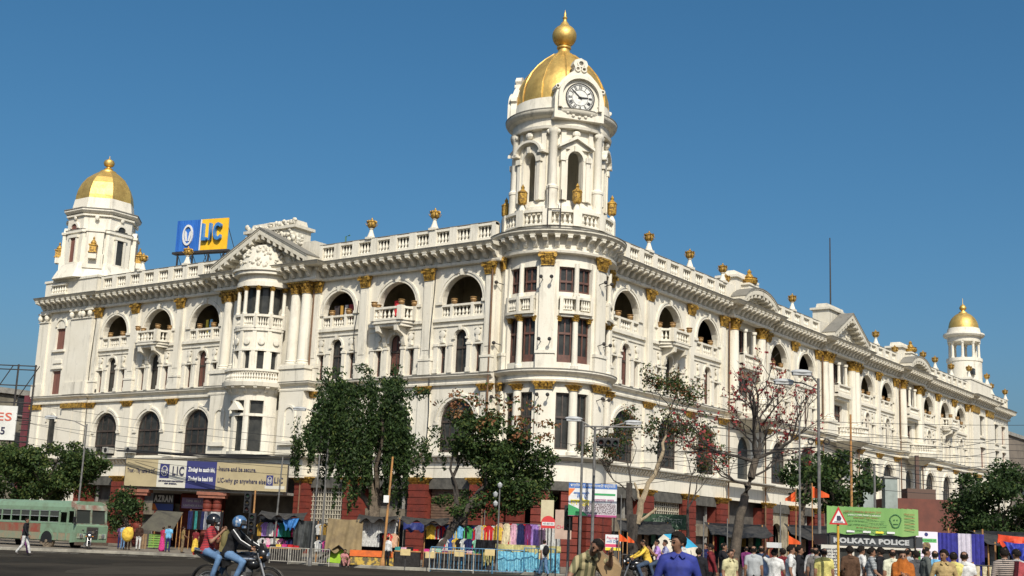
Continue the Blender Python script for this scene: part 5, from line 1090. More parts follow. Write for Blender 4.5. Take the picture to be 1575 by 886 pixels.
rr = random.Random(31)
for k, (l, d, w_, h_, c) in enumerate(((-19, 55, 3.2, 5, (.030,.027,.022)), (-13, 48, 2.2, 6, (.055,.048,.038)), (-3, 50, 3.0, 4, (.028,.025,.02)), (-9, 40, 1.6, 4.5, (.024,.021,.018)), (1.5, 57, 2.6, 2.2, (.055,.05,.042)), (-24, 60, 3.0, 3, (.05,.045,.036)))):
    pts = [(l+w_*math.cos(R(a))*rr.uniform(.8, 1.1), d+h_*math.sin(R(a))*rr.uniform(.8, 1.1)) for a in range(0, 360, 24)]; m = MB(); m.prismz([tuple(G(a, b)[:2]) for a, b in pts], .0, .004); tag(obj('road_patch', m, M('patch_%d' % k, c, tuple(q*.7 for q in c), 1.2, .95, spec=.05, coord='w')), kind='structure')
# ------------------------------------------------------------------ the bus
BG = M('bus_green', (.165,.255,.17), (.12,.14,.09), 1.8, .45, lo=.45, hi=.8); BMUD = M('bus_mud', (.24,.19,.12), (.16,.20,.14), 2, .8); BRED = M('bus_red', (.22,.055,.035), (.17,.12,.075), 1.6, .7, lo=.4, hi=.6); TYRE = M('tyre', (.02,.019,.018), (.05,.042,.034), 6, .9); MUDT = M('muddy_rim', (.20,.155,.105), (.11,.085,.06), 5, .9); CHROME = M('chrome', (.6,.6,.6), None, 1, .25, .9)
bus = empty('bus', G(-24.6, 77.2, 0), GR-R(31), 'old mint green city bus with dusty lower panels and open side windows', 'bus')
# local frame: x back along the body to -x, front at x=+, side seen is -y
L_, W_ = 9.5, 2.4
def bus_ring(x, inset=0, ztop=2.92): return x
m = MB(); prof = [(-W_/2, .42), (-W_/2, 2.45), (-W_/2+.12, 2.74), (-W_/2+.42, 2.88), (W_/2-.42, 2.88), (W_/2-.12, 2.74), (W_/2, 2.45), (W_/2, .42)]
win = [(-9.2+.86*k, -9.2+.86*k+.78) for k in range(9)]
m = MB()
m.box(-L_, -.35, -W_/2, -W_/2+.06, .55, 1.0); obj('lower_panel', m, BMUD, bus)
m = MB(); m.box(-L_, -3.0, -W_/2-.005, -W_/2+.05, .98, 1.48); obj('side_panel', m, BRED, bus)
m = MB(); m.box(-3.0, -.3, -W_/2, -W_/2+.06, .98, 1.5); m.box(-L_, -.3, -W_/2-.012, -W_/2+.05, 1.5, 1.6); obj('side_panel', m, BG, bus)
m = MB(); m.box(-L_, -.2, -W_/2, -W_/2+.06, 2.28, 2.5)
for a, b in win+[(-1.35, -.75)]: m.box(a-.07, a, -W_/2, -W_/2+.06, 1.58, 2.3); 
m.box(-1.46, -1.34, -W_/2-.02, -W_/2+.05, .6, 2.3); m.box(-.75, -.62, -W_/2-.02, -W_/2+.05, .6, 2.3); m.box(-1.42, -.7, -W_/2-.02, -W_/2+.05, 2.2, 2.3); obj('window_pillars', m, BG, bus)
for a, b in win:
    m = MB(); m.box(a, b-.0, -W_/2+.01, -W_/2+.04, 1.58, 1.62); m.box(a, b, -W_/2+.01, -W_/2+.04, 1.92, 1.96); m.box(a, b, -W_/2+.01, -W_/2+.04, 2.24, 2.29); w_ = obj('window', m, STEEL, bus)
    obj('pane', MB().box(a, b, -W_/2+.05, -W_/2+.06, 1.94, 2.26), M('bus_glass', (.05,.055,.05), None, 1, .15), w_)
m = MB(); m.prismx([(y, z) for y, z in prof][1:7], -L_, -.15); obj('roof', m, BG, bus)
m = MB(); m.box(-L_, -.1, W_/2-.06, W_/2, .5, 2.5); m.box(-L_, -L_+.06, -W_/2, W_/2, .5, 2.5); m.box(-L_, -.1, -W_/2+.1, W_/2-.1, .5, .62); obj('body_shell', m, BG, bus)
m = MB(); m.box(-8.8, -1.5, -.9, .9, .65, 1.5); obj('seats', m, VOID, bus)
# front
m = MB(); m.prism([(-.35, .45), (.12, .5), (.15, 1.45), (.0, 1.55), (-.35, 1.55)], -W_/2, W_/2); obj('nose', m, BG, bus)
m = MB(); m.prism([(-.3, 2.38), (-.08, 2.38), (-.16, 2.72), (-.5, 2.86), (-.5, 2.5)], -W_/2, W_/2); obj('brow', m, M('bus_brow', (.22,.12,.09), (.28,.36,.28), 2, .6), bus)
m = MB()
for y in (-W_/2, -.04, W_/2-.1): m.prism([(-.12, 1.5), (.02, 1.5), (-.08, 2.42), (-.2, 2.42)], y, y+.1)
m.box(-.1, .05, -W_/2, W_/2, 1.48, 1.58); obj('windscreen_frame', m, M('bus_rust', (.15,.11,.08), (.2,.3,.22), 3, .7), bus)
m = MB(); m.prism([(-.10, 1.56), (-.06, 1.56), (-.16, 2.4), (-.2, 2.4)], -W_/2+.1, W_/2-.1); obj('windscreen', m, M('bus_screen', (.03,.035,.033), None, 1, .08), bus)
m = MB(); m.box(.12, .19, -.42, .42, .72, 1.38)
for k in range(7): m.box(.18, .21, -.4, .4, .78+.085*k, .81+.085*k)
gr = obj('grille', m, M('grille_dark', (.05,.045,.04), None, 1, .6), bus); q = MB(); q.lathe([(.09, 0), (.09, .02)], 12); q.xf(Matrix.Translation((.22, 0, 1.08)) @ Matrix.Rotation(R(90), 4, 'Y')); obj('badge', q, CHROME, gr)
for y in (-.82, .82):
    m = MB(); m.box(.13, .17, y-.27, y+.27, .72, 1.0); hl = obj('headlight_panel', m, M('bus_pale', (.33,.42,.33), (.2,.16,.1), 3, .7), bus); q = MB(); q.lathe([(.11, 0), (.13, .03), (.02, .05)], 12); q.xf(Matrix.Translation((.17, y, .86)) @ Matrix.Rotation(R(90), 4, 'Y')); obj('headlight', q, CHROME, hl)
obj('bumper', MB().box(.1, .3, -W_/2, W_/2, .32, .5), M('bumper_rust', (.10,.07,.05), (.06,.045,.035), 4, .8), bus)
m = MB(); m.tube([(0, -W_/2-.02, 2.2), (.25, -W_/2-.25, 2.3), (.25, -W_/2-.25, 1.9)], .02, 5); m.box(.2, .24, -W_/2-.35, -W_/2-.15, 1.6, 1.95); obj('mirror', m, BLACK, bus)
for x in (-2.35, -7.4):
    for sy in (-1, 1):
        c = MB(); c.lathe([(.22, -.13), (.40, -.14), (.47, -.08), (.47, .08), (.40, .14), (.22, .13)], 20); c.xf(Matrix.Translation((x, sy*(W_/2-.18), .47)) @ Matrix.Rotation(R(90), 4, 'X')); wh = obj('wheel', c, MUDT if sy < 0 else TYRE, bus, smooth=40)
        c = MB(); c.lathe([(.26, -.02), (.22, .05), (.10, .02), (.10, .10), (.0, .11)], 14); c.xf(Matrix.Translation((x, sy*(W_/2-.06), .47)) @ Matrix.Rotation(R(90 if sy < 0 else -90), 4, 'X')); obj('hub', c, MUDT, wh)
    m = MB(); archring(m, x, .52, .66, .55, -W_/2-.03, -W_/2+.02, 12); obj('wheel_arch', m, BG, bus)
    m = MB(); m.prism(archpts(x, 1.04, .42, .55), -W_/2-.008, -W_/2+.0); obj('wheel_well', m, BLACK, bus)
# ------------------------------------------------------------------ yellow taxi at the left edge
tx = empty('taxi', G(-27.15, 63.5, 0), GR-R(8), 'yellow taxi with dark windows passing in front of the bus', 'taxi')
TY = M('taxi_yellow', (.75,.36,.02), None, 1, .35)
m = MB(); m.prism([(-2.1, .35), (2.05, .35), (2.12, .7), (1.95, .92), (1.1, 1.0), (.55, 1.42), (-.95, 1.45), (-1.6, 1.0), (-2.1, .9)], -.8, .8); obj('body', m, TY, tx)
m = MB(); m.prism([(.98, 1.02), (.5, 1.36), (-.9, 1.38), (-1.4, 1.02)], -.81, .81); obj('side_glass', m, GLASS, tx)
for x in (-1.3, 1.3):
    for sy in (-1, 1): c = MB(); c.lathe([(.12, -.1), (.31, -.1), (.31, .1), (.12, .1)], 16); c.xf(Matrix.Translation((x, sy*.72, .31)) @ Matrix.Rotation(R(90), 4, 'X')); obj('wheel', c, TYRE, tx)
for y in (-.55, .55): m = MB(); m.lathe([(.1, 0), (.02, .05)], 10); m.xf(Matrix.Translation((2.08, y, .72)) @ Matrix.Rotation(R(90), 4, 'Y')); obj('headlight', m, CHROME, tx)
obj('bumper', MB().box(2.08, 2.2, -.8, .8, .35, .5), BLACK, tx)

# ------------------------------------------------------------------ motorcycles
BK = M('bike_black', (.012,.012,.013), None, 1, .22); RIM = M('rim_grey', (.25,.25,.25), None, 1, .4, .7); ENG = M('engine_grey', (.14,.14,.14), (.06,.06,.06), 8, .5, .6); SEATM = M('bike_seat', (.02,.02,.02), None, 1, .7); REDP = M('bike_red', (.45,.03,.02), None, 1, .3)
def motorcycle(t, sports=True):
    R_ = .31; wb = 1.30
    for nm, x in (('wheel', -.65), ('wheel', .65)):
        c = MB(); c.lathe([(.235, -.05), (.29, -.06), (.31, -.03), (.31, .03), (.29, .06), (.235, .05), (.235, -.05)], 24); c.xf(Matrix.Translation((x, 0, R_)) @ Matrix.Rotation(R(90), 4, 'X')); wl = obj('wheel', c, TYRE, t, smooth=40)
        c = MB(); c.lathe([(.24, -.03), (.24, .03), (.21, .03), (.21, -.03), (.24, -.03)], 24); c.lathe([(.05, -.06), (.05, .06)], 10); c.lathe([(.11, -.05), (.11, -.045)], 16)
        for k in range(5): a = R(72*k); c.tube([(0, 0, 0), (.22*math.cos(a), .22*math.sin(a), 0)], .02, 4)
        c.xf(Matrix.Translation((x, 0, R_)) @ Matrix.Rotation(R(90), 4, 'X')); obj('rim', c, RIM, wl)
    m = MB(); m.tube([(-.05, -.1, .35), (-.35, -.12, .45), (-.65, -.13, .31)], .025, 5); m.tube([(-.05, .1, .35), (-.65, .13, .31)], .025, 5); m.tube([(.42, 0, .85), (.2, 0, .5), (.1, 0, .32), (-.15, 0, .32), (-.3, 0, .55), (-.2, 0, .78)], .03, 5); m.tube([(-.2, 0, .75), (-.75, 0, .82)], .03, 5); m.tube([(-.6, -.13, .33), (-.42, -.13, .72)], .025, 5); obj('frame', m, BLACK, t)
    m = MB(); m.box(-.12, .2, -.13, .13, .30, .55); m.ell((.1, -.15, .38), (.12, .05, .12), 10, 6); m.ell((.22, 0, .55), (.1, .12, .14), 10, 6); obj('engine', m, ENG, t)
    m = MB(); m.tube([(.22, -.14, .42), (.1, -.17, .25), (-.3, -.18, .27)], .03, 6); m.tube([(-.3, -.18, .27), (-.85, -.2, .38)], .055, 8, .06); obj('exhaust', m, CHROME, t, smooth=40)
    m = MB(); m.ell((.16, 0, .83), (.34, .16, .15), 14, 8); m.ell((.32, 0, .72), (.16, .19, .12), 12, 6); obj('fuel_tank', m, BK, t, smooth=50)
    m = MB(); m.ell((.2, -.155, .82), (.2, .012, .03), 10, 5); obj('tank_stripe', m, CHROME, t)
    m = MB(); m.prism([(-.1, .78), (.0, .86), (-.15, .88), (-.5, .90), (-.75, .94), (-.78, .90), (-.5, .82)], -.14, .14); obj('seat', m, SEATM, t)
    m = MB(); m.prism([(-.1, .74), (-.3, .78), (-.95, .98), (-1.0, .92), (-.7, .74), (-.3, .62)], -.11, .11); obj('tail_fairing', m, BK, t)
    m = MB(); m.tube([(-.45, -.16, .88), (-.95, -.16, .98), (-1.0, 0, 1.0), (-.95, .16, .98), (-.45, .16, .88)], .02, 5); obj('grab_rail', m, CHROME, t)
    m = MB(); m.box(-1.02, -.98, -.06, .06, .86, .93); obj('tail_light', m, REDP, t)
    m = MB()
    for k in range(8): a0, a1 = R(70+12*k), R(82+12*k); m.prism([(-.65+.34*math.cos(a0), .31+.34*math.sin(a0)), (-.65+.37*math.cos(a0), .31+.37*math.sin(a0)), (-.65+.37*math.cos(a1), .31+.37*math.sin(a1)), (-.65+.34*math.cos(a1), .31+.34*math.sin(a1))], -.08, .08)
    obj('mudguard', m, BK, t)
    m = MB()
    for k in range(8): a0, a1 = R(30+13*k), R(43+13*k); m.prism([(.65+.34*math.cos(a0), .31+.34*math.sin(a0)), (.65+.37*math.cos(a0), .31+.37*math.sin(a0)), (.65+.37*math.cos(a1), .31+.37*math.sin(a1)), (.65+.34*math.cos(a1), .31+.34*math.sin(a1))], -.075, .075)
    obj('mudguard', m, BK, t)
    m = MB()
    for y in (-.09, .09): m.tube([(.65, y, .31), (.42, y, .95)], .028, 6)
    obj('fork', m, RIM, t)
    m = MB(); m.tube([(.30, -.36, 1.0), (.38, -.2, 1.02), (.42, 0, .98), (.38, .2, 1.02), (.30, .36, 1.0)], .018, 5); obj('handlebar', m, BLACK, t)
    for y in (-1, 1): m = MB(); m.tube([(.34, y*.28, 1.02), (.36, y*.36, 1.16)], .01, 4); m.ell((.36, y*.38, 1.2), (.02, .07, .045), 8, 5); obj('mirror', m, BLACK, t)
    m = MB(); m.ell((.50, 0, .92), (.15, .13, .17), 12, 8); m.prism([(.45, 1.0), (.6, 1.0), (.5, 1.16), (.44, 1.16)], -.1, .1); fa = obj('headlight_cowl', m, BK, t, smooth=50); m = MB(); m.ell((.62, 0, .90), (.04, .09, .09), 10, 6); obj('headlight', m, CHROME, fa)
    for y in (-.18, .18): m = MB(); m.ell((.52, y, .86), (.03, .06, .025), 6, 4); obj('indicator', m, M('amber', (.55,.2,.02), None, 1, .3), t)
BIKE = empty('motorcycle', G(-6.25, 31, 0), GR-R(6), 'black motorcycle ridden by two helmeted people along the open road', 'motorcycle'); BIKE.scale = (1.12, 1.12, 1.12); motorcycle(BIKE)
BIKE2 = empty('motorcycle', G(5.0, 46, gz(5.0, 46)), GR+R(186), 'black motorcycle carrying three people beside the white and blue umbrella', 'motorcycle'); motorcycle(BIKE2)
BIKE3 = empty('motorcycle', G(-24.1, 75.5, 0), GR-R(70), 'dark motorcycle parked at the front of the green bus', 'motorcycle'); motorcycle(BIKE3)

# ------------------------------------------------------------------ garments and market stalls
def cloth(c, name=None): return M(name or 'cloth_%d_%d_%d' % tuple(int(q*100) for q in c), c, (c[0]*.55, c[1]*.55, c[2]*.55), 6, .92, 0, .5, spec=.2, bscale=9)
COLS = dict(white=(.58,.58,.56), red=(.52,.025,.03), crimson=(.45,.02,.09), black=(.015,.015,.018), yellow=(.70,.47,.07), cream=(.66,.58,.38), pink=(.68,.40,.50), rose=(.55,.05,.22), blue=(.035,.08,.30), sky=(.16,.40,.62), teal=(.04,.25,.24), green=(.06,.33,.10), emerald=(.03,.28,.15), lilac=(.45,.27,.65), grey=(.36,.36,.36), plum=(.16,.03,.12), ochre=(.40,.24,.04), peach=(.66,.42,.28), navy=(.02,.025,.09), mint=(.26,.55,.40))
def garment_mesh(kind, seed):
    r = random.Random(seed); nx, nz = 11, 10; outs = {'shirt': lambda s: (.27 if s > .72 else .21) if s < .93 else .12, 'dress': lambda s: (.20 if s > .86 else .14+.10*(1-s)) if s < .96 else .09, 'trousers': lambda s: .17}
    h = {'shirt': .70, 'dress': 1.15, 'trousers': .95}[kind]; vs = []; fs = []; ph = r.uniform(0, 6)
    for j in range(nz+1):
        s = 1-j/nz; wd = outs[kind](s)
        for i in range(nx):
            t = -1+2*i/(nx-1); x = wd*t; y = .035*math.sin(t*7+ph)*(1.2-s)+.015*math.sin(t*15+ph*2); drop = 0
            if kind == 'shirt' and abs(t) > .75 and s > .70: drop = -.12*(abs(t)-.75)/.25
            vs.append((x, y, -j/nz*h+drop))
    for j in range(nz):
        for i in range(nx-1):
            if kind == 'trousers' and i == nx//2 and j > 3: continue
            fs.append((j*nx+i, j*nx+i+1, (j+1)*nx+i+1, (j+1)*nx+i))
    n = len(vs); vs += [(x, y+.05, z) for x, y, z in vs]; fs += [tuple(q+n for q in f[::-1]) for f in fs]
    b = [i for i in range(nx)]+[j*nx+nx-1 for j in range(1, nz+1)]+[nz*nx+i for i in range(nx-2, -1, -1)]+[j*nx for j in range(nz-1, 0, -1)]
    fs += [(b[i], b[(i+1) % len(b)], b[(i+1) % len(b)]+n, b[i]+n) for i in range(len(b))]
    q = MB(); q.v = vs; q.f = fs; return mesh_of(kind, q, cloth((.5, .5, .5), 'cloth_base'), 50)
GAR = {k: [garment_mesh(k, s) for s in range(3)] for k in ('shirt', 'dress', 'trousers')}
def garment(kind, colr, lat, dep, z, where, rz=0, s=1.0, grp='garments on the stalls'):
    o = put('hanging_'+kind, random.choice(GAR[kind]), None, G(lat, dep, z), GR+rz, scale=(s, 1, s))
    o.material_slots[0].link = 'OBJECT'; o.material_slots[0].material = cloth(COLS[colr]); nm = {'shirt': 'shirt', 'dress': 'long dress', 'trousers': 'pair of trousers'}[kind]
    return tag(o, '%s %s hanging %s' % (colr, nm, where), nm.split()[-1], grp)
def rack(lat0, lat1, dep, zs, label):
    lc = (lat0+lat1)/2; t = thing_at('clothes_rack', lc, dep, label, 'clothes rack', 'garment stall racks'); hw = (lat1-lat0)/2; g0 = gz(lc, dep)
    for x in (-hw, hw): m = MB(); m.tube([(x, .12, 0), (x, .12, max(zs)-g0+.08)], .03, 6); obj('post', m, RUST, t)
    for z in zs: m = MB(); m.tube([(-hw-.1, .1, z-g0), (hw+.1, .1, z-g0)], .018, 5); obj('rail', m, IRON, t)
    return t
rr = random.Random(2); random.seed(2)
# rack beside the porch (left of the black tarpaulin)
rack(-12.6, -10.7, 67, (2.05, 1.2), 'clothes rack of bright tops left of the black tarpaulin')
for k, c in enumerate(('ochre', 'lilac', 'white', 'crimson', 'sky', 'teal', 'emerald', 'green', 'rose')): garment('shirt', c, -12.5+k*.22, 67+.03*(k % 2), 2.02, 'in the top row left of the black tarpaulin', rr.uniform(-.5, .5))
for k, c in enumerate(('white', 'pink', 'white', 'cream', 'plum', 'black', 'navy')): garment('shirt', c, -12.4+k*.25, 66.95+.03*(k % 2), 1.22, 'in the lower row left of the black tarpaulin', rr.uniform(-.5, .5))
rack(-9.45, -8.75, 66, (2.1, 1.25), 'narrow rack of small clothes between the black and khaki tarpaulins')
for k, c in enumerate(('white', 'ochre', 'black', 'pink')): garment('shirt', c, -9.35+k*.2, 66, 2.05, 'between the black and khaki tarpaulins, upper row', 0, .8)
for k, c in enumerate(('white', 'navy', 'rose', 'sky')): garment('shirt', c, -9.35+k*.2, 65.95, 1.22, 'between the black and khaki tarpaulins, lower row', 0, .8)
rack(-7.2, -5.2, 65, (2.42, 1.75), 'rack of white shirts beside the rust orange pole')
for k in range(6): garment('shirt', 'white', -7.1+k*.30, 65+.04*(k % 2), 2.38, 'in a row of white ones beside the rust orange pole', rr.uniform(-.2, .2), 1.15)
for k, c in enumerate(('white', 'white', 'white', 'black', 'red', 'peach')): garment('shirt', c, -6.95+k*.3, 64.95, 1.72, 'below the white shirts beside the rust orange pole')
rack(-3.9, -.6, 65, (2.25, 1.55), 'long sloping rack of coloured tees behind the steel barrier')
for k, c in enumerate(('yellow', 'white', 'red', 'navy', 'blue', 'yellow', 'sky', 'black', 'green', 'blue', 'red', 'black', 'grey')): garment('shirt', c, -3.6+k*.235, 65+.04*(k % 2), 2.22, 'in the top row behind the steel barrier', rr.uniform(-.4, .4))
for k, c in enumerate(('white', 'red', 'blue', 'yellow', 'black', 'white', 'navy', 'crimson', 'mint', 'grey', 'plum')): garment('shirt', c, -2.9+k*.21, 64.9+.03*(k % 2), 1.60, 'in the lower row behind the steel barrier', rr.uniform(-.4, .4))
for k, c in enumerate(('grey', 'yellow', 'red', 'white', 'yellow')): garment('shirt', c, -1.1+k*.22, 63.6+.03*(k % 2), 2.28, 'above the black cloth on the counter', rr.uniform(-.2, .2))
rack(-.2, 2.75, 63.8, (2.45,), 'rack of long dresses above the blue patterned counter')
for k, c in enumerate(('peach', 'black', 'cream', 'red', 'pink', 'teal', 'navy', 'red', 'plum', 'lilac', 'lilac', 'white', 'pink', 'cream', 'white', 'peach', 'white')): garment('dress', c, -.12+k*.175, 63.8+.05*(k % 2), 2.42, 'on the rack above the blue patterned counter', rr.uniform(-.15, .15))
def drape(name, lat, dep, W, z0, z1, mat, label, cat, sag=.2, folds=5, taper=0.0, nx=20, nz=10, seed=1, tilt=0.0, group=None, pts=None):
    """hanging cloth with folds and a little thickness"""
    r = random.Random(seed); vs = []; fs = []
    for j in range(nz+1):
        s = j/nz
        for i in range(nx+1):
            t = -1+2*i/nx; x = W/2*t*(1-taper*s); y = .09*math.sin(t*folds*2+seed)*(.3+s)+.05*math.sin(t*folds*5.1+3*s)-tilt*s; z = z1-(z1-z0)*s-sag*(1-t*t)*(1-s)*.5+(.12*math.sin(t*folds*3+seed) if s > .9 else 0)
            vs.append((x, y, z))
    for j in range(nz):
        for i in range(nx): fs.append((j*(nx+1)+i, j*(nx+1)+i+1, (j+1)*(nx+1)+i+1, (j+1)*(nx+1)+i))
    n = len(vs); vs += [(x, y+.02, z) for x, y, z in vs]; fs += [tuple(q+n for q in f[::-1]) for f in fs]
    q = MB(); q.v = vs; q.f = fs; return tag(obj(name, q, mat, None, G(lat, dep), GR, 60), label, cat, group)
TB_ = M('tarp_black', (.022,.025,.025), (.045,.05,.05), 2, .55); TK = M('tarp_khaki', (.21,.155,.075), (.13,.095,.05), 1.5, .85, 0, .3); TBL = M('tarp_blue', (.05,.20,.48), (.035,.13,.36), 2, .5)
drape('tarpaulin', -10.05, 66.4, 1.45, .65, 2.25, TB_, 'black tarpaulin hanging over a stall beside the thin grey pole', 'tarpaulin', .15, 3, .1)
drape('tarpaulin', -10.9, 66.2, .9, 1.75, 2.3, TBL, 'bright blue plastic sheet tied at the corner of the black tarpaulin', 'tarpaulin', .1, 2, .5, seed=4)
drape('tarpaulin', -7.85, 64.5, 1.75, .75, 2.35, TK, 'khaki canvas tarpaulin draped over a low tent stall', 'tarpaulin', .1, 3, -.05, seed=2, tilt=.5)
t = thing_at('tent_stall', -8.05, 63.9, 'low ridge tent of dark canvas with a green cloth inside', 'tent')
m = MB(); m.add([(-1.0,0,.35),(0,0,1.05),(1.0,0,.2),(1.0,1.2,.2),(0,1.2,1.05),(-1.0,1.2,.35)], [(0,1,4,5),(1,2,3,4)]); m.add([(-1.0,0,.30),(0,0,1.0),(1.0,0,.15),(1.0,1.2,.15),(0,1.2,1.0),(-1.0,1.2,.30)], [(0,5,4,1),(1,4,3,2)]); obj('canvas', m, M('canvas_dark', (.09,.08,.065), (.05,.045,.04), 3, .9), t)
obj('inner_cloth', MB().prism([(-.55,.2),(.72,.1),(.75,.62),(.3,.85),(-.5,.75)], .35, .42), M('cloth_lime', (.30,.50,.03), (.20,.36,.02), 2, .8), t)
drape('tarpaulin', -4.55, 66, 1.6, 1.9, 2.4, M('tarp_navy', (.03,.045,.20), (.02,.03,.13), 2, .6), 'navy plastic roof over the dark stall right of the orange pole', 'tarpaulin', .2, 3, 0, seed=6)
drape('sheet', -.75, 62.95, 1.0, 1.05, 1.6, cloth((.014,.014,.016)), 'black cloth hung over the barrier beside the blue counter', 'cloth', .05, 4, -.1, seed=8)
drape('counter_cloth', 1.3, 62.95, 3.2, 1.08, 1.42, M('cloth_floral', (.48,.42,.18), (.24,.24,.10), 9, .85), 'yellow floral cloth strip along the dress counter', 'cloth', .02, 4, 0, seed=9)
def wavy(name, c1, c2, sc):
    m_ = M(name, c1, c2, sc, .8, lo=.46, hi=.54); return m_
drape('counter_cloth', 1.35, 62.85, 3.0, .12, 1.08, wavy('cloth_bluefloral', (.10,.33,.48), (.20,.50,.62), 11), 'sky blue patterned cloth hanging in front of the dress counter', 'cloth', .02, 7, 0, seed=10)
drape('sheet', -.6, 63.0, .55, .45, 1.0, M('cloth_floral', (.48,.42,.18)), 'floral yellow bundle behind the barrier', 'cloth', .02, 3, 0, seed=12)
t = thing_at('market_table', -6.3, 63.6, 'low stall table with orange cloth and yellow painted sheet', 'table')
obj('board', MB().box(-1.05, 1.05, -.3, .3, .62, .68), RUST, t)
for x in (-1, 1):
    for y in (-.25, .25): obj('leg', MB().box(x-.03, x+.03, y-.03, y+.03, 0, .62), RUST, t)
obj('orange_cloth', MB().box(-1.1, 1.0, -.36, -.31, .42, .72), M('cloth_orange', (.62,.13,.02), (.42,.09,.02), 3, .8), t); obj('yellow_sheet', MB().box(-1.05, 1.05, -.36, -.32, .02, .38), M('sheet_yellow', (.45,.30,.05), (.10,.08,.04), 5, .8, lo=.45, hi=.55), t)
for l, d, w_, lb in ((-2.3, 63.4, 3.0, 'dark goods table behind the pale crowd barrier'), (-4.6, 63.8, 1.3, 'dark goods table right of the orange pole'), (-11.2, 66.4, 1.9, 'dark goods table below the bright tops')):
    t = thing_at('market_table', l, d, lb, 'table'); obj('top', MB().box(-w_/2, w_/2, -.35, .35, .72, .78), RUST, t); obj('skirt', MB().box(-w_/2+.03, w_/2-.03, -.33, .33, .0, .71), cloth((.03,.028,.028)), t)  # table added; black skirt stands in for the dark beneath the stalls
    for k in range(int(w_/.3)): x = -w_/2+.15+.3*k; obj('folded_goods', MB().box(x-.13, x+.13, -.3, .2, .78, .86+.1*random.random()), cloth(COLS[random.choice(list(COLS))]), t)
# dark sheets added behind the racks, standing in for shade among the stalls
for l, d, w_, lb in ((-11.6, 67.6, 2.3, 'added dark cloth standing in for shade behind the bright tops left of the black tarpaulin'), (-6.2, 65.7, 2.3, 'added dark cloth standing in for shade behind the white shirts'), (-2.2, 65.9, 3.6, 'added dark cloth standing in for shade behind the coloured tees'), (1.3, 64.6, 3.2, 'added dark cloth standing in for shade behind the long dresses')): drape('shade_backing', l, d, w_, .2, 2.35, cloth((.02,.022,.026)), lb, 'cloth', .1, 4, 0, seed=int(l*10))
for l, d, w_, lb in ((-3.9, 65.3, 2.4, 'torn dark plastic roof added for darkness over the coloured tees'), (-6.3, 65.4, 2.0, 'torn dark plastic roof added for darkness over the white shirts'), (-11.4, 67.2, 2.4, 'sagging plastic roof added for darkness over the bright tops')): drape('added_stall_roof', l, d, w_, 2.3, 2.62, M('plastic_dark', (.022,.021,.02), (.05,.046,.04), 3, .7), lb, 'awning', .2, 3, 0, seed=int(l*7), tilt=1.1)  # roofs added to darken the stalls, the dark is in the plastic colour
# barriers
def barrier(lat, dep, W, h, mat, label, n, rz=0, grp='crowd barriers'):
    t = thing_at('crowd_barrier', lat, dep, label, 'barrier', grp, rz)
    for z in (.12, h): m = MB(); m.tube([(-W/2, 0, z), (W/2, 0, z)], .025, 6); obj('rail', m, mat, t)
    for x in (-W/2, W/2): m = MB(); m.tube([(x, 0, 0), (x, 0, h)], .028, 6); obj('post', m, mat, t)
    for k in range(1, n): x = -W/2+W*k/n; m = MB(); m.tube([(x, 0, .12), (x, 0, h)], .014, 5); obj('bar', m, mat, t)
    return t
FBL = M('fence_blue', (.05,.19,.33), (.04,.11,.18), 4, .55); FW = M('fence_pale', (.42,.40,.34), (.24,.22,.19), 4, .6)
barrier(-2.35, 61.6, 2.1, 1.0, FW, 'pale steel crowd barrier in front of the coloured tees', 9)
for k in range(4): barrier(-2.65+1.5*k, 62.35, 1.48, 1.15, FBL, 'blue painted railing panel along the kerb before the garment stalls', 9, 0, 'blue railing panels'); 
for k in range(3): barrier(-11.2+1.1*k, 65.6-.9*k, 1.3, .8, FW, 'low pale fence under the garment stalls left of the tent', 9, -R(28), 'low fences')
barrier(-6.35, 63.9, 1.7, .55, FW, 'short pale rail behind the orange cloth table', 10)
for k in range(2): barrier(4.2+1.3*k, 52, 1.3, 1.1, IRON, 'dark iron railing behind the striped shirt man', 10, 0, 'dark railings')
for k, (l, z) in enumerate(((-4.6, .7), (-3.4, .62), (-2.0, .75), (-.55, .85), (2.05, .78))):
    t = thing_at('notice_plate', l, 62.2, 'small cream notice plate wired to the railing', 'sign', 'notice plates on the railing', z=0); obj('plate', MB().box(-.24, .24, -.12, -.10, z, z+.3), M('cream_plate', (.55,.43,.20), (.42,.33,.16), 4, .7), t); obj('bracket', MB().box(-.02, .02, -.1, .1, z+.1, z+.2), IRON, t); obj('stay', MB().box(-.02, .02, .06, .1, 0.12, z+.2), IRON, t)
# awnings and shelves under the porch
t = thing_at('stall_awning', -22.6, 85, 'olive canvas awning sloping over a green striped stall', 'awning')
m = MB(); m.add([(-1.0,-1.0,1.25),(1.1,-1.0,1.1),(1.35,.6,2.45),(-.4,.6,2.5),(-1.0,-1.0,1.21),(1.1,-1.0,1.06),(1.35,.6,2.41),(-.4,.6,2.46)], [(0,1,2,3),(7,6,5,4),(0,4,5,1),(1,5,6,2),(2,6,7,3),(3,7,4,0)]); obj('canvas', m, M('canvas_olive', (.075,.07,.05), (.05,.045,.035), 2, .9), t)
for x, y in ((-.9, -.95), (1.0, -.95), (1.3, .5), (-.35, .5)): m = MB(); m.tube([(x, y, 0), (x, y, 1.2 if y < 0 else 2.4)], .03, 5); obj('post', m, RUST, t)
for k in range(6): obj('slat', MB().box(-.4, .95, -.75, -.70, .1+k*.15, .21+k*.15), M('slat_green', (.16,.30,.05), (.10,.20,.04), 4, .7), t)
for k in range(3): obj('board', MB().box(-.95+k*.16, -.82+k*.16, -.85, -.80, .0, .95), M('plank', (.22,.14,.07), (.14,.09,.05), 5, .8), t)
rack(-21.6, -19.4, 89, (2.75,), 'rack of dark trousers hanging under the porch')
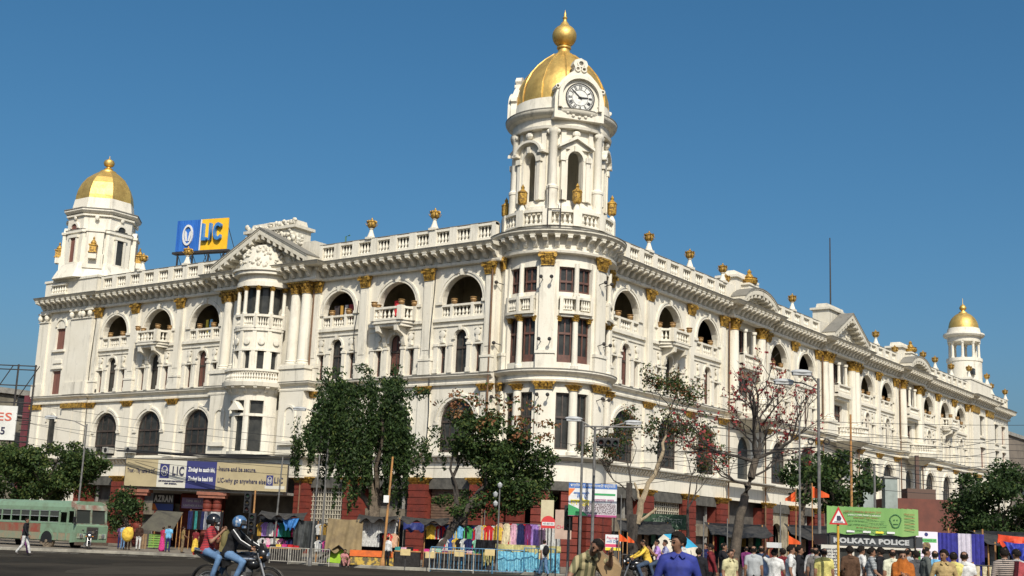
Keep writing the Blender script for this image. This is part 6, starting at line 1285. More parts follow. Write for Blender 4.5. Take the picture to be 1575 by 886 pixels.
for k, c in enumerate(('navy', 'black', 'teal', 'black', 'navy', 'grey', 'black', 'white', 'grey', 'black')): garment('trousers', c, -21.5+k*.22, 89, 2.72, 'under the porch between the red columns', rr.uniform(-.5, .5), 1.3)
rack(-24.8, -23.2, 92, (2.4,), 'rack of dark shirts behind the olive awning')
for k, c in enumerate(('black', 'navy', 'teal', 'plum', 'black')): garment('shirt', c, -24.6+k*.28, 92, 2.35, 'behind the olive awning')

# ------------------------------------------------------------------ boards and banners
def board(name, lat, dep, W, z0, z1, mat, label, cat, posts=True, th=.05, rz=0):
    t = thing_at(name, lat, dep, label, cat, z=0, rz=rz); g = gz(lat, dep); obj('panel', MB().box(-W/2, W/2, 0, th, z0, z1), mat, t)
    if posts:
        for x in (-W/2+.08, W/2-.08): m = MB(); m.tube([(x, th+.04, g-.02), (x, th+.04, z1)], .03, 6); obj('post', m, IRON, t)
    return t
def patch(t, x0, x1, z0, z1, mat, y=-.006, name='print'): return obj(name, MB().box(x0, x1, y, y+.004, z0, z1), mat, t)
PW = M('print_white', (.62,.63,.63), (.55,.55,.55), 2, .6)
t = board('rally_banner', 3.55, 51, 1.92, 2.66, 3.96, PW, 'rally banner in orange white and green with a blue heading', 'banner')
patch(t, -.96, .96, 3.76, 3.96, M('print_blue', (.04,.13,.38), None, 1, .6)); text('পশ্চিমবঙ্গ রাজ্য সরকারী কর্মচারী', .15, LETW, t, Matrix.Translation((0, -.01, 3.86)) @ FRONT, 1.8, .002)
obj('print', MB().prism([(-.96, 3.42), (-.7, 3.74), (-.96, 3.74)], -.008, -.002), M('print_orange', (.65,.16,.03), None, 1, .6), t); obj('print', MB().prism([(-.96, 2.68), (-.15, 2.68), (-.55, 2.95), (-.96, 3.12)], -.008, -.002), M('print_green', (.03,.27,.09), None, 1, .6), t)
text('সমাবেশ', .34, M('print_navy', (.03,.12,.36), None, 1, .6), t, Matrix.Translation((-.45, -.012, 3.47)) @ FRONT, .62, .002, 'lettering', .012); text('অভিযান', .36, M('print_yellow', (.70,.58,.04), None, 1, .6), t, Matrix.Translation((-.5, -.014, 3.17)) @ FRONT, .74, .002, 'lettering', .014)
patch(t, -.02, .9, 3.5, 3.58, M('print_green', (.03,.27,.09))); text('ধর্মতলা চলুন', .16, M('print_magenta', (.35,.06,.18), None, 1, .6), t, Matrix.Translation((.45, -.012, 3.3)) @ FRONT, .8, .002)
CRW = M('print_crowd', (.45,.42,.44), (.10,.07,.08), 22, .7, lo=.47, hi=.53); patch(t, -.55, .94, 2.76, 3.18, CRW, -.004); patch(t, -.96, .96, 2.66, 2.74, M('print_magenta', (.35,.06,.18)))
t = board('placard', 3.97, 46, .55, 1.40, 1.95, PW, 'white and pink placard with a yellow lower edge', 'placard'); patch(t, -.27, .27, 1.4, 1.5, M('print_yellow', (.70,.58,.04))); patch(t, -.27, .27, 1.52, 1.62, M('print_rose', (.55,.05,.12), None, 1, .6)); text('Payment', .13, M('print_rose', (.55,.05,.12)), t, Matrix.Translation((0, -.01, 1.83)) @ FRONT, .45, .002); text('mill Day', .13, M('print_navy', (.03,.12,.36)), t, Matrix.Translation((0, -.01, 1.71)) @ FRONT, .45, .002)
board('wall_poster', 2.15, 62.2, .62, 2.55, 3.6, M('board_cream', (.50,.45,.30), (.42,.37,.24), 2, .8), 'blank cream board on a post beside the red pier', 'board'); t = board('shop_board', 2.65, 56, .72, 1.75, 3.0, M('board_pink', (.45,.33,.26), (.35,.25,.2), 2, .8), 'tall pinkish board with red letters left of the rally banner', 'board'); text('CHIPS', .22, M('print_rose', (.55,.05,.12)), t, Matrix.Translation((0, -.01, 2.25)) @ FRONT, .6, .002)
t = thing_at('stop_board', 2.2, 61.8, 'red half round board with a white strip above the dresses', 'sign', z=0); m = MB(); m.prism([(.34*math.cos(R(a)), 2.5+.34*math.sin(R(a))) for a in range(0, 181, 12)]+[(-.34, 2.25), (.34, 2.25)], 0, .04); obj('panel', m, M('board_red', (.50,.03,.03), None, 1, .5), t); patch(t, -.3, .3, 2.38, 2.54, PW); text('40-80 RS', .13, INK, t, Matrix.Translation((0, -.012, 2.46)) @ FRONT, .5, .002); m = MB(); m.tube([(0, .07, gz(2.2, 61.8)), (0, .07, 2.6)], .03, 6); obj('post', m, IRON, t)
# green umbrella shade sheet in front of the arcade
t = board('shop_board', 7.6, 60, 2.2, 2.4, 3.1, M('board_green', (.022,.06,.03), (.016,.045,.024), 2, .8), 'dull green shop board with faded white script under the right wing', 'board'); text('মিষ্টান্ন', .42, M('print_faded', (.14,.17,.14), None, 1, .7), t, Matrix.Translation((.1, -.01, 2.75)) @ FRONT, 1.4, .002)
# umbrella held low
t = thing_at('umbrella', 6.45, 47.5, 'large pale umbrella with one blue segment tilted on its side', 'umbrella', z=gz(6.45, 47.5)+1.15)
t.rotation_euler = (R(62), R(18), GR)
for k in range(8):
    vs = []
    for j in range(5):
        f = j/4; 
        for a in (0, .5, 1): q = R(45*(k+a)); r = .95*f*(1-.05*(a == .5)); vs.append((r*math.cos(q), r*math.sin(q), .42*(1-f*f)))
    q = MB(); q.add(vs, [(j*3+i, j*3+i+1, (j+1)*3+i+1, (j+1)*3+i) for j in range(4) for i in range(2)]); obj('panel', q, M('umb_blue', (.03,.28,.45), None, 1, .7) if k in (1, 2) else M('umb_pale', (.55,.50,.40), (.45,.40,.32), 3, .8), t)
m = MB(); m.tube([(0, 0, .5), (0, 0, -.8)], .012, 5); obj('shaft', m, IRON, t)
# police booth
PB = thing_at('police_booth', 11.5, 40, 'police booth with glazed front and white lettered fascia', 'booth')
DK = M('booth_dark', (.03,.035,.04), None, 1, .5); FRM = M('booth_frame', (.50,.47,.40), None, 1, .6); hw = 1.35
obj('base', MB().box(-hw, hw, 0, 1.6, 0, .75), M('booth_grey', (.32,.32,.29), (.22,.22,.2), 3, .7), PB); obj('fascia', MB().box(-hw-.05, hw+.2, -.08, 1.7, 1.74, 2.08), DK, PB); obj('sill', MB().box(-hw-.2, hw+.1, -.12, .05, 1.66, 1.72), FRM, PB); obj('back_wall', MB().box(-hw, hw, 1.5, 1.6, .75, 1.72), DK, PB)
for x in (-hw, -.62, .02, .66, hw-.06): obj('mullion', MB().box(x, x+.06, 0, .06, .75, 1.68), FRM, PB)
for k, x in enumerate((-hw+.06, -.56, .08, .72)): obj('pane', MB().box(x, x+.58, .02, .04, .78, 1.66), GLASS, PB)
obj('ledge', MB().box(-hw, hw, -.1, .0, .72, .78), FRM, PB); obj('side_post', MB().box(hw+.02, hw+.14, -.05, .1, 0, 1.7), M('booth_green', (.05,.20,.04), None, 1, .6), PB)
text('KOLKATA POLICE', .21, M('letter_dull', (.36,.37,.37), None, 1, .6), PB, Matrix.Translation((-.05, -.10, 1.88)) @ FRONT, 2.35, .01, 'lettering', .012)
t = thing_at('banner', 11.45, 39.8, 'long green award banner fixed above the police booth', 'banner', z=0)
m = MB(); n = 16
for i in range(n): xa, xb = -1.4+2.85*i/n, -1.4+2.85*(i+1)/n; za, zc_ = 2.22+.03*math.sin(i*1.3), 2.22+.03*math.sin((i+1)*1.3); ya, yb = .03*math.sin(i*.9), .03*math.sin((i+1)*.9); m.add([(xa, ya, za), (xb, yb, zc_), (xb, yb, 3.04), (xa, ya, 3.06), (xa, ya+.02, za), (xb, yb+.02, zc_), (xb, yb+.02, 3.04), (xa, ya+.02, 3.06)], [(0,1,2,3),(7,6,5,4),(0,4,5,1),(3,2,6,7)])
obj('panel', m, M('banner_green', (.12,.27,.07), (.19,.33,.10), 1.5, .65, streak=True), t)
MRN = M('print_maroon', (.25,.035,.02), None, 1, .6); DG = M('print_dkgreen', (.02,.10,.03), None, 1, .6)
def BT(s, size, mat, x, z, wd): text(s, size*.72, mat, t, Matrix.Translation((x, -.05, z)) @ FRONT, wd, .003)
BT('DEPUTI CHAKRA BHABAN 2010', .12, MRN, -.3, 2.9, 1.15); BT('IMPACT FREE SAFETY MARCH', .09, LETW, -.25, 2.80, 1.0); BT('ROAD SAFETY WEEK FOR ALL', .09, MRN, -.2, 2.72, .75); BT('walk on the footpath and cross at the signal', .08, DG, -.2, 2.63, 1.15); BT('wear a helmet and fasten the belt at all times', .08, DG, -.15, 2.52, 1.2); BT('do not use the phone', .08, MRN, -.15, 2.43, .7); BT('be careful   be safe   be well', .08, DG, -.1, 2.34, 1.1); BT('Welcome', .12, MRN, 1.15, 2.88, .32)
for x in (-.8, -.3, .1, .45): patch(t, x, x+.24, 2.27, 2.33, PW if x != .1 else M('print_yellow', (.70,.58,.04)), -.05)
for k in range(5): patch(t, 1.0, 1.32, 2.76-.09*k, 2.775-.09*k, DG if k % 2 else MRN, -.045)
q = MB()
for k in range(26): a = R(13.8*k); q.ell((.72+.16*math.cos(a)*(1+.15*math.sin(3*a)), -.045, 2.66+.2*math.sin(a)), (.022, .006, .022), 6, 4)
q.box(.66, .7, -.05, -.04, 2.68, 2.71); q.box(.75, .79, -.05, -.04, 2.68, 2.71); q.box(.65, .8, -.05, -.04, 2.56, 2.58); obj('portrait_outline', q, DG, t)
for x in (-1.3, 1.35): m = MB(); m.tube([(x, .06, .13), (x, .06, 3.05)], .025, 6); obj('post', m, IRON, t)
t = board('notice_board', 9.95, 39, .56, .9, 1.86, M('notice_white', (.52,.51,.45), (.44,.43,.38), 2, .7), 'white notice board with lines of black script left of the booth', 'notice board')
for k in range(9): text(('কলকাতা পুলিশ', 'সাবধানে চলুন', 'রাস্তা পার')[k % 3], .085, INK, t, Matrix.Translation((0, -.008, 1.72-.09*k)) @ FRONT, .42, .002)
t = thing_at('warning_sign', 7.85, 30, 'red bordered triangular road sign with a black picture on a yellow post', 'road sign')
m = MB(); m.prism([(-.22, 2.14), (.22, 2.14), (0, 2.56)], 0, .02); obj('plate', m, M('sign_red', (.42,.02,.02), None, 1, .45), t); m = MB(); m.prism([(-.155, 2.18), (.155, 2.18), (0, 2.47)], -.006, -.001); obj('print', m, PW, t)
m = MB(); m.prism([(-.045, 2.23), (.045, 2.23), (.065, 2.29), (.03, 2.345), (-.04, 2.345)], -.012, -.007); m.box(-.1, .1, -.012, -.007, 2.195, 2.21); obj('pictogram', m, INK, t); m = MB(); m.tube([(0, .06, -.02), (0, .06, 2.25)], .03, 8); obj('post', m, M('post_yellow', (.50,.28,.03), None, 1, .5), t)
# blue and white cloth screen with poster
t = thing_at('cloth_screen', 14.6, 42, 'cloth screen of broad blue and white stripes beside the booth', 'cloth screen')
for i, (a, b, c) in enumerate(((-1.12, -.4, 'b'), (-.4, .28, 'b'), (.28, .72, 'w'), (.72, 1.15, 'b'))):
    vs = []; n = 14
    for k in range(n+1): x = a+(b-a)*k/n; y = .03*math.sin(x*40); vs += [(x, y, .1), (x, y, 2.28), (x, y+.015, .1), (x, y+.015, 2.28)]
    q = MB(); q.add(vs, [f for k in range(n) for f in ((k*4, k*4+4, k*4+5, k*4+1), (k*4+2, k*4+3, k*4+7, k*4+6))]); obj('stripe', q, M('cloth_royal', (.03,.03,.26), (.02,.02,.16), 6, .8) if c == 'b' else M('cloth_lavender', (.52,.49,.56), (.42,.40,.47), 6, .8), t)
for x in (-1.1, 0, 1.12): m = MB(); m.tube([(x, .06, 0), (x, .06, 2.45)], .03, 6); obj('post', m, RUST, t)
t = board('poster', 13.72, 41.6, .74, 1.1, 2.42, M('poster_white', (.66,.60,.68), None, 1, .6), 'white standing poster with a green heading and round picture', 'poster'); patch(t, -.33, .33, 2.08, 2.2, M('print_green2', (.10,.40,.12), None, 1, .6)); text('INDIAN SCHOOL OF', .08, DG, t, Matrix.Translation((0, -.012, 2.14)) @ FRONT, .6, .002)
m = MB(); m.lathe([(.14, 0), (.01, .004)], 24); m.xf(Matrix.Translation((0, -.002, 1.95)) @ FRONT); obj('print', m, M('print_dark', (.10,.05,.04), (.25,.2,.06), 14, .6), t); m = MB(); m.lathe([(.05, 0), (.06, .004), (.04, .004)], 16); m.xf(Matrix.Translation((0, -.002, 2.33)) @ FRONT); obj('print', m, NAVY, t)
for k in range(6): patch(t, -.3, .3, 1.72-.1*k, 1.735-.1*k, M('print_mauve', (.25,.18,.32), None, 1, .6))
# far right awning stall
drape('awning', 16.75, 41, 1.9, 2.12, 2.42, M('cloth_vermilion', (.70,.07,.02), (.5,.05,.02), 3, .7), 'vermilion cloth awning over the last stall by the cloth screen', 'awning', .12, 4, 0, seed=14)
drape('sheet', 16.4, 40.8, 1.0, 1.7, 2.2, M('tarp_ultra', (.04,.06,.38), (.03,.04,.25), 3, .5), 'shiny blue sheet hanging under the vermilion awning', 'cloth', .1, 3, .6, seed=15)
rack(15.95, 18.0, 41.5, (2.1, 1.5), 'stall frame under the vermilion awning')
for k, c in enumerate(('black', 'grey', 'navy', 'plum', 'black', 'rose', 'navy', 'black')): garment('shirt', c, 16.35+k*.2, 41.6, 1.95, 'under the vermilion awning')
rack(12.1, 13.0, 33, (1.45,), 'short rail of pale trousers among the crowd')
for k in range(5): garment('trousers', 'cream', 12.2+k*.18, 33, 1.43, 'on the short rail among the crowd', R(60), .8)
# flags
FLG = M('flag_orange', (.72,.10,.015), (.55,.08,.015), 3, .8)
def flag(lat, dep, zt, h, W, label, sgn=1):
    t = thing_at('flag', lat, dep, label, 'flag', 'orange flags'); g = gz(lat, dep); m = MB(); m.tube([(0, 0, -.02), (0, 0, zt-g+.1)], .02, 5); obj('staff', m, RUST, t)
    vs = []; n = 8
    for k in range(n+1): f = k/n; x = sgn*W*f; y = .06*math.sin(f*6); vs += [(x, y, zt-g-h*.5*f-.08*f), (x, y, zt-g-h+h*.28*f-.08*f)]
    q = MB(); q.add(vs, [(2*k, 2*k+2, 2*k+3, 2*k+1) for k in range(n)]); q.add([(x, y+.008, z) for x, y, z in vs], [(2*k+1, 2*k+3, 2*k+2, 2*k) for k in range(n)]); obj('cloth', q, FLG, t)
flag(10.9, 45.2, 3.92, .42, .6, 'orange pennant flying beside the green banner'); flag(10.85, 47.5, 3.82, .4, .4, 'orange pennant behind the one beside the green banner', -1); flag(9.45, 42.5, 2.15, .3, .4, 'low orange pennant over the heads of the crowd'); flag(4.15, 45.7, 2.02, .3, .3, 'orange pennant on the placard'); flag(4.5, 46.2, 1.95, .25, .25, 'smaller orange pennant right of the placard')
# brown shop front and posts below the right wing
t = thing_at('brown_kiosk', 24.9, 76, 'brown walled kiosk with a pale shutter under the right wing', 'kiosk', z=.1)
obj('wall', MB().box(-1.9, 2.2, .1, 3, 2.9, 4.9), M('wall_brown', (.14,.045,.03), (.10,.035,.025), 1.5, .8, coord='w'), t); obj('wall', MB().box(-1.9, -1.4, .1, 3, 0, 2.9), M('wall_brown', (.14,.045,.03)), t); obj('beam', MB().box(-1.4, 2.2, .15, .5, 2.5, 2.89), CONC, t)
m = MB()
for k in range(14): m.box(-1.4, 2.2, .3+.02*(k % 2), .4, .05+k*.175, .2+k*.175)
obj('shutter', m, M('shutter_pale', (.42,.39,.29), (.30,.28,.2), 3, .7), t); m = MB(); m.box(-.8, .9, .3, 1.5, 4.9, 5.5); m.box(-.2, 0, .5, .7, 5.5, 7.5); obj('water_tank', m, M('tank_brown', (.10,.06,.045), None, 1, .8), t)
for l in (21.75, 23.05): t = thing_at('concrete_post', l, 76, 'grey square post standing before the arcade', 'post', 'grey posts before the arcade'); obj('shaft', MB().box(-.38, .38, 0, .7, 0, 6.0, .01), M('post_grey', (.26,.30,.28), (.20,.23,.21), 2, .8), t); obj('cap', MB().box(-.44, .44, -.05, .75, 6.0, 6.12), CONC, t)
# ------------------------------------------------------------------ billboard and neighbouring buildings
t = empty('billboard', G(-38.1, 95, 0), GR, 'white billboard with red and black characters on a steel scaffold', 'billboard')
obj('panel', MB().box(-3.2, 1.45, 0, .12, 7.45, 10.0), M('bill_white', (.62,.62,.58), (.52,.52,.48), 1, .7), t)
text('TILES', .85, M('bill_red', (.50,.10,.06), None, 1, .6), t, Matrix.Translation((-.4, -.02, 9.15)) @ FRONT, 3.0, .01, 'lettering', .008); text('22650665', .75, INK, t, Matrix.Translation((-.95, -.02, 8.1)) @ FRONT, 3.3, .01, 'lettering', .02)
m = MB()
for x in (-3, -1, 1.0, 2.3): m.tube([(x, .4, 0), (x, .4, 13.2)], .07, 6)
for z in (10.3, 11.6, 12.8, 13.1, 9, 7.4): m.tube([(-3.2, .4, z), (2.4, .4, z)], .045, 5)
for x in (-3, -1, 1.0): m.tube([(x, .4, 10.3), (x+1.6, .4, 13.1)], .04, 5)
for z in np.arange(6.0, 10.2, .45): m.tube([(1.55, .4, z), (2.3, .4, z)], .035, 4)
obj('scaffold', m, IRON, t)
def block(name, corners, z, mat, label, rows, colsn, face):
    t = empty(name, (0, 0, 0), 0, label, 'building'); m = MB(); m.prismz(corners, 0, z); obj('wall', m, mat, t); a, b = Vector(corners[face]), Vector(corners[(face+1) % 4]); d = (b-a); L = d.length; d.normalize(); n = Vector((d.y, -d.x))
    m = MB(); m.sweep([(0, z-.3), (.3, z-.3), (.3, z+.2), (0, z+.2)], corners, True); obj('cornice', m, CONC, t)
    for i in range(rows):
        for j in range(colsn): c = a+d*(L*(j+.5)/colsn); w = obj('window', MB().box(-.7, .7, -.06, .05, 0, 1.7), M('win_dark', (.04,.042,.045), None, 1, .3), t, (c.x+n.x*.02, c.y+n.y*.02, 1.2+i*3.3), math.atan2(d.y, d.x)); obj('sill', MB().box(-.8, .8, -.16, -.06, -.12, 0), CONC, w)
    return t
GBW = M('render_grey', (.22,.20,.15), (.10,.09,.07), .5, .9, coord='w')
block('side_building', [(-14, 60), (4, 60), (4, 76), (-14, 76)], 13.2, GBW, 'weathered grey building beyond the billboard scaffold', 4, 5, 0)
obj('red_wall', MB().box(.2, 3.5, 56.1, 56.9, 0, 12.6), M('wall_maroon', (.16,.035,.045), (.11,.03,.04), 1, .8, coord='w'), bpy.data.objects['side_building'])
block('far_building', [(114, 4), (140, 4), (140, 24), (114, 24)], 19.5, M('render_brown', (.20,.165,.13), (.13,.11,.09), .4, .9, coord='w'), 'brown grey building past the end of the right wing', 4, 6, 0)

# dark tarpaulin stalls, added behind the crowd to darken the street below
for k, (l, d, w_, lb) in enumerate(((6.6, 58.5, 2.2, 'dark tarpaulin stall roof added left of the silk cotton trunk'), (10.4, 56.0, 2.4, 'dark tarpaulin stall roof added right of the silk cotton trunk'), (13.4, 53.0, 2.6, 'dark tarpaulin stall roof added behind the orange pennant'), (16.6, 55.0, 2.8, 'dark tarpaulin stall roof added behind the police booth'), (20.0, 49.5, 2.6, 'dark tarpaulin stall roof added under the round dark tree'))):
    t = thing_at('tarpaulin_stall', l, d, lb, 'stall'); r = random.Random(k)
    for x in (-w_/2, w_/2):
        for y in (0, 1.4): m = MB(); m.tube([(x, y, 0), (x, y, 2.1+.5*(y > 0))], .035, 5); obj('post', m, RUST, t)
    vs = []; n = 10
    for j in range(5):
        for i in range(n+1): f = i/n; vs.append((-w_/2-.15+(w_+.3)*f, -.35+j*.5, 2.1+.13*j-.12*math.sin(math.pi*f)+r.uniform(-.05, .05)))
    fs = [(j*(n+1)+i, j*(n+1)+i+1, (j+1)*(n+1)+i+1, (j+1)*(n+1)+i) for j in range(4) for i in range(n)]; q = MB(); q.add(vs, fs); q.add([(x, y, z-.02) for x, y, z in vs], [f[::-1] for f in fs]); obj('roof_sheet', q, M('plastic_dark', (.022,.021,.02)), t)
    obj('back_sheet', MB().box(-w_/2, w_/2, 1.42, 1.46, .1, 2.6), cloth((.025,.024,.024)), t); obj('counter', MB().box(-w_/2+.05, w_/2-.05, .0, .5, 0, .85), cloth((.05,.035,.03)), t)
    for i in range(int(w_/.32)): x = -w_/2+.2+.32*i; h_ = r.uniform(.35, .8); obj('hanging_goods', MB().box(x-.1, x+.1, .9, .96, 2.0-h_, 2.0), cloth(tuple(c*.5 for c in COLS[r.choice(list(COLS))])), t)  # darkness put into the goods: cloth colours halved
# ------------------------------------------------------------------ people
SKIN = M('skin', (.24,.125,.075), (.19,.095,.055), 12, .6); HAIR = M('hair_black', (.010,.008,.007), (.02,.016,.013), 40, .85, 0, .5, spec=.15); SHOE = M('shoe_dark', (.03,.022,.018), None, 1, .6); EYE = M('eye_white', (.5,.48,.45), None, 1, .4); BEARD = M('stubble', (.10,.06,.045), None, 1, .8)
LAB = ['skin', 'top', 'bottom', 'shoe', 'hair']
def capsule_pts(mb, a, b, r0, r1, n=10):
    a, b = Vector(a), Vector(b); d = (b-a); L = d.length; d = d/L if L > 1e-6 else Vector((0, 0, 1)); u = d.cross(Vector((0, 0, 1)) if abs(d.z) < .9 else Vector((1, 0, 0))).normalized(); v = d.cross(u); rings = []
    for k in range(4): t = R(90*k/3); rings.append((a-d*r0*math.cos(t), max(1e-4, r0*math.sin(t))))
    for k in range(4): t = R(90*k/3); rings.append((b+d*r1*math.sin(t), max(1e-4, r1*math.cos(t))))
    vs = []
    for c, r in rings:
        for k in range(n): q = 2*math.pi*k/n; vs.append(c+r*(math.cos(q)*u+math.sin(q)*v))
    m = len(rings); mb.add(vs, [(i*n+k, i*n+(k+1) % n, (i+1)*n+(k+1) % n, (i+1)*n+k) for i in range(m-1) for k in range(n)]+[tuple(range(n-1, -1, -1)), tuple((m-1)*n+k for k in range(n))])
BODIES = {}; PENDING = []
def body(name, J, sleeves='short', lower='trousers', voxel=.02, girth=1.0, extra=()):
    """J: joint positions; the limbs and torso are fused into one skin by a voxel remesh"""
    pr = []   # (a, b, r0, r1, label)
    C = lambda a, b, r0, r1, l: pr.append((Vector(J[a] if isinstance(a, str) else a), Vector(J[b] if isinstance(b, str) else b), r0, r1, l))
    hd, nk, ch, wa, pe = (Vector(J[k]) for k in ('head', 'neck', 'chest', 'waist', 'pelvis'))
    upv = (hd-nk).normalized(); fwd = Vector(J.get('face', (0, -1, 0))).normalized(); side = upv.cross(fwd).normalized()
    C(hd+upv*.035+fwd*-.012, hd+upv*.055+fwd*-.03, .088, .085, 0); C(hd-upv*.06+fwd*.025, hd+upv*.0+fwd*.02, .055, .07, 0); C(hd-upv*.065+fwd*.048, hd-upv*.06+fwd*.042, .034, .04, 0)
    C(hd+fwd*.085-upv*.005, hd+fwd*.10-upv*.025, .014, .017, 0)
    for s in (-1, 1): C(hd+side*s*.083-upv*.015-fwd*.01, hd+side*s*.086+upv*.02-fwd*.015, .014, .018, 0)
    C(nk-upv*.03, hd-upv*.06, .054, .050, 0); sd = (Vector(J['shL'])-Vector(J['shR'])).normalized()
    C(ch-sd*.085, ch+sd*.085, .115*girth, .115*girth, 1); C(ch, wa, .135*girth, .125*girth, 1); C(ch-sd*.06, wa-sd*.055, .11*girth, .11*girth, 1); C(ch+sd*.06, wa+sd*.055, .11*girth, .11*girth, 1); C(wa-sd*.05, pe-sd*.06, .118*girth, .128*girth, 1); C(wa+sd*.05, pe+sd*.06, .118*girth, .128*girth, 1)
    C(nk, 'shL', .06, .068, 1); C(nk, 'shR', .06, .068, 1)
    for s in 'LR':
        sh, el, wr = Vector(J['sh'+s]), Vector(J['el'+s]), Vector(J['wr'+s]); C(sh, sh.lerp(el, .6), .066, .060, 1); C(sh.lerp(el, .6), el, .058 if sleeves != 'short' else .046, .05 if sleeves != 'short' else .042, 1 if sleeves != 'short' else 0); C(el, wr, .048 if sleeves == 'long' else .041, .042 if sleeves == 'long' else .028, 1 if sleeves == 'long' else 0)
        hand = Vector(J.get('hd'+s, wr+(wr-el).normalized()*.08)); C(wr, hand, .030, .034, 0)
        hp, kn, an, to = (Vector(J[k+s]) for k in ('hp', 'kn', 'an', 'to'))
        if lower in ('trousers', 'shorts'): C(hp, kn, .095*girth, .068, 2); C(kn, an+(kn-an)*.10, .066, .058, 2)
        C(an, an+(kn-an)*.15, .042, .045, 0 if lower != 'trousers' else 2); C(an-Vector((0, 0, .03)), to, .042, .036, 3)
    if lower == 'skirt':
        mid = (Vector(J['anL'])+Vector(J['anR']))/2; C(pe, mid+Vector((0, 0, .08)), .16, .21, 2); C(pe-sd*.05, mid+Vector((0, 0, .1))-sd*.1, .13, .16, 2); C(pe+sd*.05, mid+Vector((0, 0, .1))+sd*.1, .13, .16, 2)
    else: C(pe-sd*.05-Vector((0, 0, .03)), pe+sd*.05-Vector((0, 0, .03)), .118*girth, .118*girth, 2)
    for e in extra: C(*e)
    mb = MB()
    for a, b, r0, r1, l in pr: capsule_pts(mb, a, b, r0, r1)
    me = mesh_of('body', mb); o = bpy.data.objects.new('body', me); col.objects.link(o); md = o.modifiers.new('r', 'REMESH'); md.mode = 'VOXEL'; md.voxel_size = voxel; sm = o.modifiers.new('s', 'SMOOTH'); sm.factor = .5; sm.iterations = 3
    PENDING.append((name, o, pr, J, upv, fwd, side, hd)); return name
def finish_bodies():
    bpy.context.view_layer.update(); d = bpy.context.evaluated_depsgraph_get()
    for name, o, pr, J, upv, fwd, side, hd in PENDING:
        me = bpy.data.meshes.new_from_object(o.evaluated_get(d)); om = o.data; bpy.data.objects.remove(o); bpy.data.meshes.remove(om)
        n = len(me.polygons); cc = np.empty(n*3); me.polygons.foreach_get('center', cc); cc = cc.reshape(-1, 3); best = np.full(n, 1e9); lab = np.zeros(n, dtype=np.int32)
        for a, b, r0, r1, l in pr:
            A, B_ = np.array(a), np.array(b); ab = B_-A; q = max(ab@ab, 1e-9); t = np.clip((cc-A)@ab/q, 0, 1); dd = np.linalg.norm(cc-(A+t[:, None]*ab), axis=1)-(r0+(r1-r0)*t); k = dd < best; best[k] = dd[k]; lab[k] = l
        me.materials.clear(); [me.materials.append(q) for q in (SKIN, cloth((.5, .5, .5), 'cloth_base'), cloth((.5, .5, .5), 'cloth_base'), SHOE)]
        # fingers: five tapered, bent, joined to the same mesh
        mb = MB()
        for s in 'LR':
            el, wr = Vector(J['el'+s]), Vector(J['wr'+s]); hand = Vector(J.get('hd'+s, wr+(wr-el).normalized()*.08)); dr = (hand-wr).normalized(); ac = dr.cross(Vector(J.get('pm'+s, (1 if s == 'L' else -1, 0, 0)))).normalized(); pm = ac.cross(dr).normalized()
            for i, (off, ln) in enumerate(((-.03, .062), (-.01, .074), (.01, .07), (.028, .055))): p0 = hand+ac*off; p1 = p0+dr*ln*.5+pm*.008; p2 = p1+dr*ln*.4+pm*.022; mb.tube([p0, p1, p2], .0095, 5, .007)
            p0 = wr+dr*.03-ac*.03; mb.tube([p0, p0+dr*.03-ac*.028+pm*.01, p0+dr*.065-ac*.032+pm*.02], .011, 5, .008)
        BODIES[name] = (me, J, upv, fwd, side, hd)
        me.polygons.foreach_set('material_index', lab); me.polygons.foreach_set('use_smooth', [True]*n)
        import bmesh
        bm = bmesh.new(); bm.from_mesh(me); base = [bm.verts.new(v) for v in mb.v]
        for f in mb.f:
            try: fc = bm.faces.new([base[i] for i in f]); fc.material_index = 0; fc.smooth = True
            except ValueError: pass
        bm.to_mesh(me); bm.free(); me.update()
def std(**k):
    J = dict(head=(0,-.02,1.585), neck=(0,0,1.46), chest=(0,0,1.31), waist=(0,0,1.10), pelvis=(0,0,.95), shL=(.18,0,1.40), shR=(-.18,0,1.40), elL=(.23,.02,1.13), elR=(-.23,.02,1.13), wrL=(.24,-.06,.89), wrR=(-.24,-.06,.89), hpL=(.09,0,.90), hpR=(-.09,0,.90), knL=(.10,-.01,.50), knR=(-.10,-.01,.50), anL=(.10,.02,.09), anR=(-.10,.02,.09), toL=(.12,-.13,.045), toR=(-.12,-.13,.045)); J.update(k); return J
body('stand', std()); body('stand_long', std(elL=(.25,.04,1.14), wrL=(.2,-.14,.95), elR=(-.24,.0,1.13)), 'long')
body('walk', std(knL=(.09,-.16,.52), anL=(.09,-.26,.14), toL=(.1,-.40,.12), knR=(-.09,.04,.50), anR=(-.09,.30,.16), toR=(-.1,.18,.06), elL=(.22,.14,1.15), wrL=(.22,.2,.92), elR=(-.22,-.08,1.13), wrR=(-.22,-.24,.94)), 'long')
body('walk_short', std(knL=(.09,-.16,.52), anL=(.09,-.26,.14), toL=(.1,-.40,.12), knR=(-.09,.04,.50), anR=(-.09,.30,.16), toR=(-.1,.18,.06), elL=(.22,.14,1.15), wrL=(.22,.2,.92), elR=(-.22,-.08,1.13), wrR=(-.2,-.28,1.0)), 'short')
body('carry', std(elL=(.24,-.08,1.15), wrL=(.16,-.26,1.24), elR=(-.22,-.14,1.2), wrR=(-.14,-.24,1.42)), 'long')
body('bag', std(elL=(.26,-.02,1.14), wrL=(.12,-.28,1.05), elR=(-.26,-.02,1.14), wrR=(-.12,-.28,1.05)), 'short')
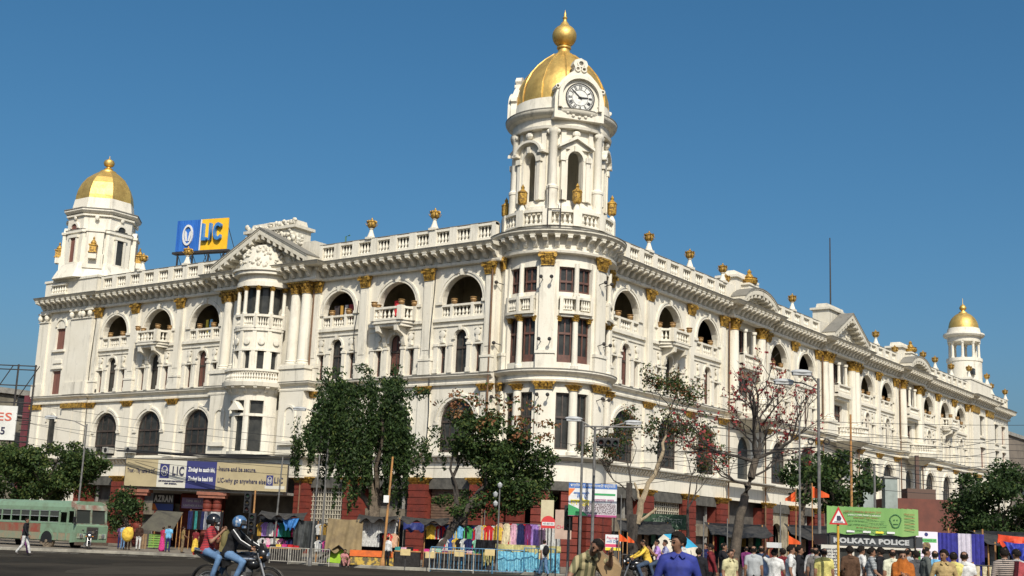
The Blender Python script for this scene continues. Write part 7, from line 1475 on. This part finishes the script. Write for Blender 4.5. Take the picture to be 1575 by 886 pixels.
body('shawl', std(elL=(.2,-.1,1.15), wrL=(.02,-.2,1.2), elR=(-.2,-.1,1.15), wrR=(-.02,-.2,1.16)), 'long', 'skirt', extra=((( 0,.02,1.44),(0,.03,.85),.15,.24,1), ((-.17,0,1.36),(-.17,0,.95),.09,.13,1), ((.17,0,1.36),(.17,0,.95),.09,.13,1)))
body('saree', std(elL=(.22,-.04,1.14), wrL=(.18,-.2,1.0)), 'short', 'skirt', extra=(((-.12,-.06,1.40),(.10,-.1,.95),.07,.1,2),))
body('headload', std(elL=(.32,-.06,1.5), wrL=(.2,-.06,1.72), hdL=(.15,-.06,1.78), elR=(-.24,-.06,1.13), wrR=(-.3,-.16,.9)), 'short')
body('seat_low', std(head=(0,-.1,.86), neck=(0,-.04,.73), chest=(0,-.02,.58), waist=(0,.02,.38), pelvis=(0,.05,.2), shL=(.17,-.02,.66), shR=(-.17,-.02,.66), elL=(.24,-.16,.5), elR=(-.24,-.16,.5), wrL=(.1,-.34,.5), wrR=(-.1,-.34,.5), hpL=(.1,.02,.16), hpR=(-.1,.02,.16), knL=(.22,-.32,.42), knR=(-.22,-.32,.42), anL=(.12,-.36,.09), anR=(-.12,-.36,.09), toL=(.12,-.5,.05), toR=(-.12,-.5,.05)))
# riders: motorcycle frame, forward = -y here (turned with the bike)
body('ride_front', std(head=(0,-.06,1.56), neck=(0,.0,1.42), chest=(0,.03,1.27), waist=(0,.10,1.05), pelvis=(0,.14,.92), shL=(.19,.0,1.36), shR=(-.19,.0,1.36), elL=(.32,-.22,1.16), elR=(-.32,-.22,1.16), wrL=(.33,-.44,1.05), wrR=(-.33,-.44,1.05), hdL=(.33,-.50,1.03), hdR=(-.33,-.50,1.03), hpL=(.11,.10,.90), hpR=(-.11,.10,.90), knL=(.24,-.28,.76), knR=(-.24,-.28,.76), anL=(.22,-.10,.36), anR=(-.22,-.10,.36), toL=(.23,-.26,.30), toR=(-.23,-.26,.30)), 'long', girth=1.12)
body('ride_back', std(head=(0,.04,1.58), neck=(0,.06,1.44), chest=(0,.08,1.29), waist=(0,.12,1.08), pelvis=(0,.15,.97), shL=(.17,.06,1.38), shR=(-.17,.06,1.38), elL=(.22,-.02,1.14), elR=(-.22,-.02,1.14), wrL=(.14,-.16,1.30), wrR=(-.12,-.20,1.36), hpL=(.11,.10,.94), hpR=(-.11,.10,.94), knL=(.27,-.24,.82), knR=(-.27,-.24,.82), anL=(.24,-.10,.42), anR=(-.24,-.10,.42), toL=(.25,-.25,.36), toR=(-.25,-.25,.36)), 'short')
# foreground men
body('stoop', std(head=(.10,-.30,1.52), face=(-.45,-.75,-.45), neck=(.06,-.16,1.42), chest=(.03,-.06,1.29), waist=(.0,.02,1.09), shL=(.22,-.04,1.40), shR=(-.13,-.14,1.33), elL=(.34,-.2,1.28), wrL=(.3,-.36,1.42), elR=(-.26,-.2,1.08), wrR=(-.36,-.30,.86), hdR=(-.39,-.34,.78)), 'short', voxel=.014, girth=1.0)
body('stride', std(head=(-.01,-.03,1.60), face=(-.75,-.65,.0), knL=(.09,-.12,.52), anL=(.09,-.20,.12), toL=(.1,-.34,.1), knR=(-.09,.04,.5), anR=(-.09,.22,.13), toR=(-.1,.1,.05), elL=(.27,.06,1.16), wrL=(.28,-.04,.92), elR=(-.27,.02,1.15), wrR=(-.20,-.20,1.02)), 'mid', voxel=.014, girth=1.05)
finish_bodies()
def hair_mesh(hd, upv, fwd, side, long=False, k=1.0):
    m = MB(); n, q = 16, 9; vs = []
    Mx = Matrix((( side.x, -fwd.x, upv.x, hd.x), (side.y, -fwd.y, upv.y, hd.y), (side.z, -fwd.z, upv.z, hd.z), (0, 0, 0, 1)))
    for i in range(q+1):
        t = i/q
        for j in range(n):
            a = 2*math.pi*j/n; low = 60 if math.sin(a) < -.45 else (138 if math.sin(a) > .25 else 104)
            if long and math.sin(a) > -.2: low = 140
            th = R(low*t); r = 1+.03*math.sin(j*2.7+i*1.9)+.03*math.sin(j*5.3+i*3.1); vs.append((.0925*k*r*math.sin(th)*math.cos(a), .096*k*r*math.sin(th)*math.sin(a)+.022, (.100*k if th < 1.57 else .088)*r*math.cos(th)+.046))
    m.add(vs, [(i*n+j, i*n+(j+1) % n, (i+1)*n+(j+1) % n, (i+1)*n+j) for i in range(q) for j in range(n)]); m.xf(Mx); return m
HAIRS = {}
def person(pose, lat, dep, h, rz, top, bottom, label, hair=True, hk=1.0, par=None, z=None, long=False, grp=None, shoe=None):
    me, J, upv, fwd, side, hd = BODIES[pose]; t = empty('person', G(lat, dep, gz(lat, dep) if z is None else z), GR+rz, label, 'person', grp); s = h/1.72; t.scale = (s, s, s)
    b = put('body', me, t)
    for i, c in ((1, top), (2, bottom)): b.material_slots[i].link = 'OBJECT'; b.material_slots[i].material = c if not isinstance(c, str) else cloth(COLS[c])
    if pose in ('stand', 'stand_long', 'stride', 'walk', 'walk_short', 'stoop', 'bag'):
        if (pose, 'c') not in HAIRS:
            nk = Vector(J['neck']); m = MB(); m.lathe([(.088, -.03), (.070, .028), (.078, .03), (.098, -.02)], 14, 0, 0, -62, 242)
            for sg in (-1, 1): m.prism([(sg*.012, .0), (sg*.07, .022), (sg*.095, -.03), (sg*.05, -.06)][::sg], -.10, -.075)
            m.xf(Matrix.Translation(nk) @ Matrix.Rotation(R(-8 if pose != 'stoop' else 28), 4, 'X')); HAIRS[(pose, 'c')] = mesh_of('collar', m, cloth((.5, .5, .5), 'cloth_base'), 40)
        cl = put('collar', HAIRS[(pose, 'c')], t); cl.material_slots[0].link = 'OBJECT'; cl.material_slots[0].material = top if not isinstance(top, str) else cloth(COLS[top])
    if hair:
        k = (pose, long, hk)
        if k not in HAIRS: HAIRS[k] = mesh_of('hair', hair_mesh(hd, upv, fwd, side, long, hk), HAIR, 60)
        put('hair', HAIRS[k], t)
        kf = (pose, 'f')
        if kf not in HAIRS:
            m = MB()
            for sg in (-1, 1):
                c = hd+side*sg*.034+fwd*.083+upv*.018; m.ell(tuple(c), (.013, .013, .009), 6, 4); c2 = hd+side*sg*.034+fwd*.088+upv*.042; m.ell(tuple(c2), (.024, .012, .006), 6, 4)
            c = hd+fwd*.083-upv*.058; m.ell(tuple(c), (.026, .012, .006), 6, 4); HAIRS[kf] = mesh_of('facial_features', m, HAIR)
        put('facial_features', HAIRS[kf], t)
    return t
def stripe_mat(name, c1, c2, scale, axis='X', c3=None):
    m = M(name, c1, None, 1, .85); t = m.node_tree; b = t.nodes['Principled BSDF']; tc = t.nodes.new('ShaderNodeTexCoord'); wv = t.nodes.new('ShaderNodeTexWave'); wv.bands_direction = axis; wv.inputs['Scale'].default_value = scale; wv.inputs['Distortion'].default_value = .6; wv.inputs['Detail'].default_value = 1
    t.links.new(tc.outputs['Object'], wv.inputs['Vector']); cr = t.nodes.new('ShaderNodeValToRGB'); e = cr.color_ramp.elements; e[0].position = .42; e[0].color = (*c1, 1); e[1].position = .58; e[1].color = (*c2, 1); t.links.new(wv.outputs[0], cr.inputs[0]); t.links.new(cr.outputs[0], b.inputs['Base Color']); return m
JEAN = M('denim', (.10,.19,.33), (.06,.11,.20), 6, .85); DJEAN = M('denim_dark', (.035,.06,.11), (.02,.035,.06), 6, .85); KHAK = cloth((.20,.14,.08)); BRN = cloth((.09,.05,.03)); OLV = cloth((.22,.15,.06)); CHK = stripe_mat('check_grey', (.45,.46,.46), (.16,.18,.19), 12, 'Z'); MAR = cloth((.16,.02,.025)); GRY = cloth((.20,.185,.17)); BEI = cloth((.38,.28,.13)); LBL2 = cloth((.28,.42,.55)); YSH = cloth((.52,.47,.16)); CSH = cloth((.52,.48,.28)); ORG = cloth((.36,.11,.02)); DBL = cloth((.03,.05,.10))
random.seed(77)
pr = R(90)   # facing right in the camera view is a turn of +90
person('bag', -23.3, 79, 1.45, R(200), cloth((.10,.05,.12)), 'navy', 'person in a dark purple top beside the hedge near the bus'); person('stand', -22.9, 78.2, 1.5, R(170), LBL2, JEAN, 'person in a pale blue shirt and jeans by the red column')
p = person('carry', -22.35, 77.4, 1.55, R(180), 'yellow', BRN, 'person carrying a round yellow bag by the red column'); 
m = MB(); m.ell((0, 0, 0), (.36, .25, .44), 14, 9); tag(obj('yellow_bag', m, cloth(COLS['yellow']), None, G(-22.3, 77.0, 1.05), GR, 60), 'round bright yellow bag carried in front of the red column', 'bag')
person('stand_long', -21.9, 78, 1.55, R(20), cloth((.05,.025,.018)), 'white', 'person in a dark brown shirt and white trousers near the yellow bag')
person('saree', -20.2, 77, 1.45, R(150), cloth((.38,.03,.08)), 'rose', 'person in a crimson and pink saree before the green slatted stall', long=True); person('stand', -19.6, 76, 1.55, R(190), 'sky', 'navy', 'person in a sky blue shirt and dark trousers before the porch'); person('bag', -18.5, 75, 1.5, R(120), OLV, KHAK, 'person in olive clothes beside the motorcycle pillion rider'); person('saree', -18.0, 76, 1.4, R(200), MAR, 'yellow', 'person in a yellow skirt bending over goods under the porch', long=True)
person('walk', -22.3, 60.5, 1.74, pr, 'black', 'white', 'person in a black shirt and white trousers striding past the bus'); person('walk_short', -22.75, 61.6, 1.45, pr, 'crimson', cloth((.16,.05,.16)), 'smaller person in red walking behind the one in white trousers')
person('stand_long', -5.55, 63.0, 1.42, R(160), 'white', 'black', 'person in a white shirt standing by the rust orange pole')
p = person('walk_short', 2.0, 60.3, 1.70, R(205), 'white', JEAN, 'person in white with a black backpack walking by the blue counter'); m = MB(); m.ell((0, .19, 1.22), (.16, .11, .24), 12, 8); bpk = tag(obj('backpack', m, cloth((.015, .015, .018)), None, G(2.0, 60.3, 0), GR+R(205), 60), 'black backpack on the person by the blue counter', 'backpack')
person('seat_low', -7.7, 63.5, 1.5, R(30), cloth((.45,.2,.2)), cloth((.40,.20,.18)), 'person in pink sitting on the ground before the green cloth tent')
# the two riders
z_ = 0; HX, HY = math.cos(GR-R(6)), math.sin(GR-R(6))
def on_bike(bk, off, pose, s, top, bottom, label, hair=True):
    q = bk.matrix_basis; a = bk.rotation_euler[2]; me, J, upv, fwd, side, hd = BODIES[pose]; t = empty('person', Vector(bk.location)+Vector((math.cos(a)*off*s, math.sin(a)*off*s, 0)), a+R(90), label, 'person', 'motorcycle riders'); t.scale = (s, s, s); b = put('body', me, t)
    for i, c in ((1, top), (2, bottom)): b.material_slots[i].link = 'OBJECT'; b.material_slots[i].material = c if not isinstance(c, str) else cloth(COLS[c])
    if hair: put('hair', mesh_of('hair', hair_mesh(hd, upv, fwd, side), HAIR, 60), t)
    return t, hd
def helmet(t, hd, shell, label):
    a = t.rotation_euler[2]; s = t.scale[0]; c = Vector(hd)+Vector((0, .005, .02)); o = empty('helmet', t.location, a, label, 'helmet', 'motorcycle helmets'); o.scale = (s, s, s)
    m = MB(); vs = []; n, q = 20, 12
    for i in range(q+1):
        for j in range(n):
            an = 2*math.pi*j/n; lo = 128 if math.sin(an) > -.55 else 78; th = R(lo*i/q); vs.append((c.x+.135*math.sin(th)*math.cos(an), c.y+.16*math.sin(th)*math.sin(an), c.z+.15*math.cos(th)))
    m.add(vs, [(i*n+j, i*n+(j+1) % n, (i+1)*n+(j+1) % n, (i+1)*n+j) for i in range(q) for j in range(n)]); obj('shell', m, shell, o, smooth=60)
    m = MB(); m.arcbox((c.x, c.y), 215, 325, .135, .15, c.z-.035, c.z+.05, 10); obj('visor', m, M('visor_smoke', (.05,.055,.06), None, 1, .1), o)
    m = MB(); m.arcbox((c.x, c.y), 225, 315, .115, .155, c.z-.12, c.z-.07, 8); obj('chin_guard', m, shell, o)
RSTR = stripe_mat('stripe_red', (.42,.025,.03), (.10,.02,.03), 9, 'Z')
t1, h1 = on_bike(BIKE, -.12, 'ride_front', 1.12, cloth((.018,.018,.02)), JEAN, 'motorcycle rider in a black jacket with white sleeve stripes and jeans', False); helmet(t1, h1, M('helmet_blue', (.05,.12,.24), (.36,.38,.40), 6, .3, lo=.52, hi=.58), 'blue and white patterned helmet of the motorcycle rider')
for sg in 'LR': J = BODIES['ride_front'][1]; m = MB(); a, b, c = Vector(J['sh'+sg]), Vector(J['el'+sg]), Vector(J['wr'+sg]); ou = Vector((.02 if sg == 'L' else -.02, 0, .058)); m.tube([a+ou*1.1, a.lerp(b, .5)+ou*1.0, b+ou*.9, c+ou*.75], .012, 5); obj('sleeve_stripe', m, LETW, t1)
t2, h2 = on_bike(BIKE, -.60, 'ride_back', 1.12, RSTR, JEAN, 'pillion passenger in a red and navy striped shirt and jeans', False); helmet(t2, h2, M('helmet_black', (.012,.012,.014), None, 1, .2), 'glossy black helmet of the pillion passenger')
m = MB(); m.ell((0, .22, 1.18), (.17, .10, .25), 12, 8); m.box(-.15, .15, .12, .30, .95, 1.32, .03); o = tag(obj('backpack', m, M('bag_olive', (.12,.10,.035), None, 1, .8), None, t1.location, t1.rotation_euler[2], 60), 'olive backpack worn by the motorcycle rider', 'backpack'); o.scale = (1.12, 1.12, 1.12)
for off, ps, tp, lb in ((-.1, 'ride_front', 'yellow', 'person in a yellow shirt steering the motorcycle with three people'), (-.5, 'ride_back', 'lilac', 'person in a lilac shirt in the middle of the motorcycle with three people'), (-.8, 'ride_back', cloth((.3,.32,.5)), 'person in a grey blue shirt at the back of the motorcycle with three people')): on_bike(BIKE2, off, ps, 1.0, tp, DJEAN, lb)
# foreground
STR = stripe_mat('stripe_olive', (.11,.105,.05), (.33,.28,.15), 3.2, 'X')
p = person('stoop', 1.22, 19, 1.76, R(10), STR, cloth((.012,.013,.018)), 'man in an olive striped shirt bending under a folded brown sack')
sk = empty('sack', G(1.22, 19, 0), GR+R(10), 'folded brown cloth sack carried on the shoulder of the stooping man', 'sack'); m = MB(); n = 12; vs = []
for i in range(n+1):
    f = i/n; x = .10+.42*f; z = 1.54-.04*math.sin(f*2.4)-.22*f**1.5; d = .10+.10*math.sin(f*3.1); vs += [(x, -.16-.04*f, z-.02), (x, -.02, z+.07+.03*math.sin(f*9)), (x, .16+.05*f, z-.03), (x-.05, .1, z-d*1.2), (x-.02, -.16, z-d*1.5+.03*math.sin(f*11))]
m.add(vs, [(i*5+j, i*5+(j+1) % 5, (i+1)*5+(j+1) % 5, (i+1)*5+j) for i in range(n) for j in range(5)]+[tuple(range(4, -1, -1)), tuple(n*5+j for j in range(5))]); obj('cloth', m, M('sack_brown', (.30,.20,.10), (.21,.14,.07), 4, .85), sk, smooth=50)
person('stride', 2.3, 16.8, 1.77, R(-6), M('shirt_blue', (.02,.032,.22), (.014,.022,.14), 5, .8), DJEAN, 'man in a bright blue shirt and dark jeans looking aside', hk=1.14)
# crowd on the right
CR = [('stand_long',5.2,34,1.6,160,'black',DJEAN,'person in black at the edge of the crowd beside the blue shirted man'),('walk',5.85,36,1.6,250,MAR,'black','person in maroon behind the cream shirted backpacker'),('carry',5.85,34,1.63,80,'black',JEAN,'person in black with jeans reaching up among the crowd'),
('stand',5.5,31,1.6,30,CSH,'black','person in a cream shirt with a strap standing before the silk cotton trunk'),('stand',6.45,33,1.58,170,CHK,'black','person in a pale checked shirt seen from behind near the thin posts'),('stand_long',7.05,35,1.6,180,DBL,DJEAN,'person in dark blue facing the shops'),('headload',6.35,30,1.52,150,'white','black','person in white holding a flat white parcel on the head'),('stand',7.2,33,1.55,200,MAR,'black','person in a maroon shirt behind the white parcel'),
('stand',6.5,29,1.62,80,'white','grey','grey haired person in a white shirt turned aside'),('stand_long',6.92,30,1.62,70,'black',KHAK,'person in a black waistcoat over yellow next to the grey haired one'),('stand',8.05,33,1.6,150,GRY,BRN,'person in a grey brown shirt left of the notice board'),('stand',7.75,31,1.58,170,YSH,'black','person in a lemon yellow shirt before the notice board'),
('stand_long',8.65,32,1.66,190,BRN,'black','person in a brown jacket at the booth window'),('stand',9.0,32.3,1.68,100,'white','grey','person in a white shirt leaning beside the checked shirt'),('walk_short',8.6,30,1.64,80,stripe_mat('check_dark',(.40,.42,.42),(.05,.06,.07),9,'Z'),'black','person in a dark checked shirt passing the booth'),('stand_long',9.42,32,1.66,230,'black','black','person in black in front of the booth panes'),('stand',9.1,30,1.62,185,cloth((.62,.62,.47)),'grey','person in an ivory shirt right of the booth windows'),
('shawl',8.4,27,1.58,-10,ORG,ORG,'person wrapped in an orange patterned shawl'),('stand_long',10.4,33,1.68,120,CHK,'black','person in a striped pale shirt before the poster'),('stand_long',9.98,31,1.62,200,cloth((.08,.08,.085)),'black','person in charcoal beside the orange shawl'),('stand_long',9.87,30,1.70,90,cloth((.10,.11,.10)),'black','person in a grey waistcoat over blue sleeves in profile'),('stand',11.1,33,1.64,180,'sky','navy','person in pale blue with only head showing under the poster'),
('stride',8.92,26,1.62,-4,BEI,'black','person in a beige sweater facing the street'),('stand',9.82,28,1.6,170,YSH,'black','person in pale yellow seen from behind'),('stand',10.05,28,1.62,165,'white','grey','person in white seen from behind beside the pale yellow one'),('stand_long',10.15,26,1.72,175,stripe_mat('stripe_bw',(.02,.02,.022),(.34,.28,.24),8,'Z'),'black','person in a black and beige striped sweater with a red scarf'),('stand_long',11.2,28,1.72,200,'grey','black','person in grey at the far end of the crowd')]
for ps, l, d, h, a, tp, bt, lb in CR: person(ps, l, d, h, R(a), tp, bt, lb, hk=random.choice((.98, 1.04, 1.1)), grp='people standing near the police booth')
m = MB(); m.box(-.14, .14, -.12, .12, 0, .12); tag(obj('parcel', m, LETW, None, G(6.33, 29.95, 1.52+.16), GR+R(150)), 'flat white parcel balanced on a head in the crowd', 'parcel')
m = MB()
for k in range(8): f = k/8
m.prism([(-.05,.9),(.12,.85),(.16,1.46),(.02,1.5)], -.2, .16); tag(obj('scarf', m, cloth((.40,.08,.09)), None, G(10.30, 25.9, .1), GR, 60), 'faded red scarf over the shoulder of the striped sweater', 'scarf')
# extra dim background shoppers under the arcade
for k in range(9):
    l = 6.0+k*.85+random.uniform(-.2, .2); person(random.choice(('stand', 'stand_long', 'walk')), l, 44+random.uniform(-3, 6), random.uniform(1.55, 1.7), R(random.uniform(0, 360)), random.choice(('navy', 'grey', 'black', 'plum', 'white')), random.choice(('black', 'navy', 'grey')), 'shopper half hidden at the back of the crowd', grp='shoppers at the back of the crowd')
# ------------------------------------------------------------------ lettering to mesh
bpy.context.view_layer.update()
dg = bpy.context.evaluated_depsgraph_get()
for o, mat, parent, M4, width, name in TEXTS:
    me = bpy.data.meshes.new_from_object(o.evaluated_get(dg)); cu = o.data
    bpy.data.objects.remove(o); bpy.data.curves.remove(cu)
    if width and len(me.vertices):
        xs = [v.co.x for v in me.vertices]; k = width/max(1e-6, max(xs)-min(xs)); cx = (max(xs)+min(xs))/2
        me.transform(Matrix.Diagonal((k, 1, 1, 1)) @ Matrix.Translation((-cx, 0, 0)))
    me.transform(M4); me.materials.clear(); me.materials.append(mat)
    put(name, me, parent)
